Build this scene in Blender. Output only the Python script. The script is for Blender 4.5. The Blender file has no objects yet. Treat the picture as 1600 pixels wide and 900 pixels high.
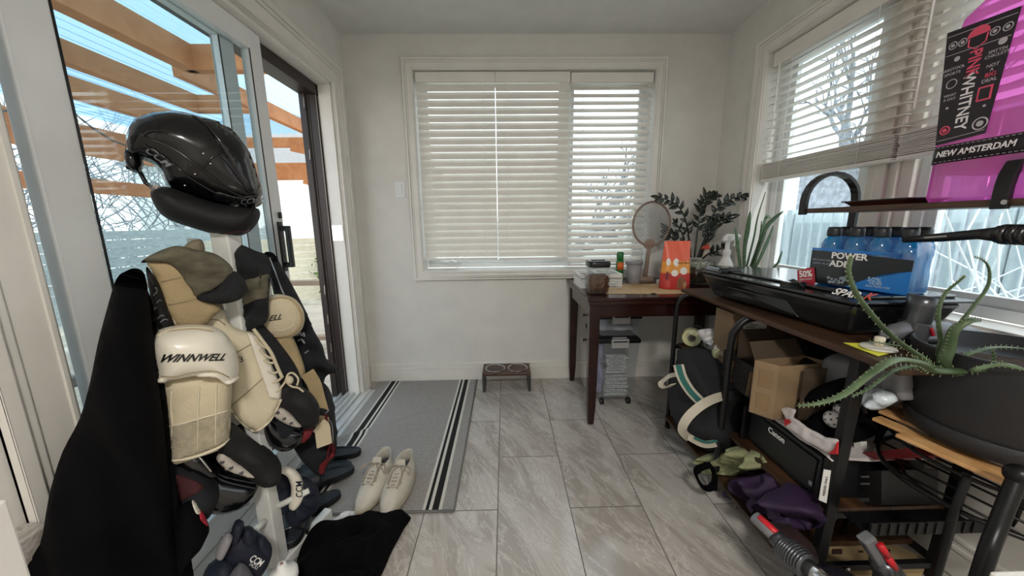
import bpy, bmesh, math, random
from mathutils import Vector as V, Matrix, noise, geometry
from math import sin, cos, pi, radians as rad

# ---------------------------------------------------------------- camera, world, light
S = bpy.context.scene
COL = S.collection
FPX = 545.0
RR = [(0.99971, -0.02132, -0.0109), (0.0146, 0.18208, 0.98318), (0.01897, 0.98305, -0.18234)]
EYE = V((0, 0, 1.2))
cd = bpy.data.cameras.new('camera'); cam = bpy.data.objects.new('camera', cd); COL.objects.link(cam)
cd.sensor_width = 36; cd.lens = 36 * FPX / 1600; cd.clip_start = 0.02; cd.clip_end = 200
r_, u_, f_ = [V(a) for a in RR]
cam.matrix_world = Matrix(((r_.x, u_.x, -f_.x, 0), (r_.y, u_.y, -f_.y, 0), (r_.z, u_.z, -f_.z, 1.2), (0, 0, 0, 1)))
S.camera = cam
S.view_settings.view_transform = 'Standard'; S.view_settings.look = 'None'; S.view_settings.gamma = 1
S.view_settings.use_curve_mapping = False
S.view_settings.exposure = 0.3
try:
    S.cycles.use_denoising = True
    S.cycles.max_bounces = 10; S.cycles.transparent_max_bounces = 24; S.cycles.diffuse_bounces = 5
    S.cycles.sample_clamp_indirect = 6
except Exception: pass
w = bpy.data.worlds.new('sky'); S.world = w; w.use_nodes = True
bg = w.node_tree.nodes['Background']
nt = w.node_tree
tc = nt.nodes.new('ShaderNodeTexCoord'); sp = nt.nodes.new('ShaderNodeSeparateXYZ'); cr = nt.nodes.new('ShaderNodeValToRGB')
nt.links.new(tc.outputs['Generated'], sp.inputs[0]); nt.links.new(sp.outputs['Z'], cr.inputs[0]); nt.links.new(cr.outputs[0], bg.inputs[0])
cr.color_ramp.elements[0].position = 0.0; cr.color_ramp.elements[0].color = (1, 0.975, .94, 1)
cr.color_ramp.elements[1].position = 0.8; cr.color_ramp.elements[1].color = (0.86, 0.93, 1, 1)
SKY = 2.6
bg.inputs[1].default_value = SKY
sd = bpy.data.lights.new('sun', 'SUN'); sd.energy = 1.6; sd.angle = 0.05; sd.color = (1, .95, .88)
sun = bpy.data.objects.new('sun', sd); COL.objects.link(sun); sun.rotation_euler = (rad(46), 0, rad(16))
for nm, loc, rot, sx, sy in (('window_portal', (-1.19, 1.57, 1.03), (0, rad(-90), 0), 2.05, 1.55), ('window_portal', (1.66, 1.22, 1.5), (0, rad(90), 0), 1.3, 1.95),
                             ('window_portal', (.22, 2.72, 1.54), (rad(-90), 0, 0), 1.64, 1.32)):
    ld = bpy.data.lights.new(nm, 'AREA'); ld.shape = 'RECTANGLE'; ld.size = sx; ld.size_y = sy; ld.energy = 1
    ld.cycles.is_portal = True
    o = bpy.data.objects.new(nm, ld); COL.objects.link(o); o.location = loc; o.rotation_euler = rot

def at(px, py, ax, v):
    d = r_ * (px - 800) + u_ * (450 - py) + f_ * FPX
    i = 'xyz'.index(ax); t = (v - EYE[i]) / d[i]
    return EYE + d * t

# ---------------------------------------------------------------- materials
def lin(h):
    h = h.lstrip('#'); c = [int(h[i:i + 2], 16) / 255 for i in (0, 2, 4)]
    return tuple((x / 12.92 if x <= .04045 else ((x + .055) / 1.055) ** 2.4) for x in c) + (1,)
MC = {}
def mat(name, color, rough=.5, metal=0, bump=0, bscale=60, vary=0, vscale=8, col2=None, trans=0, alpha=1, spec=None, emit=0, sheen=0, coat=0, stretch=None, ior=None):
    if name in MC: return MC[name]
    m = bpy.data.materials.new(name); m.use_nodes = True; MC[name] = m
    nt = m.node_tree; b = nt.nodes['Principled BSDF']
    c = lin(color) if isinstance(color, str) else color
    b.inputs['Base Color'].default_value = c
    b.inputs['Roughness'].default_value = rough; b.inputs['Metallic'].default_value = metal
    if trans: b.inputs['Transmission Weight'].default_value = trans
    if ior: b.inputs['IOR'].default_value = ior
    if alpha < 1: b.inputs['Alpha'].default_value = alpha
    if spec is not None: b.inputs['Specular IOR Level'].default_value = spec
    if sheen: b.inputs['Sheen Weight'].default_value = sheen
    if coat: b.inputs['Coat Weight'].default_value = coat; b.inputs['Coat Roughness'].default_value = .08
    if emit: b.inputs['Emission Color'].default_value = c; b.inputs['Emission Strength'].default_value = emit
    tcn = nt.nodes.new('ShaderNodeTexCoord'); mp = nt.nodes.new('ShaderNodeMapping')
    nt.links.new(tcn.outputs['Object'], mp.inputs[0])
    if stretch: mp.inputs['Scale'].default_value = stretch
    # every material gets a little procedural variation
    n = nt.nodes.new('ShaderNodeTexNoise'); n.inputs['Scale'].default_value = vscale; n.inputs['Detail'].default_value = 6
    nt.links.new(mp.outputs[0], n.inputs['Vector'])
    rp = nt.nodes.new('ShaderNodeValToRGB'); nt.links.new(n.outputs['Fac'], rp.inputs[0])
    k = vary or .03
    if col2: c2 = lin(col2); c1 = c
    else:
        c1 = tuple(min(1, x * (1 - k)) for x in c[:3]) + (1,); c2 = tuple(min(1, x * (1 + k)) for x in c[:3]) + (1,)
    rp.color_ramp.elements[0].color = c1; rp.color_ramp.elements[1].color = c2
    rp.color_ramp.elements[0].position = .35; rp.color_ramp.elements[1].position = .65
    nt.links.new(rp.outputs[0], b.inputs['Base Color'])
    if bump:
        n2 = nt.nodes.new('ShaderNodeTexNoise'); n2.inputs['Scale'].default_value = bscale; n2.inputs['Detail'].default_value = 4
        nt.links.new(mp.outputs[0], n2.inputs['Vector'])
        bp = nt.nodes.new('ShaderNodeBump'); bp.inputs['Strength'].default_value = bump; bp.inputs['Distance'].default_value = .01
        nt.links.new(n2.outputs['Fac'], bp.inputs['Height']); nt.links.new(bp.outputs[0], b.inputs['Normal'])
    return m
def wood(name, c1, c2, rough=.35, scale=(1, 12, 12), dist=3.0, wscale=2.0):
    if name in MC: return MC[name]
    m = mat(name, c1, rough); nt = m.node_tree; b = nt.nodes['Principled BSDF']
    tcn = nt.nodes.new('ShaderNodeTexCoord'); mp = nt.nodes.new('ShaderNodeMapping'); mp.inputs['Scale'].default_value = scale
    nt.links.new(tcn.outputs['Object'], mp.inputs[0])
    n = nt.nodes.new('ShaderNodeTexNoise'); n.inputs['Scale'].default_value = wscale; n.inputs['Detail'].default_value = 8; n.inputs['Distortion'].default_value = dist * .3
    nt.links.new(mp.outputs[0], n.inputs['Vector'])
    rp = nt.nodes.new('ShaderNodeValToRGB'); nt.links.new(n.outputs['Fac'], rp.inputs[0])
    rp.color_ramp.elements[0].color = lin(c1); rp.color_ramp.elements[1].color = lin(c2)
    rp.color_ramp.elements[0].position = .35; rp.color_ramp.elements[1].position = .68
    nt.links.new(rp.outputs[0], b.inputs['Base Color'])
    bp = nt.nodes.new('ShaderNodeBump'); bp.inputs['Strength'].default_value = .15; bp.inputs['Distance'].default_value = .004
    nt.links.new(n.outputs['Fac'], bp.inputs['Height']); nt.links.new(bp.outputs[0], b.inputs['Normal'])
    return m
def pane(name, tint=(1, 1, 1), refl=.12, rough=.0, k=1.0):
    """thin clear sheet: see-through with a Fresnel-like sheen"""
    if name in MC: return MC[name]
    m = bpy.data.materials.new(name); m.use_nodes = True; MC[name] = m
    nt = m.node_tree; nt.nodes.clear()
    out = nt.nodes.new('ShaderNodeOutputMaterial'); mx = nt.nodes.new('ShaderNodeMixShader')
    t = nt.nodes.new('ShaderNodeBsdfTransparent'); g = nt.nodes.new('ShaderNodeBsdfGlossy'); lw = nt.nodes.new('ShaderNodeLayerWeight')
    lw.inputs[0].default_value = .5
    pw = nt.nodes.new('ShaderNodeMath'); pw.operation = 'POWER'; pw.inputs[1].default_value = 5
    ml = nt.nodes.new('ShaderNodeMath'); ml.operation = 'MULTIPLY_ADD'; ml.inputs[1].default_value = k * .6; ml.inputs[2].default_value = refl
    t.inputs[0].default_value = tuple(tint) + (1,); g.inputs['Roughness'].default_value = rough
    nt.links.new(lw.outputs['Facing'], pw.inputs[0]); nt.links.new(pw.outputs[0], ml.inputs[0]); nt.links.new(ml.outputs[0], mx.inputs[0])
    nt.links.new(t.outputs[0], mx.inputs[1]); nt.links.new(g.outputs[0], mx.inputs[2]); nt.links.new(mx.outputs[0], out.inputs[0])
    return m
def film(name, tint, dens=.35, rough=.3, refl=.08):
    """translucent tinted plastic: transparent + diffuse/translucent of its own colour + gloss"""
    if name in MC: return MC[name]
    m = bpy.data.materials.new(name); m.use_nodes = True; MC[name] = m
    nt = m.node_tree; nt.nodes.clear()
    out = nt.nodes.new('ShaderNodeOutputMaterial'); a = nt.nodes.new('ShaderNodeMixShader'); b = nt.nodes.new('ShaderNodeMixShader'); c = nt.nodes.new('ShaderNodeMixShader')
    t = nt.nodes.new('ShaderNodeBsdfTransparent'); g = nt.nodes.new('ShaderNodeBsdfGlossy'); d = nt.nodes.new('ShaderNodeBsdfDiffuse'); tl = nt.nodes.new('ShaderNodeBsdfTranslucent')
    cc = lin(tint) if isinstance(tint, str) else tuple(tint) + (1,)
    t.inputs[0].default_value = tuple(x ** .5 for x in cc[:3]) + (1,); d.inputs[0].default_value = cc; tl.inputs[0].default_value = cc; g.inputs['Roughness'].default_value = rough
    a.inputs[0].default_value = .5; b.inputs[0].default_value = dens; c.inputs[0].default_value = refl
    nt.links.new(d.outputs[0], a.inputs[1]); nt.links.new(tl.outputs[0], a.inputs[2])
    nt.links.new(t.outputs[0], b.inputs[1]); nt.links.new(a.outputs[0], b.inputs[2])
    nt.links.new(b.outputs[0], c.inputs[1]); nt.links.new(g.outputs[0], c.inputs[2]); nt.links.new(c.outputs[0], out.inputs[0])
    return m

# ---------------------------------------------------------------- mesh helpers
def basis(d):
    d = d.normalized(); a = V((0, 0, 1)) if abs(d.z) < .95 else V((1, 0, 0))
    x = a.cross(d).normalized(); return x, d.cross(x).normalized()
def spline(pts, n=6, closed=False):
    pts = [V(p) for p in pts]; L = len(pts); out = []
    rng = L if closed else L - 1
    for i in range(rng):
        g = lambda k: pts[k % L] if closed else pts[max(0, min(L - 1, k))]
        p0, p1, p2, p3 = g(i - 1), g(i), g(i + 1), g(i + 2)
        for j in range(n):
            t = j / n
            out.append(.5 * ((2 * p1) + (p2 - p0) * t + (2 * p0 - 5 * p1 + 4 * p2 - p3) * t * t + (3 * p1 - p0 - 3 * p2 + p3) * t ** 3))
    if not closed: out.append(pts[-1])
    return out
class MB:
    def __init__(s, M=None): s.v = []; s.f = []; s.mi = []; s.M = M; s.cur = 0
    def add(s, vs, fs):
        o = len(s.v)
        for p in vs:
            p = V(p); s.v.append(s.M @ p if s.M else p)
        for f in fs: s.f.append([i + o for i in f]); s.mi.append(s.cur)
        return s
    def box(s, a, b):
        x0, x1 = sorted((a[0], b[0])); y0, y1 = sorted((a[1], b[1])); z0, z1 = sorted((a[2], b[2]))
        return s.add([(x0, y0, z0), (x1, y0, z0), (x1, y1, z0), (x0, y1, z0), (x0, y0, z1), (x1, y0, z1), (x1, y1, z1), (x0, y1, z1)],
                     [(0, 3, 2, 1), (4, 5, 6, 7), (0, 1, 5, 4), (1, 2, 6, 5), (2, 3, 7, 6), (3, 0, 4, 7)])
    def hexa(s, lo, hi):  # two quads (same order) joined
        return s.add(list(lo) + list(hi), [(3, 2, 1, 0), (4, 5, 6, 7), (0, 1, 5, 4), (1, 2, 6, 5), (2, 3, 7, 6), (3, 0, 4, 7)])
    def bar(s, p0, p1, wx, wy, up=(0, 0, 1)):
        p0 = V(p0); p1 = V(p1); d = (p1 - p0).normalized(); up = V(up)
        if abs(d.dot(up)) > .97: up = V((1, 0, 0))
        x = d.cross(up).normalized(); y = x.cross(d).normalized()
        q = lambda p: [p - x * wx / 2 - y * wy / 2, p + x * wx / 2 - y * wy / 2, p + x * wx / 2 + y * wy / 2, p - x * wx / 2 + y * wy / 2]
        return s.hexa(q(p0), q(p1))
    def tube(s, pts, r, n=8, closed=False, cap=True, flat=1.0, upv=None):
        pts = [V(p) for p in pts]; L = len(pts); vs = []; fs = []
        rs = r if isinstance(r, (list, tuple)) else [r] * L
        if len(rs) != L: rs = [rs[min(len(rs) - 1, int(i * (len(rs) - 1) / max(1, L - 1) + .5))] for i in range(L)]
        px = None
        for i, p in enumerate(pts):
            a = pts[(i - 1) % L] if (closed or i > 0) else p; b = pts[(i + 1) % L] if (closed or i < L - 1) else p
            d = (b - a); d = d.normalized() if d.length > 1e-9 else V((0, 0, 1))
            if upv is not None:
                x = V(upv).cross(d); x = x.normalized() if x.length > 1e-6 else basis(d)[0]; y = d.cross(x).normalized()
            elif px is None: x, y = basis(d)
            else:
                x = px - d * px.dot(d); x = x.normalized() if x.length > 1e-6 else basis(d)[0]; y = d.cross(x).normalized()
            px = x
            for k in range(n):
                t = 2 * pi * k / n; vs.append(p + x * cos(t) * rs[i] + y * sin(t) * rs[i] * flat)
        m = L if closed else L - 1
        for i in range(m):
            for k in range(n):
                a = i * n + k; b = i * n + (k + 1) % n; c = ((i + 1) % L) * n + (k + 1) % n; d_ = ((i + 1) % L) * n + k
                fs.append((a, b, c, d_))
        if cap and not closed: fs.append(tuple(range(n - 1, -1, -1))); fs.append(tuple(range((L - 1) * n, L * n)))
        return s.add(vs, fs)
    def cyl(s, p0, p1, r0, r1=None, n=20): return s.tube([p0, p1], [r0, r0 if r1 is None else r1], n)
    def lathe(s, prof, o=(0, 0, 0), n=28, sx=1, sy=1, sq=0):
        """prof: (radius, z) list; closes on the axis where radius is 0. sq>0 squares the section"""
        o = V(o); vs = []; fs = []
        for (r, z) in prof:
            for k in range(n):
                t = 2 * pi * k / n; c, q = cos(t), sin(t)
                if sq:
                    e = 1 - sq; c = math.copysign(abs(c) ** e, c); q = math.copysign(abs(q) ** e, q)
                vs.append(o + V((r * c * sx, r * q * sy, z)))
        for i in range(len(prof) - 1):
            for k in range(n): fs.append((i * n + k, i * n + (k + 1) % n, (i + 1) * n + (k + 1) % n, (i + 1) * n + k))
        if prof[0][0] > 1e-6: fs.append(tuple(range(n - 1, -1, -1)))
        if prof[-1][0] > 1e-6: fs.append(tuple(range((len(prof) - 1) * n, len(prof) * n)))
        return s.add(vs, fs)
    def ell(s, c, rx, ry, rz, n=20, m=12):
        return s.add(*ellip(V(c), rx, ry, rz, n, m))
    def prism(s, pts, vec):
        n = len(pts); vec = V(vec); pts = [V(p) for p in pts]
        return s.add(pts + [p + vec for p in pts], [tuple(range(n - 1, -1, -1)), tuple(range(n, 2 * n))] + [(i, (i + 1) % n, n + (i + 1) % n, n + i) for i in range(n)])
    def grid(s, fn, nu, nv, closeu=False):
        vs = [fn(i / nu, j / nv) for j in range(nv + 1) for i in range(nu + (0 if closeu else 1))]
        W = nu if closeu else nu + 1; fs = []
        for j in range(nv):
            for i in range(nu): fs.append((j * W + i, j * W + (i + 1) % W, (j + 1) * W + (i + 1) % W, (j + 1) * W + i))
        return s.add(vs, fs)
    def build(s, name, m, parent=None, smooth=False, bevel=0, sub=0, thick=0, seg=2, kind=None, label=None, wrinkle=0, wscale=8, angle=40):
        me = bpy.data.meshes.new(name); me.from_pydata([tuple(p) for p in s.v], [], s.f)
        ms = m if isinstance(m, (list, tuple)) else [m]
        for q in ms: me.materials.append(q)
        if len(ms) > 1: me.polygons.foreach_set('material_index', s.mi)
        bm = bmesh.new(); bm.from_mesh(me)
        bmesh.ops.remove_doubles(bm, verts=bm.verts, dist=1e-5)
        bmesh.ops.recalc_face_normals(bm, faces=bm.faces); bm.to_mesh(me); bm.free()
        if smooth: me.shade_smooth()
        if wrinkle:
            for v in me.vertices:
                d = noise.noise_vector(v.co * wscale) * wrinkle; v.co += d
        me.update()
        o = bpy.data.objects.new(name, me); COL.objects.link(o)
        if parent is not None: adopt(o, parent)
        if thick: md = o.modifiers.new('thick', 'SOLIDIFY'); md.thickness = thick; md.offset = 0
        if bevel: md = o.modifiers.new('bevel', 'BEVEL'); md.width = bevel; md.segments = seg; md.limit_method = 'ANGLE'; md.angle_limit = rad(angle)
        if sub: md = o.modifiers.new('sub', 'SUBSURF'); md.levels = sub; md.render_levels = sub
        if kind: o['kind'] = kind
        if label: o['label'] = label
        return o
def ellip(c, rx, ry, rz, n, m):
    vs = [c + V((0, 0, -rz))]; fs = []
    for j in range(1, m):
        a = -pi / 2 + pi * j / m
        for k in range(n): vs.append(c + V((rx * cos(a) * cos(2 * pi * k / n), ry * cos(a) * sin(2 * pi * k / n), rz * sin(a))))
    vs.append(c + V((0, 0, rz))); t = len(vs) - 1
    for k in range(n): fs.append((0, 1 + (k + 1) % n, 1 + k)); fs.append((t, 1 + (m - 2) * n + k, 1 + (m - 2) * n + (k + 1) % n))
    for j in range(m - 2):
        for k in range(n): fs.append((1 + j * n + k, 1 + j * n + (k + 1) % n, 1 + (j + 1) * n + (k + 1) % n, 1 + (j + 1) * n + k))
    return vs, fs
def adopt(o, p):
    o.parent = p
    # no scene update needed: the chain above is pure translation/rotation set through matrix_basis
    o.matrix_parent_inverse = WM(p).inverted()
def WM(p):
    if p.parent is None: return p.matrix_basis.copy()
    return WM(p.parent) @ p.matrix_parent_inverse @ p.matrix_basis
def thing(name, label, cat, loc=(0, 0, 0), group=None, kind=None):
    o = bpy.data.objects.new(name, None); COL.objects.link(o); o.location = loc; o.empty_display_size = .05
    return tag(o, label, cat, group, kind)
def tag(o, label, cat, group=None, kind=None):
    o['label'] = label
    if cat: o['category'] = cat
    if group: o['group'] = group
    if kind: o['kind'] = kind
    return o
def kids(o): return [c for c in COL.objects if c.parent == o]
def dup(o, delta=(0, 0, 0), label=None, rotz=0, parent=None, ch=None):
    """copy of a thing and copies of its parts"""
    c = o.copy(); COL.objects.link(c)
    if parent is not None: c.parent = parent; c.matrix_parent_inverse = o.matrix_parent_inverse.copy()
    else: c.location = o.location + V(delta); c.rotation_euler.z += rotz
    for k in kids(o): dup(k, parent=c)
    if label: c['label'] = label
    return c
def struct(o): o['kind'] = 'structure'; return o
def puff(mb, pts, thick, nrm, s=.012, rim=None, power=.5, flat=0, bend=None, wr=0, ws=12, back=1.0, seed=0, n=5, closed_spline=True, ridge=None):
    """a padded body: closed 3-D outline (roughly planar) swollen to both sides along nrm. rim = distance over which it rounds"""
    nrm = V(nrm).normalized(); pts = [V(p) for p in pts]
    if closed_spline: pts = spline(pts, n, True)
    c = sum(pts, V()) / len(pts); x, y = basis(nrm)
    uv = [((p - c).dot(x), (p - c).dot(y)) for p in pts]; hs = [(p - c).dot(nrm) for p in pts]
    # resample outline
    res = []; L = len(uv)
    for i in range(L):
        a, b = uv[i], uv[(i + 1) % L]; ln = math.hypot(b[0] - a[0], b[1] - a[1]); k = max(1, int(ln / s + .5))
        for j in range(k): t = j / k; res.append((a[0] + (b[0] - a[0]) * t, a[1] + (b[1] - a[1]) * t, hs[i] + (hs[(i + 1) % L] - hs[i]) * t))
    N = len(res)
    minx = min(p[0] for p in res); maxx = max(p[0] for p in res); miny = min(p[1] for p in res); maxy = max(p[1] for p in res)
    def inside(px, py):
        ins = False; j = N - 1
        for i in range(N):
            xi, yi = res[i][0], res[i][1]; xj, yj = res[j][0], res[j][1]
            if (yi > py) != (yj > py) and px < (xj - xi) * (py - yi) / (yj - yi) + xi: ins = not ins
            j = i
        return ins
    def dist(px, py):
        best = 1e9; hh = 0; ws_ = 0
        for q in res:
            d = (q[0] - px) ** 2 + (q[1] - py) ** 2
            w_ = 1 / (d * d + 1e-9); hh += q[2] * w_; ws_ += w_
            if d < best: best = d
        return math.sqrt(best), hh / ws_
    ip = []; dd = []; hb = []
    ny = int((maxy - miny) / s) + 1; nx = int((maxx - minx) / s) + 1
    for j in range(ny + 1):
        for i in range(nx + 1):
            px = minx + (i + (.5 if j % 2 else 0)) * s; py = miny + j * s * .9
            if inside(px, py):
                d, h = dist(px, py)
                if d > s * .45: ip.append((px, py)); dd.append(d); hb.append(h)
    mxd = max(dd) if dd else s; rim_ = rim or mxd
    co = [V((p[0], p[1])) for p in res] + [V(p) for p in ip]
    r = geometry.delaunay_2d_cdt(co, [], [list(range(N))], 1, 1e-7)
    vo, fo, orig = r[0], r[2], r[3]
    hgt = []; base = []
    for k, p in enumerate(vo):
        o = orig[k][0] if orig[k] else None
        if o is None or o < N:
            hgt.append(0); base.append(res[o][2] if o is not None else 0)
        else:
            t = min(1, dd[o - N] / rim_); hgt.append((1 - (1 - t) ** 2) ** power); base.append(hb[o - N])
    def pos(k, sgn):
        p = vo[k]; h = hgt[k] * thick * .5 * (sgn if sgn > 0 else -back)
        q = c + x * p[0] + y * p[1] + nrm * base[k]
        if ridge and sgn > 0: h += ridge(p[0], p[1]) * hgt[k]
        if wr: h += wr * hgt[k] * noise.noise(V((p[0] * ws + seed * 7.1, p[1] * ws, seed + (0 if sgn > 0 else 3)))) 
        return q + nrm * h
    top = [pos(k, 1) for k in range(len(vo))]; bot = [pos(k, -1) for k in range(len(vo))]
    vs = list(top); mp = {}
    for k in range(len(vo)):
        if hgt[k] <= 0: mp[k] = k
        else: mp[k] = len(vs); vs.append(bot[k])
    fs = [tuple(f) for f in fo] + [tuple(mp[i] for i in reversed(f)) for f in fo]
    if bend: vs = [bend(v) for v in vs]
    mb.add(vs, fs); return mb
def tr(px, ax, v):
    """photo outline -> points on a plane of the room"""
    return [at(p[0], p[1], ax, v) for p in px]
def text(body, size, name, m, parent, origin, xdir, ydir, depth=.0008, bold=.0, shear=0, align='CENTER', spacing=1.0, xscale=1):
    cu = bpy.data.curves.new(name, 'FONT'); cu.body = body; cu.size = size; cu.extrude = depth / 2; cu.offset = bold; cu.shear = shear
    cu.align_x = align; cu.align_y = 'CENTER'; cu.space_character = spacing; cu.resolution_u = 3
    t = bpy.data.objects.new('tmp', cu); COL.objects.link(t)
    dg = bpy.context.evaluated_depsgraph_get(); dg.update()
    me = bpy.data.meshes.new_from_object(t.evaluated_get(dg)); bpy.data.objects.remove(t)
    x = V(xdir).normalized(); y = V(ydir); y = (y - x * y.dot(x)).normalized(); z = x.cross(y)
    o_ = V(origin)
    for v in me.vertices: v.co = o_ + x * v.co.x * xscale + y * v.co.y + z * v.co.z
    me.materials.clear(); me.materials.append(m)
    o = bpy.data.objects.new(name, me); COL.objects.link(o)
    if parent is not None: adopt(o, parent)
    return o

from mathutils.bvhtree import BVHTree
def bvh(*obs):
    vs = []; fs = []
    for o in obs:
        k = len(vs); vs += [v.co.copy() for v in o.data.vertices]; fs += [[i + k for i in p.vertices] for p in o.data.polygons]
    return BVHTree.FromPolygons(vs, fs)
def snap(B, p, lift=.0015):
    """move a point along the line of sight from the room side until it lies on the surface"""
    d = (V(p) - EYE).normalized(); h = B.ray_cast(EYE, d)
    if h[0] is None:
        h = B.find_nearest(V(p)); return (h[0] - d * lift) if h[0] is not None else V(p)
    return h[0] - d * lift
def px3(B, px, py, lift=.0015): return snap(B, at(px, py, 'y', 1.0), lift)
def patch(B, pxs, m, name, par, s=4.0, lift=.002, thick=.0015, n=4, closed_spline=True, label=None):
    pp = [V((a, b, 0)) for a, b in pxs]
    if closed_spline: pp = spline(pp, n, True)
    res = []
    for i in range(len(pp)):
        a, b = pp[i], pp[(i + 1) % len(pp)]; k = max(1, int((b - a).length / s + .5)); res += [a.lerp(b, j / k) for j in range(k)]
    N = len(res)
    def ins(x, y):
        r = False; j = N - 1
        for i in range(N):
            if (res[i].y > y) != (res[j].y > y) and x < (res[j].x - res[i].x) * (y - res[i].y) / (res[j].y - res[i].y) + res[i].x: r = not r
            j = i
        return r
    co = [V((p.x, p.y)) for p in res]; x0 = min(p.x for p in res); x1 = max(p.x for p in res); y0 = min(p.y for p in res); y1 = max(p.y for p in res)
    y = y0
    while y < y1:
        x = x0
        while x < x1:
            if ins(x, y) and min((p.x - x) ** 2 + (p.y - y) ** 2 for p in res) > (s * .4) ** 2: co.append(V((x, y)))
            x += s
        y += s
    r = geometry.delaunay_2d_cdt(co, [], [list(range(N))], 1, 1e-7)
    return MB().add([px3(B, p.x, p.y, lift) for p in r[0]], [tuple(f) for f in r[2]]).build(name, m, par, True, thick=thick, label=label)
def seam(B, pxs, r, m, name, par, lift=.001, closed=False, n=6):
    pts = [px3(B, p.x, p.y, lift) for p in spline([V((a, b, 0)) for a, b in pxs], n, closed)]
    return MB().tube(pts, r, 6, closed=closed).build(name, m, par, True)
def stext(B, body, pa, pb, size, m, par, lift=.002, bold=.001, shear=0, xs=1, updir=None):
    """lettering laid on a curved surface between two spots of it"""
    a = px3(B, *pa); b = px3(B, *pb); x = (b - a).normalized(); c = (a + b) / 2; nrm = (EYE - c).normalized()
    y = nrm.cross(x).normalized() if updir is None else updir
    o = text(body, size, 'lettering', m, par, c, x, y, 0.0, bold, shear, xscale=xs)
    bm = bmesh.new(); bm.from_mesh(o.data); bmesh.ops.subdivide_edges(bm, edges=[e for e in bm.edges if e.calc_length() > size * .25], cuts=2); bm.to_mesh(o.data); bm.free()
    for v in o.data.vertices: v.co = snap(B, v.co, lift)
    return o
VN = V((.62, -.78, 0))
def tp(pxs, c, nrm=None):
    """photo outline -> points on the upright plane through c that faces the room"""
    nrm = (VN if nrm is None else V(nrm)); c = V(c); out = []
    for a, b in pxs:
        d = r_ * (a - 800) + u_ * (450 - b) + f_ * FPX; out.append(EYE + d * ((c - EYE).dot(nrm) / d.dot(nrm)))
    return out
# ---------------------------------------------------------------- shared materials
WALL = mat('wall_paint', '#dddbd6', .75, bump=.05, bscale=220)
CEIL = mat('ceiling_paint', '#dcdedd', .85)
TRIM = mat('trim_paint', '#e6e3dd', .38)
PVC = mat('white_vinyl', '#e4e6e6', .35)
SLAT = mat('blind_slat', '#e9e5de', .45)
BLK = mat('black_metal', '#1b1b1d', .38, .3)
BLKP = mat('black_plastic', '#141416', .3)
CLOTHB = mat('black_cloth', '#060608', .95, bump=.25, bscale=300, vary=.25, vscale=5, spec=.12)
NAVY = mat('navy_cloth', '#121929', .85, bump=.25, bscale=250)
CHROME = mat('chrome', '#c9c9c9', .18, 1)
BROWNF = mat('brown_door_frame', '#2c2220', .45)
GLASS = pane('window_glass', (.89, .94, .955), .04, 0, .9)
X0, X1, YB, YF, ZC = -1.05, 1.525, 2.57, -2.2, 2.43

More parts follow.
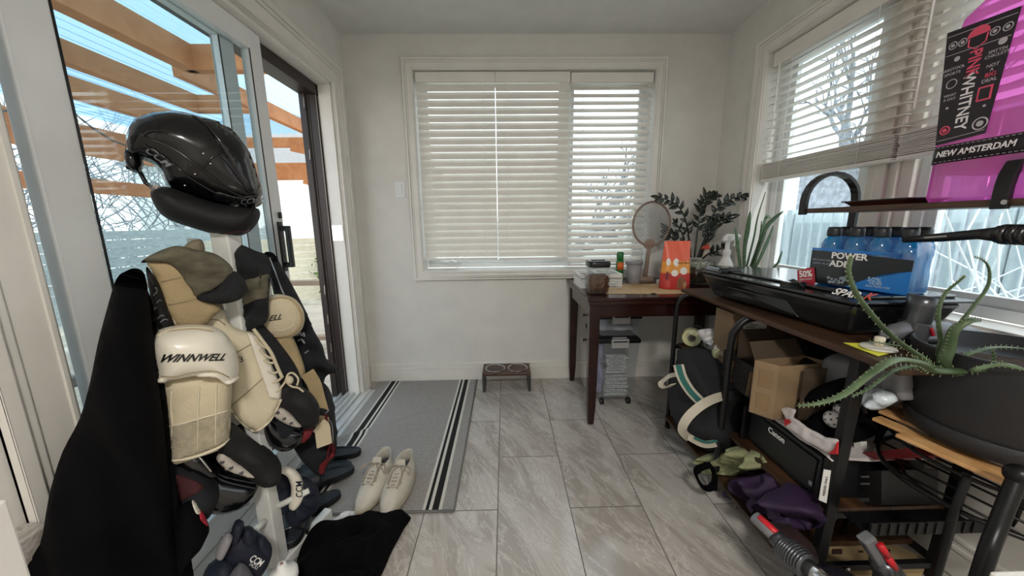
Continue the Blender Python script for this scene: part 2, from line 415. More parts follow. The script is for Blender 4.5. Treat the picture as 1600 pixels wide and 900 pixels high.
def shell():
    m = MC['tiles'] = bpy.data.materials.new('marble_tile'); m.use_nodes = True; nt = m.node_tree; b = nt.nodes['Principled BSDF']
    N = nt.nodes.new; L = nt.links.new
    g = N('ShaderNodeNewGeometry'); s = N('ShaderNodeSeparateXYZ'); L(g.outputs['Position'], s.inputs[0])
    c = N('ShaderNodeCombineXYZ')
    ax = N('ShaderNodeMath'); ax.operation = 'ADD'; ax.inputs[1].default_value = 10 * .678 - TY; L(s.outputs['Y'], ax.inputs[0])
    ay = N('ShaderNodeMath'); ay.operation = 'ADD'; ay.inputs[1].default_value = 20 * .31 - TX; L(s.outputs['X'], ay.inputs[0])
    L(ax.outputs[0], c.inputs[0]); L(ay.outputs[0], c.inputs[1])
    br = N('ShaderNodeTexBrick'); br.offset = .5; br.offset_frequency = 2; br.squash = 1
    br.inputs['Scale'].default_value = 1; br.inputs['Brick Width'].default_value = .678; br.inputs['Row Height'].default_value = .31
    br.inputs['Mortar Size'].default_value = .0022; br.inputs['Mortar Smooth'].default_value = .1; br.inputs['Bias'].default_value = 0
    br.inputs['Color1'].default_value = (0, 0, 0, 1); br.inputs['Color2'].default_value = (1, 1, 1, 1); br.inputs['Mortar'].default_value = (.5, .5, .5, 1)
    L(c.outputs[0], br.inputs['Vector'])
    # veins: stretched, warped noise shifted per tile
    mp = N('ShaderNodeMapping'); mp.inputs['Scale'].default_value = (4.2, 1.0, 1); m0 = N('ShaderNodeMapping'); m0.inputs['Rotation'].default_value = (0, 0, rad(-27))
    va = N('ShaderNodeVectorMath'); va.operation = 'ADD'; vm = N('ShaderNodeVectorMath'); vm.operation = 'SCALE'; vm.inputs['Scale'].default_value = 3.7
    L(br.outputs['Color'], vm.inputs[0]); L(g.outputs['Position'], va.inputs[0]); L(vm.outputs[0], va.inputs[1]); L(va.outputs[0], m0.inputs[0]); L(m0.outputs[0], mp.inputs[0])
    n1 = N('ShaderNodeTexNoise'); n1.inputs['Scale'].default_value = 1.6; n1.inputs['Detail'].default_value = 9; n1.inputs['Roughness'].default_value = .62; n1.inputs['Distortion'].default_value = .9
    L(mp.outputs[0], n1.inputs['Vector'])
    r1 = N('ShaderNodeValToRGB'); L(n1.outputs['Fac'], r1.inputs[0]); e = r1.color_ramp.elements
    e[0].position = .3; e[0].color = lin('#9b958e'); e[1].position = .72; e[1].color = lin('#bfbbb6')
    q = e.new(.47); q.color = lin('#a8a19a'); q = e.new(.52); q.color = lin('#b7b1ab')
    n2 = N('ShaderNodeTexNoise'); n2.inputs['Scale'].default_value = 2.3; n2.inputs['Detail'].default_value = 10; n2.inputs['Roughness'].default_value = .7; n2.inputs['Distortion'].default_value = 1.6
    L(mp.outputs[0], n2.inputs['Vector'])
    ab = N('ShaderNodeMath'); ab.operation = 'SUBTRACT'; ab.inputs[1].default_value = .5; L(n2.outputs['Fac'], ab.inputs[0])
    ab2 = N('ShaderNodeMath'); ab2.operation = 'ABSOLUTE'; L(ab.outputs[0], ab2.inputs[0])
    r2 = N('ShaderNodeValToRGB'); L(ab2.outputs[0], r2.inputs[0]); r2.color_ramp.elements[0].position = 0; r2.color_ramp.elements[0].color = (.6, .6, .6, 1); r2.color_ramp.elements[1].position = .022; r2.color_ramp.elements[1].color = (0, 0, 0, 1)
    mx = N('ShaderNodeMix'); mx.data_type = 'RGBA'; L(r2.outputs[0], mx.inputs[0]); L(r1.outputs[0], mx.inputs[6]); mx.inputs[7].default_value = lin('#dad6d2')
    m2 = N('ShaderNodeMix'); m2.data_type = 'RGBA'; L(br.outputs['Fac'], m2.inputs[0]); L(mx.outputs[2], m2.inputs[6]); m2.inputs[7].default_value = lin('#6b655f')
    L(m2.outputs[2], b.inputs['Base Color'])
    rr = N('ShaderNodeMath'); rr.operation = 'MULTIPLY_ADD'; rr.inputs[1].default_value = .5; rr.inputs[2].default_value = .12; L(br.outputs['Fac'], rr.inputs[0]); L(rr.outputs[0], b.inputs['Roughness'])
    bp = N('ShaderNodeBump'); bp.inputs['Strength'].default_value = .4; bp.inputs['Distance'].default_value = .002; bp.invert = True; L(br.outputs['Fac'], bp.inputs['Height']); L(bp.outputs[0], b.inputs['Normal'])
    struct(MB().box((X0 - .0, YF, -.1), (X1, YB, 0)).build('floor', m))
    struct(MB().box((X0 - .25, YF - .1, ZC), (X1 + .25, YB + .2, ZC + .12)).build('ceiling', CEIL))
TY = 1.05; TX = -.0
# tile grid phase measured from the photo's joints
_p = at(781, 658, 'z', 0); TX = _p.x; TY = _p.y
shell()
WT = .17
# back wall with window opening
bx0, bx1, bz0, bz1 = -.60, 1.045, .862, 2.215
w_ = MB()
w_.box((X0 - WT, YB, 0), (bx0, YB + WT, ZC)); w_.box((bx1, YB, 0), (X1 + WT, YB + WT, ZC)); w_.box((bx0, YB, 0), (bx1, YB + WT, bz0)); w_.box((bx0, YB, bz1), (bx1, YB + WT, ZC))
struct(w_.build('wall_back', WALL))
# left wall with sliding door opening
dy0, dy1, dz1 = .80, 2.345, 2.055
w_ = MB(); w_.box((X0 - WT, YF, 0), (X0, dy0, ZC)); w_.box((X0 - WT, dy1, 0), (X0, YB, ZC)); w_.box((X0 - WT, dy0, dz1), (X0, dy1, ZC))
struct(w_.build('wall_left', WALL))
# right wall with the wide window
ry0, ry1, rz0, rz1 = .10, 2.165, .855, 2.135
w_ = MB(); w_.box((X1, YF, 0), (X1 + WT, ry0, ZC)); w_.box((X1, ry1, 0), (X1 + WT, YB, ZC)); w_.box((X1, ry0, 0), (X1 + WT, ry1, rz0)); w_.box((X1, ry0, rz1), (X1 + WT, ry1, ZC))
struct(w_.build('wall_right', WALL))
struct(MB().box((X0 - WT, YF - .1, 0), (X1 + WT, YF, ZC)).build('wall_front', WALL))

def moulding(mb, path, plane, w=.09, d=.02, closed=False):
    """mitred casing round a rectangle: nested steps. path = (a0,a1,b0,b1) inner rectangle; plane fn(a,b,depth)->xyz"""
    a0, a1, b0, b1, floor_ = path
    steps = [(0, w, .010), (.006, .016, .020), (.016, w * .62, .015), (w * .62, w * .78, .020), (w * .78, w, .027)]
    for (s0, s1, dp) in steps:
        z_lo = lambda s: b0 if floor_ else b0 - s
        for side in range(4):
            if side == 2 and floor_: continue
            if side == 0: q = [(a0 - s1, z_lo(s1)), (a0 - s0, z_lo(s0)), (a0 - s0, b1 + s0), (a0 - s1, b1 + s1)]
            if side == 1: q = [(a1 + s0, z_lo(s0)), (a1 + s1, z_lo(s1)), (a1 + s1, b1 + s1), (a1 + s0, b1 + s0)]
            if side == 2: q = [(a0 - s1, b0 - s1), (a1 + s1, b0 - s1), (a1 + s0, b0 - s0), (a0 - s0, b0 - s0)]
            if side == 3: q = [(a0 - s0, b1 + s0), (a1 + s0, b1 + s0), (a1 + s1, b1 + s1), (a0 - s1, b1 + s1)]
            mb.hexa([plane(a, b, 0) for a, b in q], [plane(a, b, dp) for a, b in q])
    return mb
PB = lambda a, b, d: (a, YB - d, b)
PL = lambda a, b, d: (X0 + d, a, b)
PR = lambda a, b, d: (X1 - d, a, b)
struct(moulding(MB(), (bx0, bx1, bz0, bz1, False), PB, .068).build('trim_1', TRIM, bevel=.0025))
struct(moulding(MB(), (dy0, dy1, 0, dz1, True), PL, .125).build('trim_2', TRIM, bevel=.003))
struct(moulding(MB(), (ry0, ry1, rz0, rz1, False), PR, .085).build('trim_3', TRIM, bevel=.0025))
def baseboard(mb, a0, a1, plane):
    for (b0, b1, d) in ((0, .095, .016), (.095, .112, .021), (.112, .128, .013), (.128, .142, .018)):
        mb.hexa([plane(a, b, 0) for a, b in ((a0, b0), (a1, b0), (a1, b1), (a0, b1))], [plane(a, b, d) for a, b in ((a0, b0), (a1, b0), (a1, b1), (a0, b1))])
    return mb
struct(baseboard(MB(), X0 + .001, X1, PB).build('baseboard_back', TRIM, bevel=.003))
struct(baseboard(MB(), YF, YB - .03, PR).build('baseboard_right', TRIM, bevel=.003))
struct(baseboard(MB(), YF, dy0 - .13, PL).build('baseboard_left', TRIM, bevel=.003))
# tiled ledge at the near left corner, next to the door casing
mtile = MC['tiles']
struct(MB().box((X0 + .001, .45, 0), (X0 + .06, .672, .575)).box((X0 + .001, .30, 0), (X0 + .10, .60, .50)).build('trim_4', mtile, bevel=.003))
# doorway jamb right by the camera (bottom left and bottom right corners)
a = at(0, 790, 'y', .42); b = at(37, 900, 'y', .42)
struct(MB().box((-.70, .40, 0), (a.x - .003, .43, a.z + .002)).build('trim_5', TRIM, bevel=.003))
c_ = at(1600, 800, 'y', .46)
struct(MB().box((c_.x - .012, .44, 0), (c_.x + .10, .47, .62)).build('trim_6', TRIM, bevel=.003))

# ---- windows: frames and panes
def window(name, rects, plane, depth, fw=.045, outer=None):
    """rects: list of sash rectangles (a0,a1,b0,b1)"""
    t = bpy.data.objects.new(name, None); COL.objects.link(t); t['kind'] = 'structure'
    f = MB()
    for (a0, a1, b0, b1) in rects:
        for (s, e, d0, d1) in ((0, fw * .5, 0, .05), (fw * .5, fw, .012, .04)):
            for q in ([(a0 + s, b0 + s), (a1 - s, b0 + s), (a1 - e, b0 + e), (a0 + e, b0 + e)], [(a0 + e, b1 - e), (a1 - e, b1 - e), (a1 - s, b1 - s), (a0 + s, b1 - s)],
                      [(a0 + s, b0 + s), (a0 + e, b0 + e), (a0 + e, b1 - e), (a0 + s, b1 - s)], [(a1 - e, b0 + e), (a1 - s, b0 + s), (a1 - s, b1 - s), (a1 - e, b1 - e)]):
                f.hexa([plane(a, b, -depth - d1) for a, b in q], [plane(a, b, -depth - d0) for a, b in q])
    f.build('window_frame', PVC, t, bevel=.002)
    for (a0, a1, b0, b1) in rects:
        e = fw * .9
        q = [(a0 + e, b0 + e), (a1 - e, b0 + e), (a1 - e, b1 - e), (a0 + e, b1 - e)]
        MB().hexa([plane(a, b, -depth - .028) for a, b in q], [plane(a, b, -depth - .024) for a, b in q]).build('pane', GLASS, t)
    return t
w1 = window('window_1', [(bx0 + .012, .455, bz0 + .012, bz1 - .01), (.455, bx1 - .012, bz0 + .012, bz1 - .01)], PB, .10, .055)
hd = MB()
hd.box((-.49, 2.655, .905), (-.33, 2.668, .925)); hd.bar((-.46, 2.645, .915), (-.37, 2.632, .918), .02, .012); hd.box((-.42, 2.625, .905), (-.39, 2.655, .93))
hd.build('crank_handle', PVC, w1, bevel=.002)
w2 = window('window_2', [(1.565, ry1 - .012, rz0 + .012, rz1 - .01), (1.515, 1.575, rz0 + .012, rz1 - .01), (ry0 + .012, 1.405, rz0 + .012, rz1 - .01)][:1] + [(ry0 + .012, 1.385, rz0 + .012, rz1 - .01)], PR, .095, .075)
mb = MB(); mb.box((X1 + .07, 1.385, rz0), (X1 + .15, 1.565, rz1)); mb.box((X1 + .055, 1.43, rz0), (X1 + .07, 1.445, rz1)); mb.box((X1 + .055, 1.475, rz0), (X1 + .07, 1.52, rz1))
mb.build('mullion', mat('mullion_trim', '#e2dcd2', .45), w2, bevel=.003)
MB().box((X1 - .012, ry0, rz0 - .018), (X1 + .10, ry1, rz0 + .006)).build('sill', TRIM, w2, bevel=.003)

# ---- sliding patio door
d1 = bpy.data.objects.new('door_1', None); COL.objects.link(d1); d1['kind'] = 'structure'
mb = MB()   # white inner jamb and head, sill with raised tracks
mb.box((X0 - WT, dy0, .0), (X0, dy0 + .012, dz1)); mb.box((X0 - .075, dy1 - .015, 0), (X0, dy1, dz1)); mb.box((X0 - .075, dy0, dz1 - .015), (X0, dy1, dz1))
mb.build('door_jamb', TRIM, d1, bevel=.002)
mb = MB()
for (xa, xb, z) in ((X0 - WT, X0 + .012, .014), (X0 - .004, X0 + .006, .030), (X0 - .045, X0 - .035, .034), (X0 - .085, X0 - .075, .036), (X0 - .125, X0 - .115, .036), (X0 + .012, X0 + .055, .018), (X0 + .055, X0 + .085, .009)):
    mb.box((xa, dy0 + .012 if xa < X0 else dy0 - .1, -.01 if xa < X0 else 0.001), (xb, dy1 - .012 if xa < X0 else dy1 + .06, z))
mb.build('threshold_track', mat('track_metal', '#d9dad8', .32, .3), d1, bevel=.0015)
mb = MB()   # dark outer frame of the screen track
mb.box((X0 - WT - .01, dy1 - .045, .0), (X0 - .135, dy1, dz1 - .03)); mb.box((X0 - .13, dy1 - .03, .015), (X0 - .085, dy1, dz1 - .02))
mb.box((X0 - .15, dy1 - .052, .015), (X0 - .138, dy1 - .03, dz1 - .02)); mb.box((X0 - WT - .01, 1.0, dz1 - .075), (X0 - .078, dy1, dz1 - .015))
mb.build('screen_frame', BROWNF, d1, bevel=.003)
mb = MB()
for xx in (X0 - .083, X0 - .134): mb.box((xx, dy1 - .034, .02), (xx + .003, dy1 - .028, dz1 - .03))
for zz in (.35, .55, .75, 1.6, 1.9): mb.bar((X0 - .144, dy1 - .056, zz), (X0 - .144, dy1 - .05, zz + .06), .006, .006)
mb.build('screen_track', mat('worn_aluminium', '#8d8881', .4, .6), d1)
def panel(y0, y1, xa, xb, name):
    p = MB()
    zt = dz1 - .018; st = .098
    p.box((xa, y0, .04), (xb, y0 + st, zt)); p.box((xa, y1 - st * .8, .04), (xb, y1, zt)); p.box((xa, y0 + st, .04), (xb, y1 - st * .8, .15)); p.box((xa, y0 + st, zt - .085), (xb, y1 - st * .8, zt))
    o = p.build(name, PVC, d1, bevel=.004)
    MB().box(((xa + xb) / 2 - .004, y0 + st - .01, .14), ((xa + xb) / 2 + .004, y1 - st * .8 + .01, zt - .07)).build('door_pane', GLASS, o)
    g = MB()
    for yy in (y0 + st, y1 - st * .8 - .006): g.box((xb - .001, yy, .15), (xb + .001, yy + .006, zt - .085))
    g.build('glazing_seal', BLKP, o)
    return o
pA = panel(.872, 1.765, X0 - .072, X0 - .035, 'sliding_panel')
pB = panel(.74, 1.655, X0 - .113, X0 - .079, 'fixed_panel')
mb = MB(); hy = 1.728
mb.box((X0 - .036, hy - .015, .98), (X0 - .026, hy + .015, 1.22)); mb.box((X0 - .03, hy - .010, 1.0), (X0 + .008, hy + .010, 1.025)); mb.box((X0 - .03, hy - .010, 1.175), (X0 + .008, hy + .010, 1.2)); mb.box((X0 - .004, hy - .012, 1.0), (X0 + .014, hy + .012, 1.2)); mb.box((X0 - .03, hy - .006, 1.235), (X0 - .018, hy + .01, 1.265))
mb.build('door_handle', BLKP, pA, bevel=.003)
sw = MB(); sw.box((X0 - .072, dy1 - .02, 1.10), (X0 - .004, dy1 - .014, 1.20)); sw.build('strike_plate', CHROME, d1)

# ---- blinds
def blind(name, label, a0, a1, ztop, zbot, plane, depth, tilt, n, group, pitch=None, stack=0, cord=.15, wand=None, val=.062):
    t = thing(name, label, 'blind', plane((a0 + a1) / 2, ztop, -depth), group)
    MB().hexa([plane(a, b, -depth - .022) for a, b in ((a0, ztop - val), (a1, ztop - val), (a1, ztop), (a0, ztop))], [plane(a, b, -depth + .022) for a, b in ((a0, ztop - val), (a1, ztop - val), (a1, ztop), (a0, ztop))]).build('valance', SLAT, t, bevel=.003)
    mb = MB(); zs = ztop - val - .012; dz = (zs - zbot) / n; hw = .025
    ca, sa = cos(tilt) * hw, sin(tilt) * hw
    for i in range(n):
        z = zs - dz * (i + .4); e = .0014
        q0 = [(a0 + .006, z - sa, -depth + ca), (a1 - .006, z - sa, -depth + ca), (a1 - .006, z, -depth - .0), (a0 + .006, z, -depth - .0)]
        # slightly crowned slat in two strips
        up = .003 * cos(tilt); fw_ = .003 * sin(tilt)
        A = [(z - sa, -depth + ca), (z + up, -depth + fw_), (z + sa, -depth - ca)]
        for (k0, k1) in ((0, 1), (1, 2)):
            lo = [plane(a0 + .001, A[k0][0] - e, A[k0][1]), plane(a1 - .001, A[k0][0] - e, A[k0][1]), plane(a1 - .001, A[k1][0] - e, A[k1][1]), plane(a0 + .001, A[k1][0] - e, A[k1][1])]
            hi = [plane(a0 + .001, A[k0][0] + e, A[k0][1]), plane(a1 - .001, A[k0][0] + e, A[k0][1]), plane(a1 - .001, A[k1][0] + e, A[k1][1]), plane(a0 + .001, A[k1][0] + e, A[k1][1])]
            mb.hexa(lo, hi)
    mb.build('slats', SLAT, t)
    zb = zbot
    if stack:
        mb = MB()
        for i in range(stack):
            z = zbot - i * .0062; j = random.uniform(-.003, .003); k = random.uniform(-.004, .004)
            q = [(a0 + .004 + k, -depth - .025 + j), (a1 - .004 + k, -depth - .025 + j), (a1 - .004 + k, -depth + .025 + j), (a0 + .004 + k, -depth + .025 + j)]
            mb.hexa([plane(a, z - .0045, d) for a, d in q], [plane(a, z - .001, d) for a, d in q])
        mb.build('stacked_slats', SLAT, t); zb = zbot - stack * .0062
    q = [(a0 + .004, -depth - .026), (a1 - .004, -depth - .026), (a1 - .004, -depth + .026), (a0 + .004, -depth + .026)]
    MB().hexa([plane(a, zb - .018, d) for a, d in q], [plane(a, zb - .002, d) for a, d in q]).build('bottom_rail', SLAT, t, bevel=.003)
    for a in (a0 + cord * (a1 - a0), a1 - cord * (a1 - a0)):
        c = MB()
        for d in (.027, -.027): c.tube([plane(a, ztop - val, -depth + d), plane(a, zb - .004, -depth + d)], .0011, 5)
        c.build('cord', mat('cord', '#f2f0ea', .7), t)
    if wand:
        MB().tube([plane(wand, ztop - val, -depth + .03), plane(wand, ztop - val - .45, -depth + .032)], .0035, 8).build('wand', mat('cord', '#f2f0ea', .7), t)
    return t
GB = 'blinds in the back window'
blind('window_blind', 'closed white slatted blind, left one in the back window, beside the light switch', bx0 + .012, -.0505, bz1 - .006, .955, PB, .035, rad(73), 24, GB)
blind('window_blind', 'white slatted blind with closed slats, middle one of the three in the back window', -.0495, .462, bz1 - .006, .952, PB, .035, rad(73), 24, GB)
blind('window_blind', 'white slatted blind with slats tilted open letting daylight through, behind the mesh racket', .47, bx1 - .01, bz1 - .012, .90, PB, .035, rad(44), 26, GB)
GR = 'half raised blinds in the right window'
random.seed(5)
blind('window_blind', 'half raised white blind with open slats, nearer the room corner in the right window', 1.42, ry1 - .012, rz1 - .004, 1.53, PR, .04, rad(4), 12, GR, stack=14, cord=.2, wand=2.09, val=.075)
blind('window_blind', 'half raised white blind with open slats, behind the pink plastic jug', ry0 + .012, 1.41, rz1 - .004, 1.53, PR, .04, rad(-8), 12, GR, stack=14, cord=.14, wand=1.37, val=.075)
# light switch
c_ = at(625, 296, 'y', YB)
t = thing('light_switch', 'white rocker light switch on the wall left of the back window', 'switch', (c_.x, YB, c_.z))
MB().box((c_.x - .036, YB - .006, c_.z - .057), (c_.x + .036, YB, c_.z + .057)).build('wall_plate', PVC, t, bevel=.003)
MB().hexa([(c_.x - .016, YB - .006, c_.z - .033), (c_.x + .016, YB - .006, c_.z - .033), (c_.x + .016, YB - .006, c_.z + .033), (c_.x - .016, YB - .006, c_.z + .033)],
          [(c_.x - .016, YB - .008, c_.z - .033), (c_.x + .016, YB - .008, c_.z - .033), (c_.x + .016, YB - .013, c_.z + .033), (c_.x - .016, YB - .013, c_.z + .033)]).build('rocker', PVC, t, bevel=.001)
# unseen ceiling light added behind the camera to brighten the room
t = thing('added_fill_light', 'added round white fill light on the unseen ceiling behind the viewpoint', 'fill light', (.2, -.9, ZC))
MB().lathe([(.17, ZC - .0), (.175, ZC - .02), (.15, ZC - .03), (.0, ZC - .03)], (.2, -.9, 0)).build('fill_base', PVC, t, True)
MB().lathe([(.145, ZC - .03), (.13, ZC - .06), (.07, ZC - .08), (0, ZC - .084)], (.2, -.9, 0)).build('fill_diffuser', mat('fill_glow', '#fff6e6', .5, emit=4), t, True)
ld = bpy.data.lights.new('fill_area', 'AREA'); ld.shape = 'DISK'; ld.size = .34; ld.energy = 38; ld.color = (1, .95, .88)
o = bpy.data.objects.new('fill_area', ld); COL.objects.link(o); o.location = (.2, -.9, ZC - .1)
# ---------------------------------------------------------------- outdoors
random.seed(11)
ORG = wood('stained_cedar', '#b8703c', '#cc8752', .6, (3, 3, 3))
struct(MB().box((-14, -6, -.45), (14, 22, -.35)).build('ground_outside', mat('yard_ground', '#b7b2a2', .9, vary=.3, vscale=3)))
struct(MB().box((-4.6, -2.5, -.16), (X0 - WT - .0, 5.6, -.08)).build('deck', wood('deck_boards', '#9b8f80', '#b5a999', .7, (1, 10, 1))))
pg = thing('pergola', 'orange stained timber pergola with a clear ribbed roof outside the sliding door', 'pergola', (-3, 3, -.08))
def beam(a, b, wx, wz): MB().bar(a, b, wx, wz).build('beam', ORG, pg, bevel=.006)
for x, y1_, z, w__, h__ in ((-2.65, 3.35, 2.60, .12, .20), (-3.55, 4.5, 2.60, .10, .18), (-4.3, 5.9, 2.58, .10, .20), (-5.2, 5.9, 2.35, .10, .20), (-4.5, 5.9, 2.06, .07, .18), (-5.2, 5.9, 1.72, .07, .18)): beam((x, -2.2, z), (x, y1_, z), w__, h__)
beam((-1.3, 3.33, 2.60), (-2.68, 3.33, 2.60), .10, .20)
beam((-2.80, 4.46, 2.60), (-3.55, 4.46, 2.60), .10, .18)
beam((-2.84, 3.4, 2.58), (-2.84, 5.9, 2.58), .08, .17)
beam((-1.5, 5.95, 2.50), (-5.3, 5.95, 2.50), .10, .14)
beam((-1.7, 5.95, 2.06), (-5.3, 5.95, 2.06), .08, .26)
beam((-2.9, 5.9, 2.32), (-3.35, 5.9, 2.42), .06, .12)
for x, y in ((-4.3, 5.85), (-4.3, 2.0), (-4.3, -1.4)): MB().bar((x, y, -.08), (x, y, 2.5), .13, .13).build('post', ORG, pg, bevel=.006)
MB().bar((-2.95, 5.9, 2.05), (-2.95, 5.9, 2.45), .09, .09).build('post', ORG, pg)
MB().bar((-2.7, 5.9, 1.78), (-3.2, 5.9, 1.92), .08, .12).build('brace', ORG, pg)
mb = MB()
mb.grid(lambda u, v: V((-1.25 - u * 4.4, -2.4 + v * 8.8, 2.80 - u * .10 + .016 * sin(u * 4.4 / .13 * 2 * pi))), 320, 3)
mb.build('ribbed_roof', film('clear_ribbed_sheet', '#94bcd6', .62, .2, .06), pg, True)
mb = MB()
for i in range(3):
    pts = [(-3.38, .9 + i * 1.0 + t / 8, 2.2 - .28 * sin(pi * t / 8)) for t in range(9)]
    mb.tube(pts, .008, 5)
sl = thing('string_lights', 'dark cable of string lights with glass bulbs hanging from the pergola', 'light', (-3.38, 2.0, 2.2))
mb.build('cable', BLKP, sl)
for i in range(6):
    y = 1.02 + i * .5; z = 2.2 - .28 * sin(pi * ((y - .9) % 1.0))
    mb = MB().lathe([(.0, -.11), (.025, -.10), (.032, -.075), (.022, -.04), (.014, -.03)], (-3.38, y, z)); mb.build('bulb', pane('bulb_glass', (1, .95, .8), .1), sl, True)
    MB().lathe([(.014, -.03), (.016, -.02), (.016, 0), (0, 0)], (-3.38, y, z)).build('socket', BLKP, sl)
# fences
def fence(name, label, p0, p1, z0, z1, m, n, step=.0, horiz=True, posts=3, mp=None):
    t = thing(name, label, 'fence', p0); p0 = V(p0); p1 = V(p1); d = p1 - p0; u = d.normalized()
    up = V((0, 0, 1)); mb = MB()
    for i in range(n):
        if horiz:
            z = z0 + (z1 - z0) * (i + .5) / n; mb.bar(p0 + up * z, p1 + up * z, .025, (z1 - z0) / n * .93)
        else:
            a = p0 + d * ((i + .5) / n); mb.bar(a + up * z0, a + up * z1, d.length / n * .9, .02, up=u)
    mb.build('boards', m, t)
    for i in range(posts):
        a = p0 + d * (i / (posts - 1)) + u.cross(up) * -.04
        MB().bar(a + up * (z0 - .2), a + up * (z1 + .05), .09, .09).build('post', mp or m, t)
    return t
fence('board_fence', 'pale sunlit horizontal board fence seen through the open patio door', (-5.6, 6.4, 0), (-1.2, 8.8, 0), -.3, .95, wood('pale_fence', '#cfc8ae', '#dfd9c3', .8, (6, 6, 20)), 9, posts=5, mp=mat('fence_post', '#837a6c', .8))
fence('board_fence', 'grey board fence behind the pergola, seen through the glass door pane', (-7.0, -3, 0), (-6.8, 10.3, 0), -.3, 1.15, wood('grey_fence', '#8b9496', '#a6b0b2', .8, (6, 6, 20)), 9, posts=6)
rl = thing('deck_railing', 'weathered brown deck railing outside the open patio door', 'railing', (-2.0, 3.3, -.08))
MB().bar((-4.4, 3.6, .62), (-1.35, 3.6, .62), .09, .05).build('top_rail', mat('rail_wood', '#8a7866', .8), rl, bevel=.004)
for x in (-4.2, -3.2, -1.62): MB().bar((x, 3.6, -.08), (x, 3.6, .6), .09, .09).build('post', mat('rail_wood2', '#a07a55', .8), rl)
MB().bar((-4.4, 3.6, .03), (-1.35, 3.6, .03), .09, .04).build('bottom_rail', MC['rail_wood'], rl)
# brick house and neighbour on the left/back
def house(name, label, a, b, m, roofm, wins, ridge_axis='y', h=3.2, rh=1.6):
    t = thing(name, label, 'house', ((a[0] + b[0]) / 2, (a[1] + b[1]) / 2, -.35))
    MB().box((a[0], a[1], -.35), (b[0], b[1], h)).build('house_wall', m, t)
    xc = (a[0] + b[0]) / 2
    MB().prism([(a[0] - .3, a[1] - .2, h), (b[0] + .3, a[1] - .2, h), (xc, a[1] - .2, h + rh)], (0, b[1] - a[1] + .4, 0)).build('house_roof', roofm, t)
    for (q0, q1) in wins: MB().box(q0, q1).build('house_window', mat('dark_pane', '#5b6a75', .2), t)
    return t
sid = wood('pale_siding', '#bfc4c2', '#ccd0ce', .8, (1, 1, 30))
house('house', 'pale grey house beyond the fence, seen through the patio door', (-11, 11, 0), (-2.5, 16, 0), sid, mat('grey_roof', '#8f9497', .8), [((-5.6, 10.96, 1.5), (-4.9, 11.02, 2.6)), ((-9, 10.96, 1.2), (-8, 11.02, 2.4))], h=3.0)
house('brick_house', 'neighbouring brick house wall outside the right window', (6.8, 1.5, 0), (11, 8.2, 0), mat('pale_brick', '#a3a9b4', .9, vary=.25, vscale=9), mat('grey_roof', '#8f9497', .8), [((6.76, 3.4, 1.0), (6.82, 4.2, 2.2))], h=2.4, rh=.8)
fence('board_fence', 'weathered grey board fence outside the right window', (3.6, -1.5, 0), (3.8, 6.5, 0), -.3, 1.28, wood('weathered_fence', '#a9b6bd', '#bcc8cc', .9, (6, 20, 3)), 60, horiz=False, posts=5)
# bare trees
BARK = mat('bark', '#8e9399', .9, vary=.3, vscale=14)
def tree(label, base, h, seed, spread=1.0, lean=(0, 0), lv=5, r0=.10, bark=None):
    random.seed(seed); t = thing('bare_tree', label, 'tree', base, 'bare trees outside the windows'); mb = MB(); tr_ = MB()
    def grow(p, d, L, r, k, out):
        pts = [p]; q = p.copy(); dd = d.copy()
        for i in range(4):
            dd = (dd + V((random.uniform(-.22, .22), random.uniform(-.22, .22), random.uniform(-.12, .14)))).normalized(); q = q + dd * L / 4; pts.append(q.copy())
        out.tube(pts, [r * (1 - .35 * i / 4) for i in range(5)], 6 if k < 3 else 4, cap=False)
        if k < lv:
            for _ in range(3 if k else 4):
                i = random.choice((2, 3, 4)); nd = (dd + V((random.uniform(-1, 1) * spread, random.uniform(-1, 1) * spread, random.uniform(-.35, .8)))).normalized()
                grow(pts[i], nd, L * random.uniform(.55, .75), r * .55, k + 1, mb)
    grow(V(base), V((lean[0], lean[1], 1)).normalized(), h * .42, r0, 0, tr_)
    tr_.build('trunk', bark or BARK, t, True); mb.build('branches', bark or BARK, t, True)
tree('bare tree whose branches show between the slats of the right window', (5.0, 4.6, -.35), 4.2, 3, lean=(.05, -.25))
tree('bare tree nearest the pink jug, its twigs behind the right window', (5.0, .2, -.35), 4.0, 8, lean=(0, .1), r0=.07)
tree('bare tree in the garden behind the house, seen over the pergola beams', (-14.5, 5.5, -.35), 6.0, 4, lv=5)
tree('bare tree outside the back window behind the open slats', (1.0, 6.0, -.35), 3.6, 9)
def shrub(label, lo, hi, n, seed, m, leaf=0, step=.3, rr=.006):
    """twigs that grow from the ground and stay inside a box"""
    random.seed(seed); lo = V(lo); hi = V(hi); t = thing('bush', label, 'bush', ((lo.x + hi.x) / 2, (lo.y + hi.y) / 2, lo.z)); mb = MB()
    for i in range(n):
        d = V((random.uniform(-1, 1), random.uniform(-1, 1), random.uniform(.1, 1.0))).normalized(); p = V([random.uniform(lo[k], hi[k]) for k in range(2)] + [random.uniform(lo.z, lo.z + (hi.z - lo.z) * .6)]); pts = [p.copy()]
        for k in range(6):
            d = (d + V([random.uniform(-.4, .4) for _ in range(3)])).normalized(); q = p + d * step
            if any(q[a] < lo[a] or q[a] > hi[a] for a in range(3)): break
            p = q; pts.append(p.copy())
        if len(pts) > 1: mb.tube(pts, [rr * (1 - .1 * k) for k in range(len(pts))], 4, cap=False)
        if leaf:
            for p in pts:
                for _ in range(leaf):
                    q = p + V([random.uniform(-.1, .1) for _ in range(3)]); e = V([random.uniform(-.06, .06) for _ in range(3)]); g = V([random.uniform(-.06, .06) for _ in range(3)]); mb.add([q, q + e, q + e + g, q + g], [(0, 1, 2, 3)])
    mb.build('twigs', m, t)
TW = mat('pale_twigs', '#dfe6ea', .8)
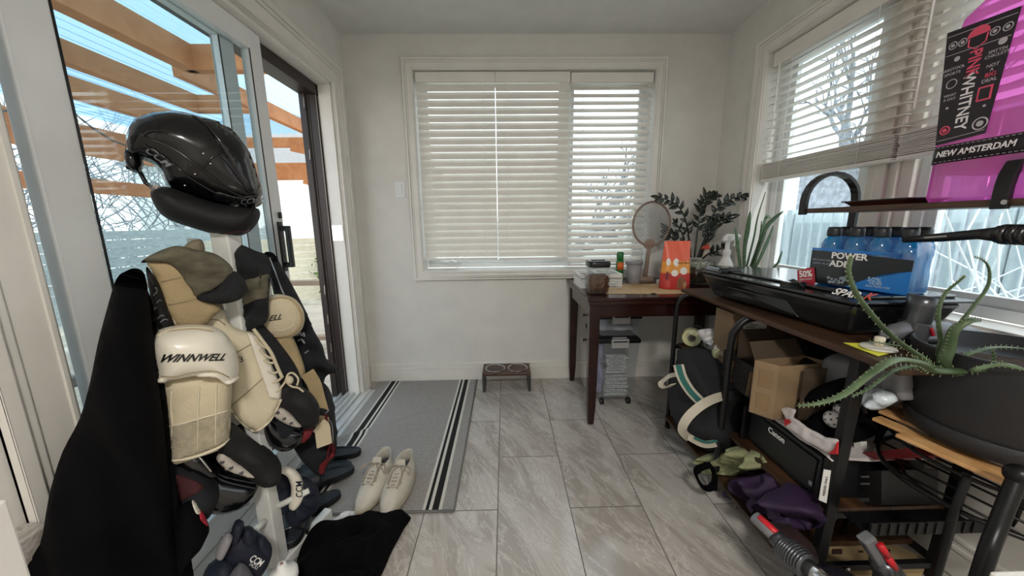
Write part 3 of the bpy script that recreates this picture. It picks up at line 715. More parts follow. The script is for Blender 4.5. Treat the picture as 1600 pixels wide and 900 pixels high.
shrub('tangle of pale bare twigs outside the right window, behind the aloe', (1.95, .55, -.35), (3.3, 1.25, 1.15), 150, 20, TW)
shrub('tangle of pale bare twigs outside the right window, behind the pack of blue bottles', (1.95, 1.3, -.35), (3.3, 2.4, 1.35), 150, 21, TW)
shrub('green leafy bush beside the pale fence, left in the open doorway', (-3.9, 7.2, -.35), (-3.2, 7.8, 1.2), 70, 31, mat('bush_green', '#5d7038', .8), 4, .15)
shrub('small green leafy bush behind the pale fence, right in the open doorway', (-2.9, 8.2, -.35), (-2.4, 8.7, 1.15), 60, 32, mat('bush_green', '#5d7038', .8), 4, .15)
struct(MB().box((-1.0, 8.5, -.35), (5.5, 8.6, 1.25)).build('wall_garden', mat('garden_wall', '#c3c6c4', .9)))

GTW = mat('grey_twigs', '#7f868c', .9)
shrub('leafless thicket behind the grey fence, left of the helmet', (-10.5, -2.6, -.35), (-7.4, 4.0, 3.6), 330, 41, GTW, 0, .6, .012)
shrub('leafless thicket behind the grey fence, behind the helmet', (-10.5, 4.2, -.35), (-7.4, 10.5, 4.2), 460, 42, GTW, 0, .6, .012)
t = thing('covered_grill', 'dark brown covered box on the deck close outside the fixed door pane', 'grill', (-1.75, .95, -.08))
MB().hexa([(-2.1, .62, -.08), (-1.45, .62, -.08), (-1.45, 1.2, -.08), (-2.1, 1.2, -.08)], [(-2.05, .66, .66), (-1.5, .66, .66), (-1.5, 1.16, .66), (-2.05, 1.16, .66)]).build('cover', mat('brown_cover', '#3d332e', .8, bump=.3, bscale=20, vary=.2), t, bevel=.03, seg=3)
MB().box((-2.07, .64, .66), (-1.48, 1.18, .70)).build('lid', mat('cover_top', '#8f8377', .7), t, bevel=.01)
# ---------------------------------------------------------------- rug, bowls
RUG = mat('rug_grey', '#a39f9b', .95, bump=.6, bscale=500, vary=.18, vscale=220)
RW = mat('rug_white', '#d9d6cd', .95, bump=.5, bscale=400); RK = mat('rug_black', '#131313', .95, bump=.4, bscale=400)
rug = thing('rug', 'grey woven rug with black and white edge stripes in front of the patio door', 'rug', (-.6, 1.9, 0))
def rz(x, y): return .007 + .004 * max(0, noise.noise(V((x * 3, y * 3, 1)))) + (.012 * math.exp(-((y - 2.0 - .55 * (x + .62)) / .02) ** 2) if x < -.45 else 0)
xa, xb, ya, yb = -.985, -.232, 1.285, 2.545
edges = [0, .055, .063, .083, .093, .108, .115]   # outer grey, white, black, white, black, white
def strip(u0, u1, m, name):
    mb = MB()
    mb.grid(lambda u, v: V((u0 + (u1 - u0) * u, ya + (yb - ya) * v, rz(u0 + (u1 - u0) * u, ya + (yb - ya) * v))), max(1, int((u1 - u0) / .02)), 60)
    mb.grid(lambda u, v: V((u0 + (u1 - u0) * u, ya + (yb - ya) * v, .001)), 1, 1)
    mb.build(name, m, rug, True)
L_ = [(xa, xa + .085, RUG, 'left_border'), (xa + .085, xa + .097, RW, 'stripe'), (xa + .097, xa + .128, RK, 'stripe'), (xa + .128, xa + .141, RW, 'stripe'), (xa + .141, xa + .154, RK, 'stripe'), (xa + .154, xa + .166, RW, 'stripe'),
      (xa + .166, xb - .135, RUG, 'pile'), (xb - .135, xb - .122, RW, 'stripe'), (xb - .122, xb - .108, RK, 'stripe'), (xb - .108, xb - .094, RW, 'stripe'), (xb - .094, xb - .066, RK, 'stripe'), (xb - .066, xb - .052, RW, 'stripe'), (xb - .052, xb, RUG, 'right_border')]
for (a, b, m, n) in L_: strip(a, b, m, n)
mb = MB()
mb.tube([(xa, ya, .006), (xb, ya, .006)], .006, 6); mb.tube([(xb, ya, .006), (xb, yb, .006)], .005, 6)
mb.build('hem', mat('rug_hem', '#6d6d6c', .9), rug, True)

WBR = wood('dark_bowl_wood', '#3b2a22', '#56382a', .35, (2, 8, 8))
t = thing('pet_bowl_stand', 'low dark wooden pet bowl stand on the floor at the back wall', 'pet stand', (0, 2.42, 0))
bx_, by0, by1, bz = .175, 2.345, 2.525, .145
mb = MB().box((-bx_, by0, bz - .022), (bx_, by1, bz)); mb.build('top_board', WBR, t, bevel=.004)
for sx in (-1, 1): MB().box((sx * bx_, by0, 0), (sx * (bx_ - .02), by1, bz - .022)).build('side_panel', mat('bowl_side', '#3c3a39', .4), t, bevel=.003)
for i, x in enumerate((-.083, .083)):
    b = thing('pet_bowl', 'stainless steel pet bowl in the left hole of the wooden stand' if i == 0 else 'stainless steel pet bowl in the right hole of the wooden stand, holding some food', 'bowl', (x, 2.435, bz), 'steel pet bowls')
    MB().lathe([(.0, -.035), (.05, -.033), (.062, -.012), (.066, .003), (.074, .005), (.074, .001), (.065, -.002), (.062, -.02), (.052, -.038), (0, -.040)], (x, 2.435, bz), 36).build('bowl_shell', CHROME, b, True)
    if i == 1:
        mb = MB(); random.seed(2)
        for k in range(26):
            a = random.uniform(0, 6.28); r = random.uniform(0, .038); mb.ell((x + r * cos(a), 2.435 + r * sin(a), bz - .03 + random.uniform(0, .004)), .005, .005, .003, 8, 5)
        tag(mb.build('kibble', mat('kibble', '#5d3b22', .8), None, True), 'a little brown kibble left in the right steel pet bowl', 'pet food', None, 'stuff')

# ---------------------------------------------------------------- table
MAH = wood('mahogany', '#1f0c09', '#33140e', .22, (1, 10, 10))
TT = .79
t = thing('table', 'dark red-brown wooden side table with square tapered legs under the back window', 'table', (.98, 2.2, 0))
MB().box((.452, 1.865, TT - .022), (1.505, 2.545, TT)).build('tabletop', MAH, t, bevel=.006)
MB().box((.462, 1.872, TT - .045), (1.495, 2.54, TT - .0225)).build('under_leaf', MAH, t, bevel=.005)
mb = MB().box((.50, 1.905, TT - .12), (1.46, 1.925, TT - .045)).box((.50, 2.505, TT - .12), (1.46, 2.525, TT - .045)).box((.48, 1.93, TT - .12), (.50, 2.51, TT - .045)).box((1.46, 1.93, TT - .12), (1.48, 2.51, TT - .045))
mb.build('apron', MAH, t, bevel=.002)
def sq(x, y, z, h): return [(x - h, y - h, z), (x + h, y - h, z), (x + h, y + h, z), (x - h, y + h, z)]
for (x, y) in ((.503, 1.925), (.503, 2.515), (1.462, 1.925), (1.462, 2.515)):
    dx = -.006 if x < 1 else .006; m_ = MB()
    m_.hexa(sq(x, y, .12, .024), sq(x, y, TT - .046, .031)); m_.hexa(sq(x, y, 0, .017), sq(x, y, .12, .024))
    m_.build('leg', MAH, t, bevel=.003)
def knob(c, d): return MB().tube([V(c), V(c) + V(d) * .01, V(c) + V(d) * .022], [.006, .006, .012], 12).build('leg_knob', BLKP, t, True)
knob((.468, 1.93, .53), (-1, 0, 0)); knob((.478, 2.0, .66), (-1, 0, 0))

# storage bins
CL = film('clear_bin_plastic', '#e6ebf0', .16, .25, .08)
def bin_(name, label, x0, x1, y0, y1, z0, z1, tp, wheels, papers, flip):
    t = thing(name, label, 'storage bin', ((x0 + x1) / 2, (y0 + y1) / 2, z0 if not wheels else 0), 'clear bins under the table')
    mb = MB(); r = lambda z, k: [(x0 + k, y0 + k, z), (x1 - k, y0 + k, z), (x1 - k, y1 - k, z), (x0 + k, y1 - k, z)]
    ka = tp
    lo, hi = r(z0, ka), r(z1 - .03, .006)
    mb.add([V(p) for p in lo + hi], [(3, 2, 1, 0), (0, 1, 5, 4), (1, 2, 6, 5), (2, 3, 7, 6), (3, 0, 4, 7)])
    mb.build('tub', CL, t, bevel=.012, seg=3)
    MB().hexa(r(z1 - .036, .0), r(z1 - .004, .002)).build('lid', BLKP, t, bevel=.010, seg=3)
    xm = (x0 + x1) / 2
    mb = MB(); mb.box((xm - .055, y0 - .012, z1 - .062), (xm + .055, y0 - .001, z1 - .003)); mb.box((xm - .045, y0 - .004, z1 - .001), (xm + .045, y0 + .02, z1 + .004))
    mb.build('latch', mat('grey_latch', '#a8a9aa', .4), t, bevel=.004)
    mb = MB(); mb.box((xm - .045, y0 - .0145, z1 - .022), (xm + .045, y0 - .0115, z1 - .015)); mb.build('latch_slot', BLKP, t)
    if wheels:
        for (x, y) in ((x0 + ka + .02, y0 + ka + .02), (x1 - ka - .02, y0 + ka + .02), (x0 + ka + .02, y1 - ka - .03), (x1 - ka - .02, y1 - ka - .03)):
            w = MB().cyl((x - .012, y, .022), (x + .012, y, .022), .022, n=18); w.cyl((x, y, .03), (x, y + .0, z0), .012, n=10); w.build('caster', BLKP, t, True, bevel=.002)
    return t
b1 = bin_('storage_bin', 'tall clear storage bin on casters with black lid, on the floor under the table', .583, .862, 2.10, 2.47, .05, .475, .03, True, 1, 0)
b2 = bin_('storage_bin', 'shallow clear storage bin with a black lid, stacked on the taller one', .583, .862, 2.10, 2.47, .482, .635, .02, False, 0, 0)
PAPER = mat('printed_paper', '#cfd0cf', .7, vary=.3, vscale=60)
c1 = thing('paper_stack', 'stack of folded white printed papers inside the tall clear bin', 'papers', (.72, 2.2, .06))
mb = MB(); random.seed(8)
for i in range(16): j = random.uniform(-.008, .008); mb.box((.655 + j, 2.145 + .008 * (i % 3), .062 + i * .009), (.80 + j, 2.36, .069 + i * .009))
for i in range(9): j = random.uniform(-.01, .01); mb.box((.665 + j, 2.150, .22 + i * .014), (.79 + j, 2.155 + .02, .232 + i * .014))
mb.build('sheets', PAPER, c1)
mb = MB()
for i in range(10): mb.box((.672, 2.1475, .235 + i * .011), (.672 + random.uniform(.06, .11), 2.1485, .238 + i * .011))
mb.build('printed_lines', mat('print_ink', '#7d7f82', .8), c1)
c2 = MB(); puff(c2, [(.60, 2.25, .07), (.64, 2.25, .06), (.66, 2.25, .14), (.64, 2.25, .3), (.655, 2.25, .4), (.62, 2.25, .42), (.60, 2.25, .25)], .2, (0, 1, 0), .02, wr=.05, ws=14)
tag(c2.build('crumpled_bag', mat('violet_plastic', '#8f8aa6', .4), None, True), 'crumpled violet plastic bag showing through the left side of the tall bin', 'bag')
c3 = MB(); puff(c3, [(.61, 2.25, .498), (.72, 2.25, .495), (.83, 2.25, .5), (.84, 2.25, .54), (.76, 2.25, .56), (.66, 2.25, .585), (.61, 2.25, .55)], .22, (0, 1, 0), .02, wr=.04, ws=12)
tag(c3.build('folded_cloth', mat('pale_grey_cloth', '#b8bac4', .8), None, True), 'pale grey folded cloth inside the shallow top bin', 'cloth')

# table-top things
MATB = wood('bamboo_mat', '#b08f64', '#cfb185', .6, (60, 2, 2), 1)
mb = MB(); mb.add([(.588, 1.975, TT + .003), (1.075, 1.935, TT + .003), (1.10, 2.27, TT + .003), (.62, 2.30, TT + .003), (.588, 1.975, TT + .0005), (1.075, 1.935, TT + .0005), (1.10, 2.27, TT + .0005), (.62, 2.30, TT + .0005)], [(0, 1, 2, 3), (7, 6, 5, 4), (0, 4, 5, 1), (1, 5, 6, 2), (2, 6, 7, 3), (3, 7, 4, 0)])
pm = thing('placemat', 'tan bamboo slat placemat lying on the table', 'placemat', (.84, 2.1, TT))
mb.build('woven_slats', MATB, pm)
MB().box((.84, 1.951, TT + .001), (.865, 1.958, TT + .005)).build('burn_mark', mat('dark_knot', '#2a1c12', .7), pm)
jx, jy = .547, 2.035
j = thing('kibble_jar', 'square clear jar with black lid, half full of kibble, at the table left end', 'jar', (jx, jy, TT))
MB().lathe([(.058, .001), (.062, .02), (.064, .15), (.060, .158), (.056, .158), (.059, .02), (.054, .006), (0, .006)], (jx, jy, TT), 32, sq=.62).build('jar_body', pane('jar_plastic', (.95, .97, .97), .06), j, True)
MB().lathe([(.062, .155), (.064, .16), (.064, .185), (.060, .19), (0, .19)], (jx, jy, TT), 32, sq=.6).build('jar_lid', BLKP, j, True)
MB().box((jx - .04, jy - .012, TT + .19), (jx + .04, jy + .012, TT + .196)).build('lid_lever', mat('lid_metal', '#55585a', .3, .6), j, bevel=.002)
mb = MB(); random.seed(3)
mb.lathe([(0, .009), (.050, .009), (.052, .06), (.052, .096), (0, .098)], (jx, jy, TT), 24, sq=.6)
for k in range(330):
    f = random.random()
    if f < .75:
        a = random.choice((0, 1, 2, 3)); s_ = random.uniform(-.05, .05); z = random.uniform(.012, .1)
        p = [(s_, -.052), (s_, .052), (-.052, s_), (.052, s_)][a]
    else: p = (random.uniform(-.05, .05), random.uniform(-.05, .05)); z = .1
    mb.ell((jx + p[0], jy + p[1], TT + z), .0058, .0058, .0048, 7, 5)
tag(mb.build('kibble', mat('kibble_brown', '#6a4630', .85, vary=.35, vscale=90), None, True), 'brown dry kibble filling the lower half of the square jar', 'pet food', None, 'stuff')
WPL = mat('white_plastic', '#e9e9e7', .35)
def basket(label, x0, x1, y0, y1, h):
    t = thing('basket', label, 'basket', ((x0 + x1) / 2, (y0 + y1) / 2, TT), 'white baskets on the table')
    mb = MB(); k = .008
    def wall(a, b, nx_, rows=4):
        a = V(a); b = V(b); d = b - a
        n = nx_
        # lattice wall with holes: rows of bars
        for i in range(n + 1): p = a + d * (i / n); mb.bar(p, p + V((0, 0, h * .72)), .0058, .004, up=d.normalized())
        for r in range(rows + 1): z = h * .72 * r / rows; mb.bar(a + V((0, 0, z + .002)), b + V((0, 0, z + .002)), .004, .0055)
        mb.bar(a + V((0, 0, h * .86)), b + V((0, 0, h * .86)), .004, h * .26)
    wall((x0, y0, TT), (x1, y0, TT), 11); wall((x0, y1, TT), (x1, y1, TT), 11); wall((x0, y0, TT), (x0, y1, TT), 8); wall((x1, y0, TT), (x1, y1, TT), 8)
    mb.box((x0, y0, TT), (x1, y1, TT + .003)); mb.build('lattice', WPL, t)
    r = MB()
    for a, b in (((x0, y0), (x1, y0)), ((x1, y0), (x1, y1)), ((x1, y1), (x0, y1)), ((x0, y1), (x0, y0))): r.tube([(a[0], a[1], TT + h), (b[0], b[1], TT + h)], .006, 8)
    r.build('rim', WPL, t, True)
basket('white perforated plastic basket behind the kibble jar, left of the two', .475, .59, 2.16, 2.36, .085)
basket('white perforated plastic basket right of the kibble jar, beside the green can', .605, .735, 2.16, 2.36, .085)
cx, cy = .775, 2.33
t = thing('spray_can', 'slim green aerosol can with an orange label on the table', 'spray can', (cx, cy, TT))
GRN = mat('can_green', '#1d6b33', .3)
MB().lathe([(.024, 0), (.026, .004), (.026, .15), (.022, .16), (0, .16)], (cx, cy, TT), 24).build('can_body', GRN, t, True)
MB().lathe([(.021, .16), (.023, .165), (.023, .205), (.018, .214), (0, .215)], (cx, cy, TT), 24).build('cap', GRN, t, True)
mb = MB(); mb.grid(lambda u, v: V((cx + .0266 * sin((u - .5) * 1.9), cy - .0266 * cos((u - .5) * 1.9), TT + .095 + v * .05)), 10, 1); mb.build('label_patch', mat('can_orange', '#d9682a', .4), t, True, thick=.0006)
mb = MB(); mb.grid(lambda u, v: V((cx + .0266 * sin((u - .5) * 1.7), cy - .0266 * cos((u - .5) * 1.7), TT + .03 + v * .02)), 10, 1); mb.build('label_patch', mat('can_white', '#d8e4d4', .4), t, True, thick=.0006)
cx, cy = .865, 2.31
t = thing('waste_cup', 'grey plastic tapered cup with a hinged lid beside the green can', 'cup', (cx, cy, TT))
GP = mat('grey_plastic', '#8f8f92', .45)
MB().lathe([(.040, 0), (.043, .004), (.052, .14), (.050, .14), (.042, .01), (0, .01)], (cx, cy, TT), 28).build('cup_body', GP, t, True)
MB().lathe([(.054, .135), (.057, .138), (.057, .152), (.050, .158), (0, .158)], (cx, cy, TT), 28).build('cup_lid', GP, t, True)
# racket in its dock
rx_, ry_ = .962, 2.36
t = thing('electric_racket', 'taupe electric fly racket with a mesh head standing in its charging base', 'racket', (rx_, ry_, TT))
TAU = mat('taupe_plastic', '#8a776b', .42)
mb = MB().lathe([(.055, 0), (.055, .03), (.045, .038), (.03, .04), (0, .04)], (rx_, ry_, TT), 30, sy=.7, sq=.5); mb.build('charging_base', TAU, t, True)
tx = .035   # lean
hp = lambda z: V((rx_ + tx * (z / .55), ry_, TT + z))
MB().tube([hp(.03), hp(.1), hp(.18), hp(.25)], [.022, .020, .019, .023], 16, flat=.7).build('racket_handle', TAU, t, True)
MB().cyl(hp(.262) + V((0, -.016, 0)), hp(.262) + V((0, .016, 0)), .034, n=28).build('switch_disc', TAU, t, True, bevel=.003)
hc = hp(.395); A, B = .125, .145
ring = [hc + V((A * cos(a), 0, B * sin(a))) for a in [2 * pi * i / 48 for i in range(48)]]
MB().tube(ring, .0075, 10, closed=True).build('hoop', TAU, t, True)
mb = MB(); n = 17
for i in range(-n, n + 1):
    for s_ in (1, -1):
        # diagonal wires clipped to the ellipse
        c = i * .0165; pts = []
        for q in range(41):
            xx = -A + 2 * A * q / 40; zz = s_ * xx * .62 + c
            if (xx / A) ** 2 + (zz / B) ** 2 < .97: pts.append(hc + V((xx, .0, zz)))
        if len(pts) > 1: mb.tube([pts[0], pts[-1]], .0017, 4)
mb.build('mesh_wires', mat('mesh_metal', '#c9cdd0', .3, .8), t)
t = thing('charger_plug', 'small white charger block between the racket and the treats bag', 'charger', (1.04, 2.27, TT))
MB().box((1.012, 2.25, TT), (1.065, 2.29, TT + .03)).build('charger_body', WPL, t, bevel=.005)
MB().tube([(1.06, 2.28, TT + .015), (1.09, 2.33, TT + .01), (1.05, 2.36, TT + .10), (1.035, 2.37, TT + .02)], .0025, 6).build('cable', WPL, t, True)
# treats bag
t = thing('treats_bag', 'upright orange and red bag of dog treats on the table', 'bag', (1.10, 2.14, TT))
o_ = [at(p[0], p[1], 'y', 2.10) for p in ((1032, 450), (1078, 455), (1079, 420), (1077, 378), (1060, 377), (1040, 381), (1036, 400))]
zb_ = TT + .002; xs = [p.x for p in o_]; x0_, x1_ = min(xs), max(xs); zt_ = max(p.z for p in o_)
RED = mat('bag_red', '#c63a35', .35); ORA = mat('bag_orange', '#e99a3a', .35); COR = mat('bag_coral', '#e8664a', .35)
def bagf(u, v, side):
    wv = .5 - .5 * (v ** 1.6) * .14; th = .048 * (1 - v ** 1.5) + .003
    xx = x0_ + (x1_ - x0_) * (.5 + (u - .5) * 2 * wv) + .012 * v
    bul = th * (1 - (2 * u - 1) ** 4) ** .5
    return V((xx, 2.12 + .02 * v + side * (bul + .0015) + .003 * sin(u * 17 + v * 9) * (1 - abs(2 * u - 1)), zb_ + (zt_ - zb_) * v))
mb = MB()
for side in (-1, 1):
    for j in range(24):
        v0, v1 = j / 24, (j + 1) / 24; mb.cur = 0 if v1 < .36 else (1 if v1 < .62 else 2)
        vs = [bagf(i / 16, v0, side) for i in range(17)] + [bagf(i / 16, v1, side) for i in range(17)]
        mb.add(vs, [(i, i + 1, 18 + i, 17 + i) for i in range(16)])
mb.cur = 0; mb.add([bagf(i / 16, 0, -1) for i in range(17)] + [bagf(i / 16, 0, 1) for i in range(16, -1, -1)], [tuple(range(34))])
mb.build('pouch', [RED, ORA, COR], t, True)
def disc(u, v, r, m, name='emblem', sy=1, n=20):
    mb = MB(); vs = [bagf(u, v, -1) + V((0, -.0016, 0))]
    for k in range(n): a = 2 * pi * k / n; vs.append(bagf(u + r * cos(a), v + r * .62 * sy * sin(a), -1) + V((0, -.0012, 0)))
    mb.add(vs, [(0, 1 + k, 1 + (k + 1) % n) for k in range(n)]); return mb.build(name, m, t)
WH = mat('label_white', '#f1ece4', .5); BRN = mat('dog_brown', '#8a5a3a', .6)
disc(.42, .56, .10, WH, sy=1.3); disc(.37, .34, .11, WH); disc(.68, .38, .12, WH); disc(.16, .57, .07, WH, sy=1.8); disc(.14, .28, .06, mat('bag_dark', '#7f1e24', .5), sy=2.5)
disc(.60, .16, .14, BRN, 'dog_picture', 1.2); disc(.55, .08, .10, BRN, 'dog_picture', 1.0); disc(.72, .10, .06, mat('dog_tan', '#c79c6b', .6), 'dog_picture', 2)
text('Real Beef', .020, 'lettering', mat('bag_ink', '#8f2a1a', .6), t, bagf(.68, .55, -1) + V((0, -.003, 0)), (1, 0, 0), (0, .05, 1))

# ZZ plant in a glass pot
LEAFD = mat('zz_leaf', '#141d13', .35, vary=.4, vscale=20, coat=.3); STEM = mat('zz_stem', '#2c3a22', .5)
px_, py_ = 1.29, 2.30
t = thing('potted_zz_plant', 'dark green plant with arching glossy-leaved stems in a clear glass pot of pebbles', 'plant', (px_, py_, TT))
MB().lathe([(.0, .003), (.085, .003), (.10, .03), (.105, .15), (.10, .15), (.095, .03), (0, .01)], (px_, py_, TT), 36).build('glass_pot', pane('pot_glass', (.9, .95, .93), .08), t, True)
mb = MB().lathe([(0, .01), (.080, .01), (.092, .03), (.097, .09), (0, .10)], (px_, py_, TT), 30); mb.build('soil', mat('potting_soil', '#3c2c20', .95, bump=.8, bscale=90, vary=.5, vscale=60), t, True)
mb = MB(); random.seed(4)
for k in range(120):
    a = random.uniform(0, 6.28); r = .1 * math.sqrt(random.random()) * .93; mb.ell((px_ + r * cos(a), py_ + r * sin(a), TT + .105 + .03 * random.random()), random.uniform(.007, .011), random.uniform(.007, .011), .006, 8, 5)
tag(mb.build('pebbles', mat('pebble', '#d8d2c6', .5, vary=.3, vscale=30), t, True), 'white pebbles', None, None, 'stuff')
def leaf(mb, p, d, up, L, W, fold=.2, curl=.1, n=5):
    d = d.normalized(); s_ = d.cross(up); s_ = s_.normalized() if s_.length > 1e-4 else V((1, 0, 0)); u2 = s_.cross(d)
    vs = []; fs = []
    for i in range(n + 1):
        t_ = i / n; w = W * .5 * (sin(pi * min(1, t_ * 1.02) ** .75) ** .8 if 0 < t_ < 1 else .02); c = p + d * L * t_ - u2 * curl * L * t_ * t_
        vs += [c - s_ * w + u2 * fold * w, c, c + s_ * w + u2 * fold * w]
    for i in range(n): a = i * 3; fs += [(a, a + 1, a + 4, a + 3), (a + 1, a + 2, a + 5, a + 4)]
    mb.add(vs, fs)
def frond(pxs, y0, y1, n, L, W, nm='frond', m=LEAFD):
    n = max(6, int(n * .75)); W *= 1.2
    pts = []
    for i, q in enumerate(pxs): pts.append(at(q[0], q[1], 'y', y0 + (y1 - y0) * i / (len(pxs) - 1)))
    sp_ = spline(pts, 8); mb = MB(); mb.tube(sp_, [.006 - .0035 * i / len(sp_) for i in range(len(sp_))], 6)
    N = len(sp_) - 1
    for k in range(n):
        f = .30 + .7 * k / (n - 1); i = min(N - 1, int(f * N)); d = (sp_[i + 1] - sp_[i]).normalized(); side = 1 if k % 2 else -1
        x = d.cross(V((0, 1, 0))).normalized() * side
        ld_ = (d * .75 + x * .8 + V((random.uniform(-.2, .2), random.uniform(-.35, .15), random.uniform(-.1, .15)))).normalized()
        leaf(mb, sp_[i], ld_, V((0, -1, .3)), L * random.uniform(.85, 1.1) * (1 - .3 * f * (f > .8)), W)
    leaf(mb, sp_[-1], (sp_[-1] - sp_[-3]), V((0, -1, .3)), L, W)
    mb.build(nm, m, t, True, thick=.0012)
random.seed(21)
frond([(1079, 402), (1077, 380), (1073, 350), (1062, 325), (1047, 314), (1030, 309)], 2.30, 2.25, 22, .062, .022)
frond([(1085, 402), (1088, 375), (1092, 345), (1096, 322), (1104, 308), (1116, 306)], 2.30, 2.36, 24, .072, .024)
frond([(1092, 402), (1102, 370), (1112, 340), (1125, 322), (1140, 312), (1158, 307)], 2.28, 2.2, 18, .060, .026)
frond([(1095, 402), (1103, 378), (1112, 358), (1122, 345), (1138, 340)], 2.26, 2.15, 18, .065, .026)
frond([(1078, 400), (1072, 385), (1066, 365), (1058, 352), (1055, 347)], 2.27, 2.2, 12, .045, .015)
frond([(1098, 404), (1108, 396), (1120, 392), (1130, 385)], 2.24, 2.15, 9, .055, .024)
frond([(1073, 400), (1062, 385), (1050, 372), (1043, 362)], 2.35, 2.38, 9, .075, .040)
frond([(1090, 402), (1098, 380), (1105, 365), (1110, 352), (1113, 345)], 2.33, 2.38, 14, .055, .024)
t2 = thing('mushroom_ornament', 'little red capped mushroom ornament stuck among the plant stems', 'ornament', (px_ + .03, py_ - .05, TT + .13))
m0 = at(1101, 401, 'y', 2.24); m1 = at(1103, 389, 'y', 2.24)
MB().tube([m0, m1], .006, 8).build('stalk', mat('mushroom_white', '#d9c9b4', .6), t2, True)
MB().lathe([(.032, 0), (.026, .01), (.008, .032), (0, .035)], m1, 20).build('mushroom_cap', mat('mushroom_red', '#b5402f', .5), t2, True)

# spray bottle
sx_, sy_ = 1.395, 2.12
b0 = at(1133, 420, 'y', sy_); sx_ = b0.x
t = thing('spray_bottle', 'white trigger spray bottle with a red label behind the black case', 'spray bottle', (sx_, sy_, TT))
zt = at(1133, 363, 'y', sy_).z - TT
MB().lathe([(.040, 0), (.044, .006), (.044, .12), (.040, .15), (.022, .185), (.017, .20), (.022, .21), (.022, .235), (.013, .24), (.013, zt - .055), (0, zt - .055)], (sx_, sy_, TT), 28).build('bottle_body', WPL, t, True)
mb = MB(); c = V((sx_, sy_, TT + zt - .03)); mb.prism([c + V(p) for p in ((-.035, -.014, -.022), (.018, -.014, -.026), (.03, -.014, -.01), (.062, -.014, -.004), (.062, -.014, .018), (-.01, -.014, .02), (-.03, -.014, .0))], (0, .028, 0)); mb.build('spray_head', WPL, t, bevel=.004)
mb = MB(); mb.tube([c + V((.035, 0, -.01)), c + V((.045, 0, -.03)), c + V((.04, 0, -.055))], .006, 8); mb.build('trigger', WPL, t, True)
MB().cyl(c + V((.062, 0, .006)), c + V((.074, 0, .006)), .008, n=12).build('nozzle', WPL, t, True)
mb = MB(); mb.grid(lambda u, v: V((sx_ + .0446 * sin((u - .5) * 2.2), sy_ - .0446 * cos((u - .5) * 2.2), TT + .05 + v * .07)), 12, 1); mb.build('label', mat('bottle_label', '#a8483f', .5, vary=.3, vscale=80), t, True, thick=.0006)
# snake plant in a wicker basket
spx, spy = at(1188, 412, 'y', 1.98).x, 1.98
spx = min(spx, 1.41)
t = thing('snake_plant', 'snake plant with upright sword leaves in a wicker basket at the right window', 'plant', (spx, 2.02, TT))
WK = mat('wicker', '#a58656', .8, bump=.6, bscale=120, vary=.3, vscale=30)
mb = MB()
for k in range(9): mb.tube([(spx + (.075 + .002 * k) * cos(a), 2.02 + (.075 + .002 * k) * sin(a), TT + .008 + k * .0125 + .003 * sin(a * 9 + k * pi)) for a in [2 * pi * i / 40 for i in range(40)]], .0068, 6, closed=True)
mb.lathe([(0, .002), (.07, .002), (.07, .1), (0, .1)], (spx, 2.02, TT), 20)
mb.build('wicker_basket', WK, t, True)
SN = mat('snake_leaf', '#2f4a2c', .4, col2='#57704a', vscale=30, stretch=(1, 1, 6)); random.seed(9)
def blade(pxs, y0, y1, W, tw=0):
    pts = [at(q[0], q[1], 'y', y0 + (y1 - y0) * i / (len(pxs) - 1)) for i, q in enumerate(pxs)]
    pts[0] = V((spx + (pts[0].x - spx) * .5, pts[0].y, TT + .09)); sp_ = spline(pts, 8); mb = MB(); N = len(sp_) - 1; vs = []; fs = []
    for i, p in enumerate(sp_):
        f = i / N; w = W * (.55 + .9 * f if f < .5 else 1.0) * (1 - max(0, (f - .5) * 2) ** 2.2) * .5 + .0008
        d = (sp_[min(N, i + 1)] - sp_[max(0, i - 1)]).normalized(); a = tw * f + .3; s_ = d.cross(V((sin(a), -cos(a), 0))).normalized(); u2 = s_.cross(d)
        vs += [p - s_ * w + u2 * w * .35, p, p + s_ * w + u2 * w * .35]
    for i in range(N): a = i * 3; fs += [(a, a + 1, a + 4, a + 3), (a + 1, a + 2, a + 5, a + 4)]
    mb.add(vs, fs); mb.build('leaf', SN, t, True, thick=.003)
blade([(1180, 412), (1188, 380), (1196, 355), (1210, 340), (1224, 330)], 2.0, 1.9, .030)
blade([(1176, 412), (1186, 375), (1195, 340), (1203, 345)][:3] + [(1204, 341)], 2.02, 2.04, .03, .5)
blade([(1165, 412), (1163, 385), (1168, 355), (1172, 330)], 2.02, 2.0, .028, -.4)
blade([(1170, 412), (1176, 375), (1183, 340), (1196, 300)], 2.04, 2.0, .022, .8)
blade([(1155, 414), (1152, 390), (1150, 372), (1148, 355)], 2.0, 1.98, .026, .2)
blade([(1172, 412), (1180, 395), (1186, 372), (1190, 345)], 2.0, 1.95, .024, 1.0)
blade([(1180, 414), (1190, 395), (1200, 372), (1208, 352)], 1.98, 1.93, .030, .3)
blade([(1205, 420), (1212, 414), (1218, 402), (1222, 392)][:4], 1.93, 1.88, .016)
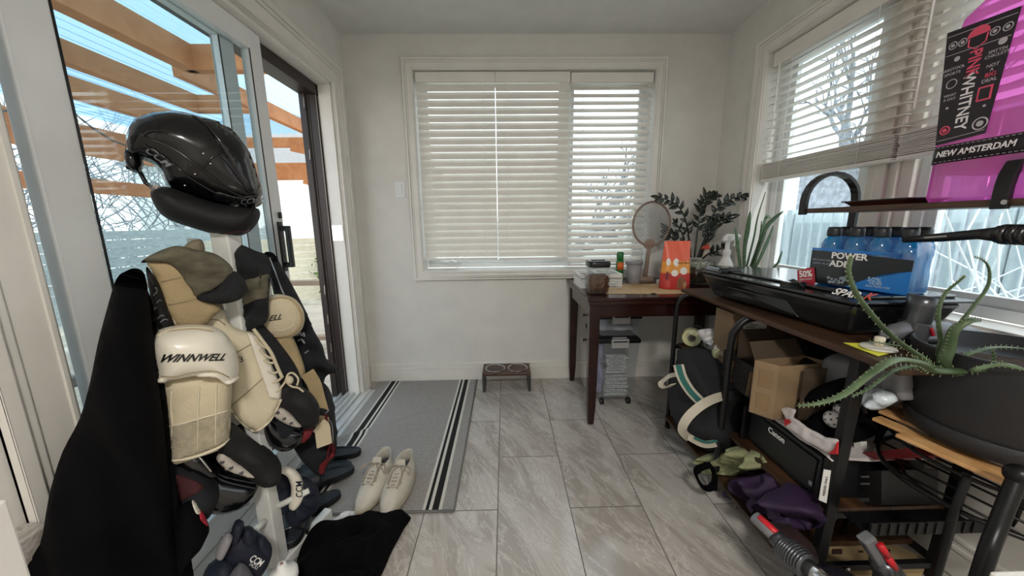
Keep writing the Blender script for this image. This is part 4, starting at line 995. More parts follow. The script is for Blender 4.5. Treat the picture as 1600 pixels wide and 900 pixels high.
# ---------------------------------------------------------------- utility rack
RW_ = wood('rack_wood', '#2e1f15', '#553a26', .4, (12, 1.5, 12))
RK_ = mat('rack_edge', '#2a2522', .5)
ZT = .83; XF, XB = .985, 1.44; Y0, Y1 = .80, 1.905
rk = thing('utility_rack', 'black metal rack with dark wood shelves along the right wall', 'rack', (1.2, 1.4, 0))
def shelf(x0, x1, y0, y1, z, name='shelf'): return MB().box((x0, y0, z - .018), (x1, y1, z)).build(name, RW_, rk, bevel=.002)
shelf(XF, XB, Y0, Y1, ZT, 'worktop')
shelf(.965, 1.43, 1.385, 1.85, .53); shelf(.965, 1.43, .95, 1.365, .29); shelf(.92, 1.43, 1.02, 1.85, .085)
def leg(pts, r=.0125): return MB().tube(spline(pts, 6), r, 10).build('leg', BLK, rk, True)
leg([(.948, 1.865, .012), (.948, 1.865, .35), (.948, 1.86, .70), (.955, 1.855, .765), (.985, 1.84, .803), (1.03, 1.83, .811)])
leg([(.935, 1.375, .012), (.938, 1.375, .35), (.942, 1.375, .69), (.955, 1.37, .76), (.99, 1.365, .80), (1.04, 1.36, .811)], .0145)
MB().bar((1.035, .965, .012), (1.015, .925, .81), .036, .026, up=(0, 1, 0)).build('leg', BLK, rk, bevel=.003)
MB().bar((1.43, .955, .012), (1.43, .935, .81), .040, .026, up=(0, 1, 0)).build('leg', BLK, rk, bevel=.003)
MB().bar((1.44, 1.87, .012), (1.44, 1.87, .81), .025, .025).build('leg', BLK, rk, bevel=.002)
MB().bar((1.44, 1.375, .012), (1.44, 1.375, .81), .025, .025).build('leg', BLK, rk, bevel=.002)
for x, y in ((.948, 1.865), (.935, 1.375), (1.035, .965), (1.43, .955), (1.44, 1.87), (1.44, 1.375)): MB().lathe([(.014, 0), (.015, .006), (.007, .012), (0, .013)], (x, y, 0), 12).build('levelling_foot', BLKP, rk, True)
mb = MB()
for (y, xf) in ((1.86, .95), (1.375, .938), (.955, 1.03)):
    for z in (.06, .265, .505): 
        if (y > 1.8 and z == .265) or (y < 1 and z == .505): continue
        mb.bar((xf, y, z), (1.44, y, z), .018, .022)
for z in (.06, .80): mb.bar((1.44, .95, z), (1.44, 1.87, z), .018, .02)
mb.build('crossbar', BLK, rk, bevel=.002)
MB().ell((1.12, .942, .06), .009, .005, .009, 12, 8).build('screw_cap', CHROME, rk, True)
# upper shelf on arched brackets
ZU = 1.245
shelf(1.205, 1.40, .60, 1.40, ZU, 'upper_shelf')
for y, wdt in ((1.415, .016), (.845, .018)):
    r = .105; cxm = 1.31; pts = [(cxm - r, y, ZU - .022), (cxm - r, y, ZU + .02)] + [(cxm - r * cos(a), y, ZU + .03 + r * sin(a)) for a in [pi * i / 12 for i in range(13)]] + [(cxm + r, y, ZU - .05), (cxm + r, y, 1.0), (cxm + r, y, ZT - .01)]
    mb = MB(); P_ = [V(p) for p in pts]
    for a, b in zip(P_, P_[1:]):
        d = (b - a).normalized(); mb.bar(a - d * .002, b + d * .002, .030, .014, up=(d.z, 0, -d.x))
    mb.build('arched_bracket', BLK, rk, bevel=.002)
MB().cyl((1.199, .832, ZU - .008), (1.194, .832, ZU - .008), .006, n=10).build('bolt', CHROME, rk)
MB().bar((1.43, .70, ZT - .01), (1.43, .70, 1.60), .035, .035).build('rear_upright', BLK, rk, bevel=.003)

# things on the upper shelf
t = thing('tray', 'small dark red-brown tray on the thin upper shelf, left of the pink jug', 'tray', (1.30, 1.2, ZU))
MB().hexa([(1.25, 1.10, ZU), (1.36, 1.10, ZU), (1.36, 1.26, ZU), (1.25, 1.26, ZU)], [(1.235, 1.075, ZU + .016), (1.37, 1.075, ZU + .016), (1.37, 1.28, ZU + .016), (1.235, 1.28, ZU + .016)]).build('tray_body', mat('tray_brown', '#4a2119', .4), t, bevel=.002)
MB().box((1.23, 1.07, ZU + .016), (1.375, 1.285, ZU + .020)).build('tray_lip', BLKP, t, bevel=.001)
# pink jug: squarish bottle far taller than the frame shows
PINK = film('pink_plastic', '#f486de', .5, .12, .10); PINKD = film('pink_plastic_deep', '#cf5fb4', .7, .2, .1)
J0 = V((1.32, .885, ZU + .001))
jg = thing('pink_jug', 'large translucent pink plastic bottle with a black label on the upper shelf', 'jug', J0)
def sqv(k, r, z, e=.34, n=36, sx=1.0, sy=1.45):
    a = 2 * pi * k / n; c, s_ = cos(a), sin(a); return J0 + V((math.copysign(abs(c) ** e, c) * r * sx, math.copysign(abs(s_) ** e, s_) * r * sy, z))
mb = MB(); prof = [(.100, .0), (.104, .012), (.104, .44), (.100, .475), (.075, .52), (.045, .55), (.04, .60), (.04, .66)]
n = 36
for i in range(len(prof) - 1): mb.add([sqv(k, prof[i][0], prof[i][1]) for k in range(n)] + [sqv(k, prof[i + 1][0], prof[i + 1][1]) for k in range(n)], [(k, (k + 1) % n, n + (k + 1) % n, n + k) for k in range(n)])
mb.add([sqv(k, .100, 0) for k in range(n)], [tuple(range(n))]); mb.build('bottle_shell', PINK, jg, True)
mb = MB(); prof = [(.098, .07), (.098, .13)]
mb.add([sqv(k, .0985, .075) for k in range(n)] + [sqv(k, .0985, .125) for k in range(n)], [(k, (k + 1) % n, n + (k + 1) % n, n + k) for k in range(n)]); mb.build('inner_band', PINKD, jg, True)
LBL = mat('label_black', '#221a22', .45); LBR = mat('label_ink_grey', '#b9b2b8', .5); LBP = mat('label_ink_pink', '#e0506e', .5); LBW = mat('label_ink_white', '#e8e2e6', .5)
# the labelled face looks to -X (towards the room): frame x = -Y direction... reading direction runs downwards
XL = J0.x - .1065
yc = lambda y: y
def lp(y, z, d=0): return V((XL - d, y, z))
# trapezoid label traced on that face
q = [at(a, b, 'x', XL) for a, b in ((1481, 52), (1597, 9), (1540, 208), (1462, 228))]
MB().prism([p for p in q], (-.0012, 0, 0)).build('neck_label', LBL, jg)
def qm(u, v): # bilinear on the label, u left->right (towards viewer), v bottom->top
    a = q[3].lerp(q[2], u); b = q[0].lerp(q[1], u); return a.lerp(b, v) + V((-.0016, 0, 0))
def qt(body, size, u, v, m, du, dv, bold=0, **k):
    x = (qm(u + .02 * du, v + .02 * dv) - qm(u, v)); y = V((1, 0, 0)).cross(x) * -1
    return text(body, size, 'lettering', m, jg, qm(u, v), x, V((-1, 0, 0)).cross(x), .0006, bold, **k)
xd = qm(.5, .0) - qm(.5, 1.0)
def vt(body, size, u, v, m, bold=0, xs=1): return text(body, size, 'lettering', m, jg, qm(u, v), xd, V((-1, 0, 0)).cross(xd), .0006, bold, xscale=xs)
vt('PINK', .036, .50, .655, LBP, .0005, .82); vt('WHITNEY', .036, .47, .335, LBW, .0005, .86)
xh = qm(1, .5) - qm(0, .5)
def ht(body, size, u, v, m, bold=0): return text(body, size, 'lettering', m, jg, qm(u, v), xh, V((-1, 0, 0)).cross(xh), .0006, bold)
for (b, s_, u, v, m) in (('BARSTOOL', .010, .17, .66, LBR), ('SPORTS', .010, .17, .62, LBR), ('SPITTIN', .010, .84, .70, LBR), ('CHICLETS', .010, .84, .665, LBR), ('NOT', .011, .82, .585, LBR), ('A', .010, .82, .55, LBR), ('BIG', .014, .82, .51, LBP), ('DEAL', .012, .82, .465, LBR), ('WHAT', .009, .18, .43, LBR), ('A DAY', .009, .18, .395, LBR)): ht(b, s_, u, v, m)
def ringm(u, v, r, m, w=.0016, name='emblem'):
    c = qm(u, v); x = xh.normalized(); y = V((-1, 0, 0)).cross(x).normalized()
    return MB().tube([c + x * r * cos(a) + y * r * sin(a) for a in [2 * pi * i / 24 for i in range(24)]], w, 6, closed=True, flat=.5).build(name, m, jg)
def dot(u, v, r, m): c = qm(u, v); return MB().tube([c, c + V((-.0008, 0, 0))], r, 14).build('emblem', m, jg)
for u, v in ((.12, .87), (.27, .87), (.73, .87), (.9, .87)): ringm(u, v, .0085, LBR, .001); dot(u, v, .004, LBR)
dot(.22, .74, .006, LBR); dot(.88, .765, .008, LBR); ringm(.85, .10, .014, LBR); dot(.85, .10, .007, LBR); dot(.16, .32, .003, LBR); dot(.85, .25, .003, LBR)
ringm(.18, .53, .011, LBR, .001)
ringm(.17, .12, .010, LBP); dot(.17, .12, .005, LBP)
c = qm(.80, .36); x = xh.normalized(); y = V((-1, 0, 0)).cross(x).normalized()
MB().prism([c - x * .014 - y * .017, c + x * .014 - y * .017, c + x * .014 + y * .017, c - x * .014 + y * .017], (-.0008, 0, 0)).build('emblem', LBP, jg)
MB().prism([c - x * .010 - y * .013 + V((-.001, 0, 0)), c + x * .010 - y * .013 + V((-.001, 0, 0)), c + x * .010 + y * .013 + V((-.001, 0, 0)), c - x * .010 + y * .013 + V((-.001, 0, 0))], (-.0006, 0, 0)).build('emblem', LBL, jg)
# bearded face with pink helmet: plain helmet and beard outline
c = qm(.5, .87); mb = MB()
mb.prism([c + x * (.022 * cos(a)) + y * (.022 * sin(a) + .004) for a in [pi * i / 14 for i in range(15)]], (-.001, 0, 0)); mb.build('emblem', LBP, jg)
MB().tube([c + x * .018 + y * .002, c + x * .017 - y * .016, c - y * .028, c - x * .017 - y * .016, c - x * .018 + y * .002], .0014, 6).build('emblem', LBP, jg)
for v in (.955, .79): MB().bar(qm(.02, v), qm(.98, v), .0012, .0012).build('emblem', LBR, jg)
for v in (.035,): MB().bar(qm(.03, v), qm(.97, v), .0012, .0012).build('emblem', LBR, jg)
# belt label round the lower body
mb = MB(); 
zb0 = at(1450, 258, 'x', XL).z - J0.z; zb1 = at(1450, 232, 'x', XL).z - J0.z
mb.add([sqv(k, .1052, zb0) for k in range(n)] + [sqv(k, .1052, zb1) for k in range(n)], [(k, (k + 1) % n, n + (k + 1) % n, n + k) for k in range(n)])
mb.build('belt_label', LBL, jg, True, thick=.0008)
zc_ = J0.z + (zb0 + zb1) / 2
text('NEW AMSTERDAM', .0215, 'lettering', LBW, jg, (XL - .0025, .925, zc_), (0, -1, 0), (0, 0, 1), .0006, .0004, .18, xscale=.86)
text('SIX', .013, 'lettering', LBR, jg, (XL - .0025, .80, zc_ + .007), (0, -1, 0), (0, 0, 1)); text('DISTILLED', .010, 'lettering', LBR, jg, (XL - .0025, .80, zc_ - .007), (0, -1, 0), (0, 0, 1))
for zz in (zb0 + .004, zb1 - .004):
    mb = MB()
    for i in range(26): mb.box((XL - .0012, 1.02 - i * .0105, J0.z + zz - .0006), (XL - .0006, 1.026 - i * .0105, J0.z + zz + .0006))
    mb.build('stitch_line', LBR, jg)

# ---- black tackle case on the worktop
t = thing('black_case', 'long open black plastic case lying on the rack worktop under the blue bottles', 'case', (1.2, 1.4, ZT))
BG = mat('case_black', '#131416', .22, coat=.4)
def cs(y, x, z): return V((x, y, z))
yA, yB = 1.80, 1.02
lo = [(1.045, yA - .10, ZT + .002), (1.415, yA - .10, ZT + .002), (1.40, yB + .05, ZT + .002), (1.10, yB + .03, ZT + .002)]
hi = [(1.02, yA, ZT + .113), (1.43, yA, ZT + .113), (1.43, yB, ZT + .113), (1.075, yB, ZT + .113)]
mb = MB(); mb.hexa(lo, hi); mb.build('case_body', BG, t, bevel=.02, seg=3)
mb = MB(); rim = [(1.005, yA + .012), (1.44, yA + .012), (1.44, yB - .01), (1.20, yB - .012), (1.062, yB - .01)]
mb.prism([(a, b, ZT + .113) for a, b in rim], (0, 0, .009)); mb.build('case_rim', BG, t, bevel=.003)
mb = MB(); mb.prism([(1.08, yA - .05, ZT + .122), (1.43, yA - .05, ZT + .122), (1.43, yB + .03, ZT + .122), (1.14, yB + .03, ZT + .122)], (0, 0, .0098)); mb.build('raised_lid', BG, t, bevel=.006)
mb = MB(); mb.hexa([(1.04, 1.66, ZT + .121), (1.17, 1.66, ZT + .121), (1.17, 1.79, ZT + .121), (1.04, 1.79, ZT + .121)], [(1.05, 1.67, ZT + .145), (1.16, 1.67, ZT + .141), (1.16, 1.78, ZT + .141), (1.05, 1.78, ZT + .145)]); mb.build('latch', BG, t, bevel=.006)
mb = MB(); mb.box((1.055, 1.255, ZT + .121), (1.12, 1.30, ZT + .143)); mb.tube([(1.10, 1.24, ZT + .127), (1.09, 1.28, ZT + .147), (1.09, 1.33, ZT + .127)], .006, 8); mb.build('latch', BG, t, bevel=.004)
MB().box((1.24, yA - .02, ZT + .122), (1.36, yA + .06, ZT + .125)).build('hinge', BG, t, bevel=.006)
for (pa, pb) in (((1.038, 1.62), (1.07, 1.22)),): MB().hexa([(pa[0] + .004, pa[1], ZT + .02), (pb[0] + .012, pb[1], ZT + .02), (pb[0] + .004, pb[1], ZT + .02), (pa[0] - .004, pa[1], ZT + .02)], [(pa[0], pa[1] - .05, ZT + .07), (pb[0] + .004, pb[1] + .05, ZT + .07), (pb[0] - .004, pb[1] + .05, ZT + .07), (pa[0] - .008, pa[1] - .05, ZT + .07)]).build('side_rib', BG, t, bevel=.003)
s0 = at(1297, 457, 'z', ZT + .133); s1 = at(1347, 467, 'z', ZT + .133)
text('SPAR', .036, 'lettering', WPL, t, (s0 + s1) / 2 + V((-.004, -.004, .008)), s1 - s0, V((0, 0, 1)).cross((s1 - s0).normalized()) + V((0, 0, 1.1)), .001, .0006, .2)
s2 = at(1352, 467, 'z', ZT + .133)
text('K', .036, 'lettering', mat('case_red', '#c85a4a', .4), t, s2 + V((.004, -.006, .008)), s1 - s0, V((0, 0, 1)).cross((s1 - s0).normalized()) + V((0, 0, 1.1)), .001, .0006, .2)
# ---- pack of blue bottles
BLUE = film('blue_drink', '#1a9fdc', .7, .1, .08)
KAP = mat('bottle_cap', '#23262b', .4)
zp = ZT + .133
g = 'blue sports drink bottles in the shrink wrapped pack'
p0 = at(1303, 455, 'z', zp); p1 = at(1398, 460, 'z', zp)
d = V((.08, -.28, 0)).normalized(); e = V((.28, .08, 0)).normalized()
PC = V((1.215, 1.275, zp)); bs = .068; H_ = .212
def bottle(c, label):
    b = thing('drink_bottle', label, 'bottle', c, g)
    MB().lathe([(.0, 0), (.026, 0), (.031, .006), (.031, .06), (.0285, .07), (.0285, .11), (.031, .12), (.031, .145), (.025, .165), (.017, .175), (.017, .183)], c, 24).build('bottle_body', BLUE, b, True)
    MB().lathe([(.020, .178), (.021, .182), (.021, .200), (.018, H_ - .001), (0, H_)], c, 20).build('bottle_cap', KAP, b, True)
    return b
nm = ['leftmost in the front row', 'second from left in the front row', 'third from left in the front row', 'rightmost in the front row']
first = bottle(PC, 'blue drink bottle with dark cap, ' + nm[0] + ' of the wrapped pack')
for r in range(2):
    for i in range(4):
        if r == 0 and i == 0: continue
        row = 'front' if r == 0 else 'back'
        lab = 'blue drink bottle, ' + ['leftmost', 'second from left', 'third from left', 'rightmost'][i] + ' in the ' + row + ' row of the wrapped pack'
        dup(first, d * bs * i + e * bs * r, lab)
# shrink wrap and printed sleeve
t = thing('shrink_wrap', 'clear shrink wrap with a black and blue printed sleeve around the drink bottles', 'packaging', PC)
off = .036
def around(f, z0, z1, k=0.0):   # rectangle path round the pack with rounded corners
    a = PC - d * (off + k) - e * (off + k); w = bs * 3 + 2 * (off + k); h = bs + 2 * (off + k)
    P4 = [a, a + d * w, a + d * w + e * h, a + e * h]; r = .03; pts = []
    for i in range(4):
        c = P4[i]; pr = (P4[i - 1] - c).normalized(); nx = (P4[(i + 1) % 4] - c).normalized()
        for s_ in range(5): u = s_ / 4; pts.append((c + pr * r) * (1 - u) ** 2 + c * 2 * u * (1 - u) + (c + nx * r) * u * u)
    return pts
pth = around(0, 0, 0); N = len(pth)
mb = MB(); random.seed(6)
zs = [.004, .03, .07, .11, .135, .155, .180]; sh = [.0, .001, .001, .002, .001, -.006, -.024]
vs = []
for z, s_ in zip(zs, sh):
    for p in around(0, 0, 0, s_): vs.append(p + V((random.uniform(-.0015, .0015), random.uniform(-.0015, .0015), z)))
mb.add(vs, [(j * N + i, j * N + (i + 1) % N, (j + 1) * N + (i + 1) % N, (j + 1) * N + i) for j in range(len(zs) - 1) for i in range(N)])
mb.build('clear_film', pane('wrap_film', (.97, .98, 1), .09, .12), t, True)
# printed sleeve = front long side (facing -e) : black with blue sweep
A_ = PC - d * (off + .003) - e * (off + .0045); W_ = bs * 3 + 2 * off + .006; Hs = .120
def sp2(u, v, k=0): return A_ + d * W_ * u + V((0, 0, .004 + Hs * v)) - e * (.0012 + k + .004 * abs(sin(u * pi * 4)) ** 2 * 0)
mb = MB(); mb.cur = 0; SB = mat('sleeve_black', '#15171c', .3, coat=.5); SBL = mat('sleeve_blue', '#1673c4', .3, coat=.5)
mb.prism([sp2(0, 0), sp2(.42, 0), sp2(.62, .30), sp2(1, .62), sp2(1, .90), sp2(0, 1.02)], e * .001); mb.build('printed_panel', SB, t)
mb = MB(); mb.prism([sp2(.42, 0), sp2(1, 0), sp2(1, .62), sp2(.78, .50), sp2(.60, .26)], e * .001); mb.build('printed_panel', SBL, t)
mb = MB(); mb.prism([sp2(0, 1.02), sp2(.85, .98), sp2(.88, 1.05), sp2(0, 1.09)], e * .001); mb.build('printed_panel', SBL, t)
zt_ = V((0, 0, 1))
text('POWER', .030, 'lettering', WPL, t, sp2(.42, .885, .002), d, zt_, .0008, .0009); text('ADE', .030, 'lettering', WPL, t, sp2(.33, .645, .002), d, zt_, .0008, .0009)
text('50%', .022, 'lettering', mat('pale_print', '#b9d4ea', .4), t, sp2(.70, .30, .002), d, zt_); text('MORE', .012, 'lettering', MC['pale_print'], t, sp2(.72, .2, .002), d, zt_); text('ELECTROLYTES', .009, 'lettering', MC['pale_print'], t, sp2(.74, .12, .002), d, zt_)
text('MOUNTAIN', .012, 'lettering', mat('grey_print', '#8d98a5', .4), t, sp2(.14, .72, .002), d, zt_); text('BERRY BLAST', .010, 'lettering', MC['grey_print'], t, sp2(.14, .62, .002), d, zt_)
random.seed(3)
mb = MB()
for k in range(16):
    c = sp2(.33 + random.uniform(-.1, .1), .16 + random.uniform(-.08, .10), .0015); mb.prism([c + d * random.uniform(.002, .008) * cos(a) + zt_ * .006 * sin(a) for a in [2 * pi * i / 5 for i in range(5)]], -e * .0006)
mb.build('ice_print', MC['grey_print'], t)
# discount sticker hanging on the pack's left corner
sc_ = sp2(-.02, .17, .004); x = (d * .95 + zt_ * .22).normalized(); y = zt_ - x * zt_.dot(x); y = y.normalized()
st = thing('price_sticker', 'red 50% discount sticker at the lower left corner of the bottle pack', 'sticker', sc_)
w2_ = .032
MB().prism([sc_ + x * (a * w2_) + y * (b * w2_) for a, b in ((-1, -.9), (.9, -1), (1, .9), (.2, 1), (.1, .86), (-.9, .8))], -e * .0012).build('sticker_face', mat('sticker_red', '#b02a3f', .45), st)
text('50%', .034, 'lettering', WPL, st, sc_ - e * .0022 + y * .008, x, y, .0006, .001, xscale=.8); text('DISCOUNT', .009, 'lettering', WPL, st, sc_ - e * .0022 - y * .012, x, y)

# ---- hand vacuum parts on the worktop's right end
GM = mat('gunmetal', '#55575b', .28, .7); GD = mat('dark_grey_plastic', '#3a3b3f', .4)
t = thing('handheld_vacuum', 'grey handheld vacuum lying on the rack worktop behind the aloe', 'vacuum', (1.30, 1.0, ZT))
VY = .985; c = at(1440, 478, 'y', VY); c2 = at(1424, 520, 'y', VY); dd = (c - c2).normalized()
MB().tube([c2, c2 + dd * .02, c, c + dd * .03], [.028, .030, .032, .036], 22, cap=False).build('cyclone_tube', GM, t, True, thick=.003)
MB().tube([c2 - dd * .03, c2 + dd * .035], [.040, .036], 8).build('collar', GD, t, bevel=.004)
mb = MB(); puff(mb, tr(((1375, 525), (1400, 505), (1450, 500), (1500, 505), (1540, 520), (1545, 530), (1480, 534), (1400, 534)), 'y', VY), .05, (0, 1, 0), .010); mb.build('motor_body', mat('vac_grey', '#6b6d74', .4), t, True)
mb = MB(); puff(mb, tr(((1385, 532), (1430, 522), (1470, 522), (1478, 534), (1400, 536)), 'y', VY - .012), .04, (0, 1, 0), .008); mb.build('handle', GD, t, True)
MB().bar(at(1452, 512, 'y', VY - .03), at(1456, 524, 'y', VY - .03), .014, .008).build('trigger', mat('vac_red', '#b3202c', .4), t, bevel=.002)
# vacuum wand across the window
t = thing('vacuum_wand', 'black vacuum wand with a flat slotted tip resting across the arched brackets', 'vacuum wand', (1.19, .9, 1.14))
xw = 1.19; wp = [at(a, b, 'x', xw) for a, b in ((1413, 375), (1470, 371), (1530, 366), (1560, 366), (1600, 367), (1640, 368))]
MB().tube(wp[:4], [.0085, .012, .013, .018], 14, upv=(0, 0, 1)).build('nozzle', BLKP, t, True)
MB().tube(wp[3:], [.021, .0205, .020], 16).build('tube', BLKP, t, True)
for k, f in enumerate((.2, .6, .95)): p = wp[3].lerp(wp[4], f); MB().tube([p, p + (wp[4] - wp[3]).normalized() * .012], .024, 16).build('ring', BLKP, t, True)
MB().bar(at(1445, 371.5, 'x', xw - .013), at(1478, 369, 'x', xw - .014), .004, .004).build('slot', mat('slot_grey', '#9a9a9a', .5), t)

# ---- yellow card and round cap at the worktop's front
t = thing('yellow_card', 'yellow card on the front edge of the rack worktop', 'card', (1.1, .95, ZT))
q_ = [at(a, b, 'z', ZT + .0015) for a, b in ((1318, 536), (1345, 537), (1400, 550), (1372, 557))]
MB().prism(q_, (0, 0, .0015)).build('card_sheet', mat('card_yellow', '#e2e04a', .6), t)
c = at(1372, 545, 'z', ZT + .004)
t = thing('round_lid', 'round white lid with a small upright cream cap, lying on the yellow card', 'lid', c)
MB().lathe([(0, 0), (.036, 0), (.040, .003), (.038, .007), (0, .008)], c, 28).build('disc', mat('pale_cream', '#d9d6cc', .5), t, True)
MB().lathe([(0, .008), (.012, .008), (.012, .034), (.010, .036), (0, .036)], c, 18).build('upright_cap', mat('cap_cream', '#ddd3bd', .4), t, True)

# ---- middle cell A (between first and second leg)
zA = .53
def roll(label, c, ax, r, h, m, first=None):
    t = thing('tape_roll', label, 'tape', c, 'tape rolls on the rack'); c = V(c); ax = V(ax).normalized(); x, y = basis(ax); n = 28; vs = []; fs = []
    prof = [(r * .42, -h / 2), (r, -h / 2), (r, h / 2), (r * .42, h / 2)]
    for (rr, z) in prof:
        for k in range(n): a = 2 * pi * k / n; vs.append(c + ax * z + x * rr * cos(a) + y * rr * sin(a))
    fs = [(i * n + k, i * n + (k + 1) % n, ((i + 1) % 4) * n + (k + 1) % n, ((i + 1) % 4) * n + k) for i in range(4) for k in range(n)]
    MB().add(vs, fs).build('tape', m, t, bevel=.003)
    vs = []; prof = [(r * .36, -h / 2 - .001), (r * .46, -h / 2 - .001), (r * .46, h / 2 + .001), (r * .36, h / 2 + .001)]
    for (rr, z) in prof:
        for k in range(n): a = 2 * pi * k / n; vs.append(c + ax * z + x * rr * cos(a) + y * rr * sin(a))
    MB().add(vs, fs).build('core', mat('tape_core', '#8f8a78', .7), t)
    return t
TAPE = mat('tape_cream', '#d8d6a6', .45)
roll('cream tape roll at the left end of the small shelf above the duffel bag', (1.012, 1.80, zA + .05), (.55, 1, .05), .047, .045, TAPE)
roll('cream tape roll partly wrapped in plastic, right of the larger roll', (1.03, 1.56, zA + .042), (.3, 1, .2), .040, .04, TAPE)
random.seed(17)
FILM = pane('cling_film', (.96, .97, .98), .16, .1)
for lb, c, r in (('crinkled clear plastic bag around the tape roll at the shelf end', (1.03, 1.77, zA + .062), (.055, .085, .055)), ('crinkled clear plastic packaging on the small shelf above the duffel bag', (1.045, 1.60, zA + .055), (.06, .11, .05))):
    mb = MB().ell(c, r[0], r[1], r[2], 26, 16)
    for i, v in enumerate(mb.v): v2 = v + noise.noise_vector(v * 38) * .013 + noise.noise_vector(v * 90) * .004; v2.z = max(v2.z, zA + .002); mb.v[i] = v2
    tag(mb.build('plastic_bag', FILM, None, False), lb, 'bag')
mb = MB(); puff(mb, tr(((1092, 516), (1135, 515), (1140, 535), (1120, 545), (1100, 535)), 'y', 1.66), .05, (0, 1, 0), .008, wr=.02, ws=40)
tag(mb.build('folded_wrapper', mat('white_wrapper', '#d7d7da', .4, vary=.2, vscale=40), None, True), 'white printed wrapper beside the tape rolls', 'wrapper')
mb = MB(); 
for k in range(5): mb.tube([(1.0 + .01 * k, 1.52 + .02 * k, zA + .006), (1.03, 1.50 + .03 * k, zA + .03), (1.0, 1.60, zA + .008)], .005, 6)
tag(mb.build('black_clips', BLKP, None, True), 'small black clips on the small shelf above the duffel bag', 'clip')
# paper box behind
t = thing('labelled_box', 'brown box with a white shipping label standing behind the wire basket', 'box', (1.30, 1.45, zA))
bq = at(1160, 528, 'y', 1.47); bw = at(1205, 528, 'y', 1.47)
zt_b = at(1175, 492, 'y', 1.47).z
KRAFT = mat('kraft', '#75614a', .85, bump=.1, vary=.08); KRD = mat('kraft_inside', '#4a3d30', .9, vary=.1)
MB().box((bq.x - .05, 1.475, zA), (bw.x + .02, 1.60, zt_b + .005)).build('carton', KRAFT, t, bevel=.002)
l0 = at(1163, 500, 'y', 1.473); l1 = at(1196, 521, 'y', 1.473)
MB().box((l0.x, 1.471, l1.z), (l1.x, 1.4745, l0.z + .012)).build('shipping_label', WPL, t)
for i in range(5): MB().box((l0.x + .008, 1.4700, l0.z + .003 - i * .009), (l0.x + .06 - .01 * (i % 3), 1.4712, l0.z + .006 - i * .009)).build('print_line', mat('print_black', '#2b2b2b', .6), t)
# ---- duffel bag
t = thing('duffel_bag', 'black duffel bag with white webbing straps and a teal stripe on the rack bottom shelf', 'bag', (1.1, 1.62, .09))
mb = MB(); puff(mb, tr(((1058, 575), (1062, 556), (1080, 548), (1120, 552), (1150, 575), (1165, 620), (1160, 665), (1140, 692), (1105, 690), (1075, 680), (1055, 660), (1045, 625)), 'y', 1.60), .44, (.25, 1, 0), .018, rim=.13, wr=.07, ws=9, power=.5)
CANV = mat('canvas_black', '#1d1e22', .9, bump=.3, bscale=260, vary=.25, vscale=8)
mb.build('bag_body', CANV, t, True)
WEB = mat('webbing_white', '#c9c2b2', .85, bump=.4, bscale=200); TEAL = mat('webbing_teal', '#2f6b66', .85)
def ribbon(pts, w, m, name, par, nrm, th=.003, lab=None):
    sp_ = spline(pts, 8); mb = MB(); N = len(sp_); vs = []; nrm = V(nrm)
    for i, p in enumerate(sp_):
        dd = (sp_[min(N - 1, i + 1)] - sp_[max(0, i - 1)]).normalized(); s_ = dd.cross(nrm).normalized() * w / 2; u2 = s_.cross(dd).normalized() * th / 2
        vs += [p - s_ - u2, p + s_ - u2, p + s_ + u2, p - s_ + u2]
    fs = [(i * 4 + k, i * 4 + (k + 1) % 4, (i + 1) * 4 + (k + 1) % 4, (i + 1) * 4 + k) for i in range(N - 1) for k in range(4)] + [(3, 2, 1, 0), (N * 4 - 4, N * 4 - 3, N * 4 - 2, N * 4 - 1)]
    mb.add(vs, fs); return mb.build(name, m, par, False, bevel=.0005, label=lab)
nb = (-.5, -.85, .1)
A3 = [(1060, 570), (1066, 590), (1078, 610), (1093, 626)]
P3 = [at(a, b, 'y', 1.455 - .012 * i) for i, (a, b) in enumerate(A3)]
P3 = [at(a, b, 'y', 1.40 - .01 * i) for i, (a, b) in enumerate(A3)]
ribbon(P3, .042, WEB, 'stripe', t, nb); ribbon([p + V(nb) * .003 for p in P3], .022, TEAL, 'stripe', t, nb, .004)
ribbon([at(a, b, 'y', y) for a, b, y in ((1060, 585, 1.46), (1045, 588, 1.48), (1033, 600, 1.5), (1040, 606, 1.47), (1052, 600, 1.42))], .028, WEB, 'handle', t, (0, -.3, 1))
ribbon([at(a, b, 'y', y) for a, b, y in ((1150, 618, 1.42), (1125, 620, 1.37), (1098, 632, 1.33), (1075, 652, 1.33), (1066, 672, 1.35), (1078, 686, 1.39))], .036, WEB, 'handle', t, (-.4, -.8, .3))
ribbon([at(a, b, 'y', y) for a, b, y in ((1075, 682, 1.37), (1100, 694, 1.37), (1125, 690, 1.38), (1148, 675, 1.40))], .03, WEB, 'stripe', t, (0, -.8, .6)); ribbon([at(a, b, 'y', y) for a, b, y in ((1085, 684, 1.362), (1105, 691, 1.362), (1125, 687, 1.372))], .010, TEAL, 'stripe', t, (0, -.8, .6))
# ---- wire basket and cardboard box
t = thing('wire_basket', 'black wire mesh basket hooked behind the second rack leg, next to the open carton', 'basket', (1.1, 1.3, .5))
WIRE = mat('wire_black', '#18181a', .4, .5)
mb = MB(); xb0, xb1, yb0, yb1, zb0_, zb1_ = .972, 1.40, 1.17, 1.46, .50, .632
random.seed(5)
def meshwall(a, b, z0, z1):
    a = V(a); b = V(b); L__ = (b - a).length; n = int(L__ / .0085)
    for i in range(n + 1):
        for s_ in (1, -1):
            f0 = i / n; f1 = min(1, max(0, f0 + s_ * .05 / L__))
            p0 = a.lerp(b, f0) + V((0, 0, z0)); p1 = a.lerp(b, f1) + V((0, 0, z1)); mb.tube([p0, p1], .0015, 4, cap=False)
    for z in (z0, (z0 + z1) / 2, z1): mb.tube([a + V((0, 0, z)), b + V((0, 0, z))], .003 if z != (z0 + z1) / 2 else .0015, 6)
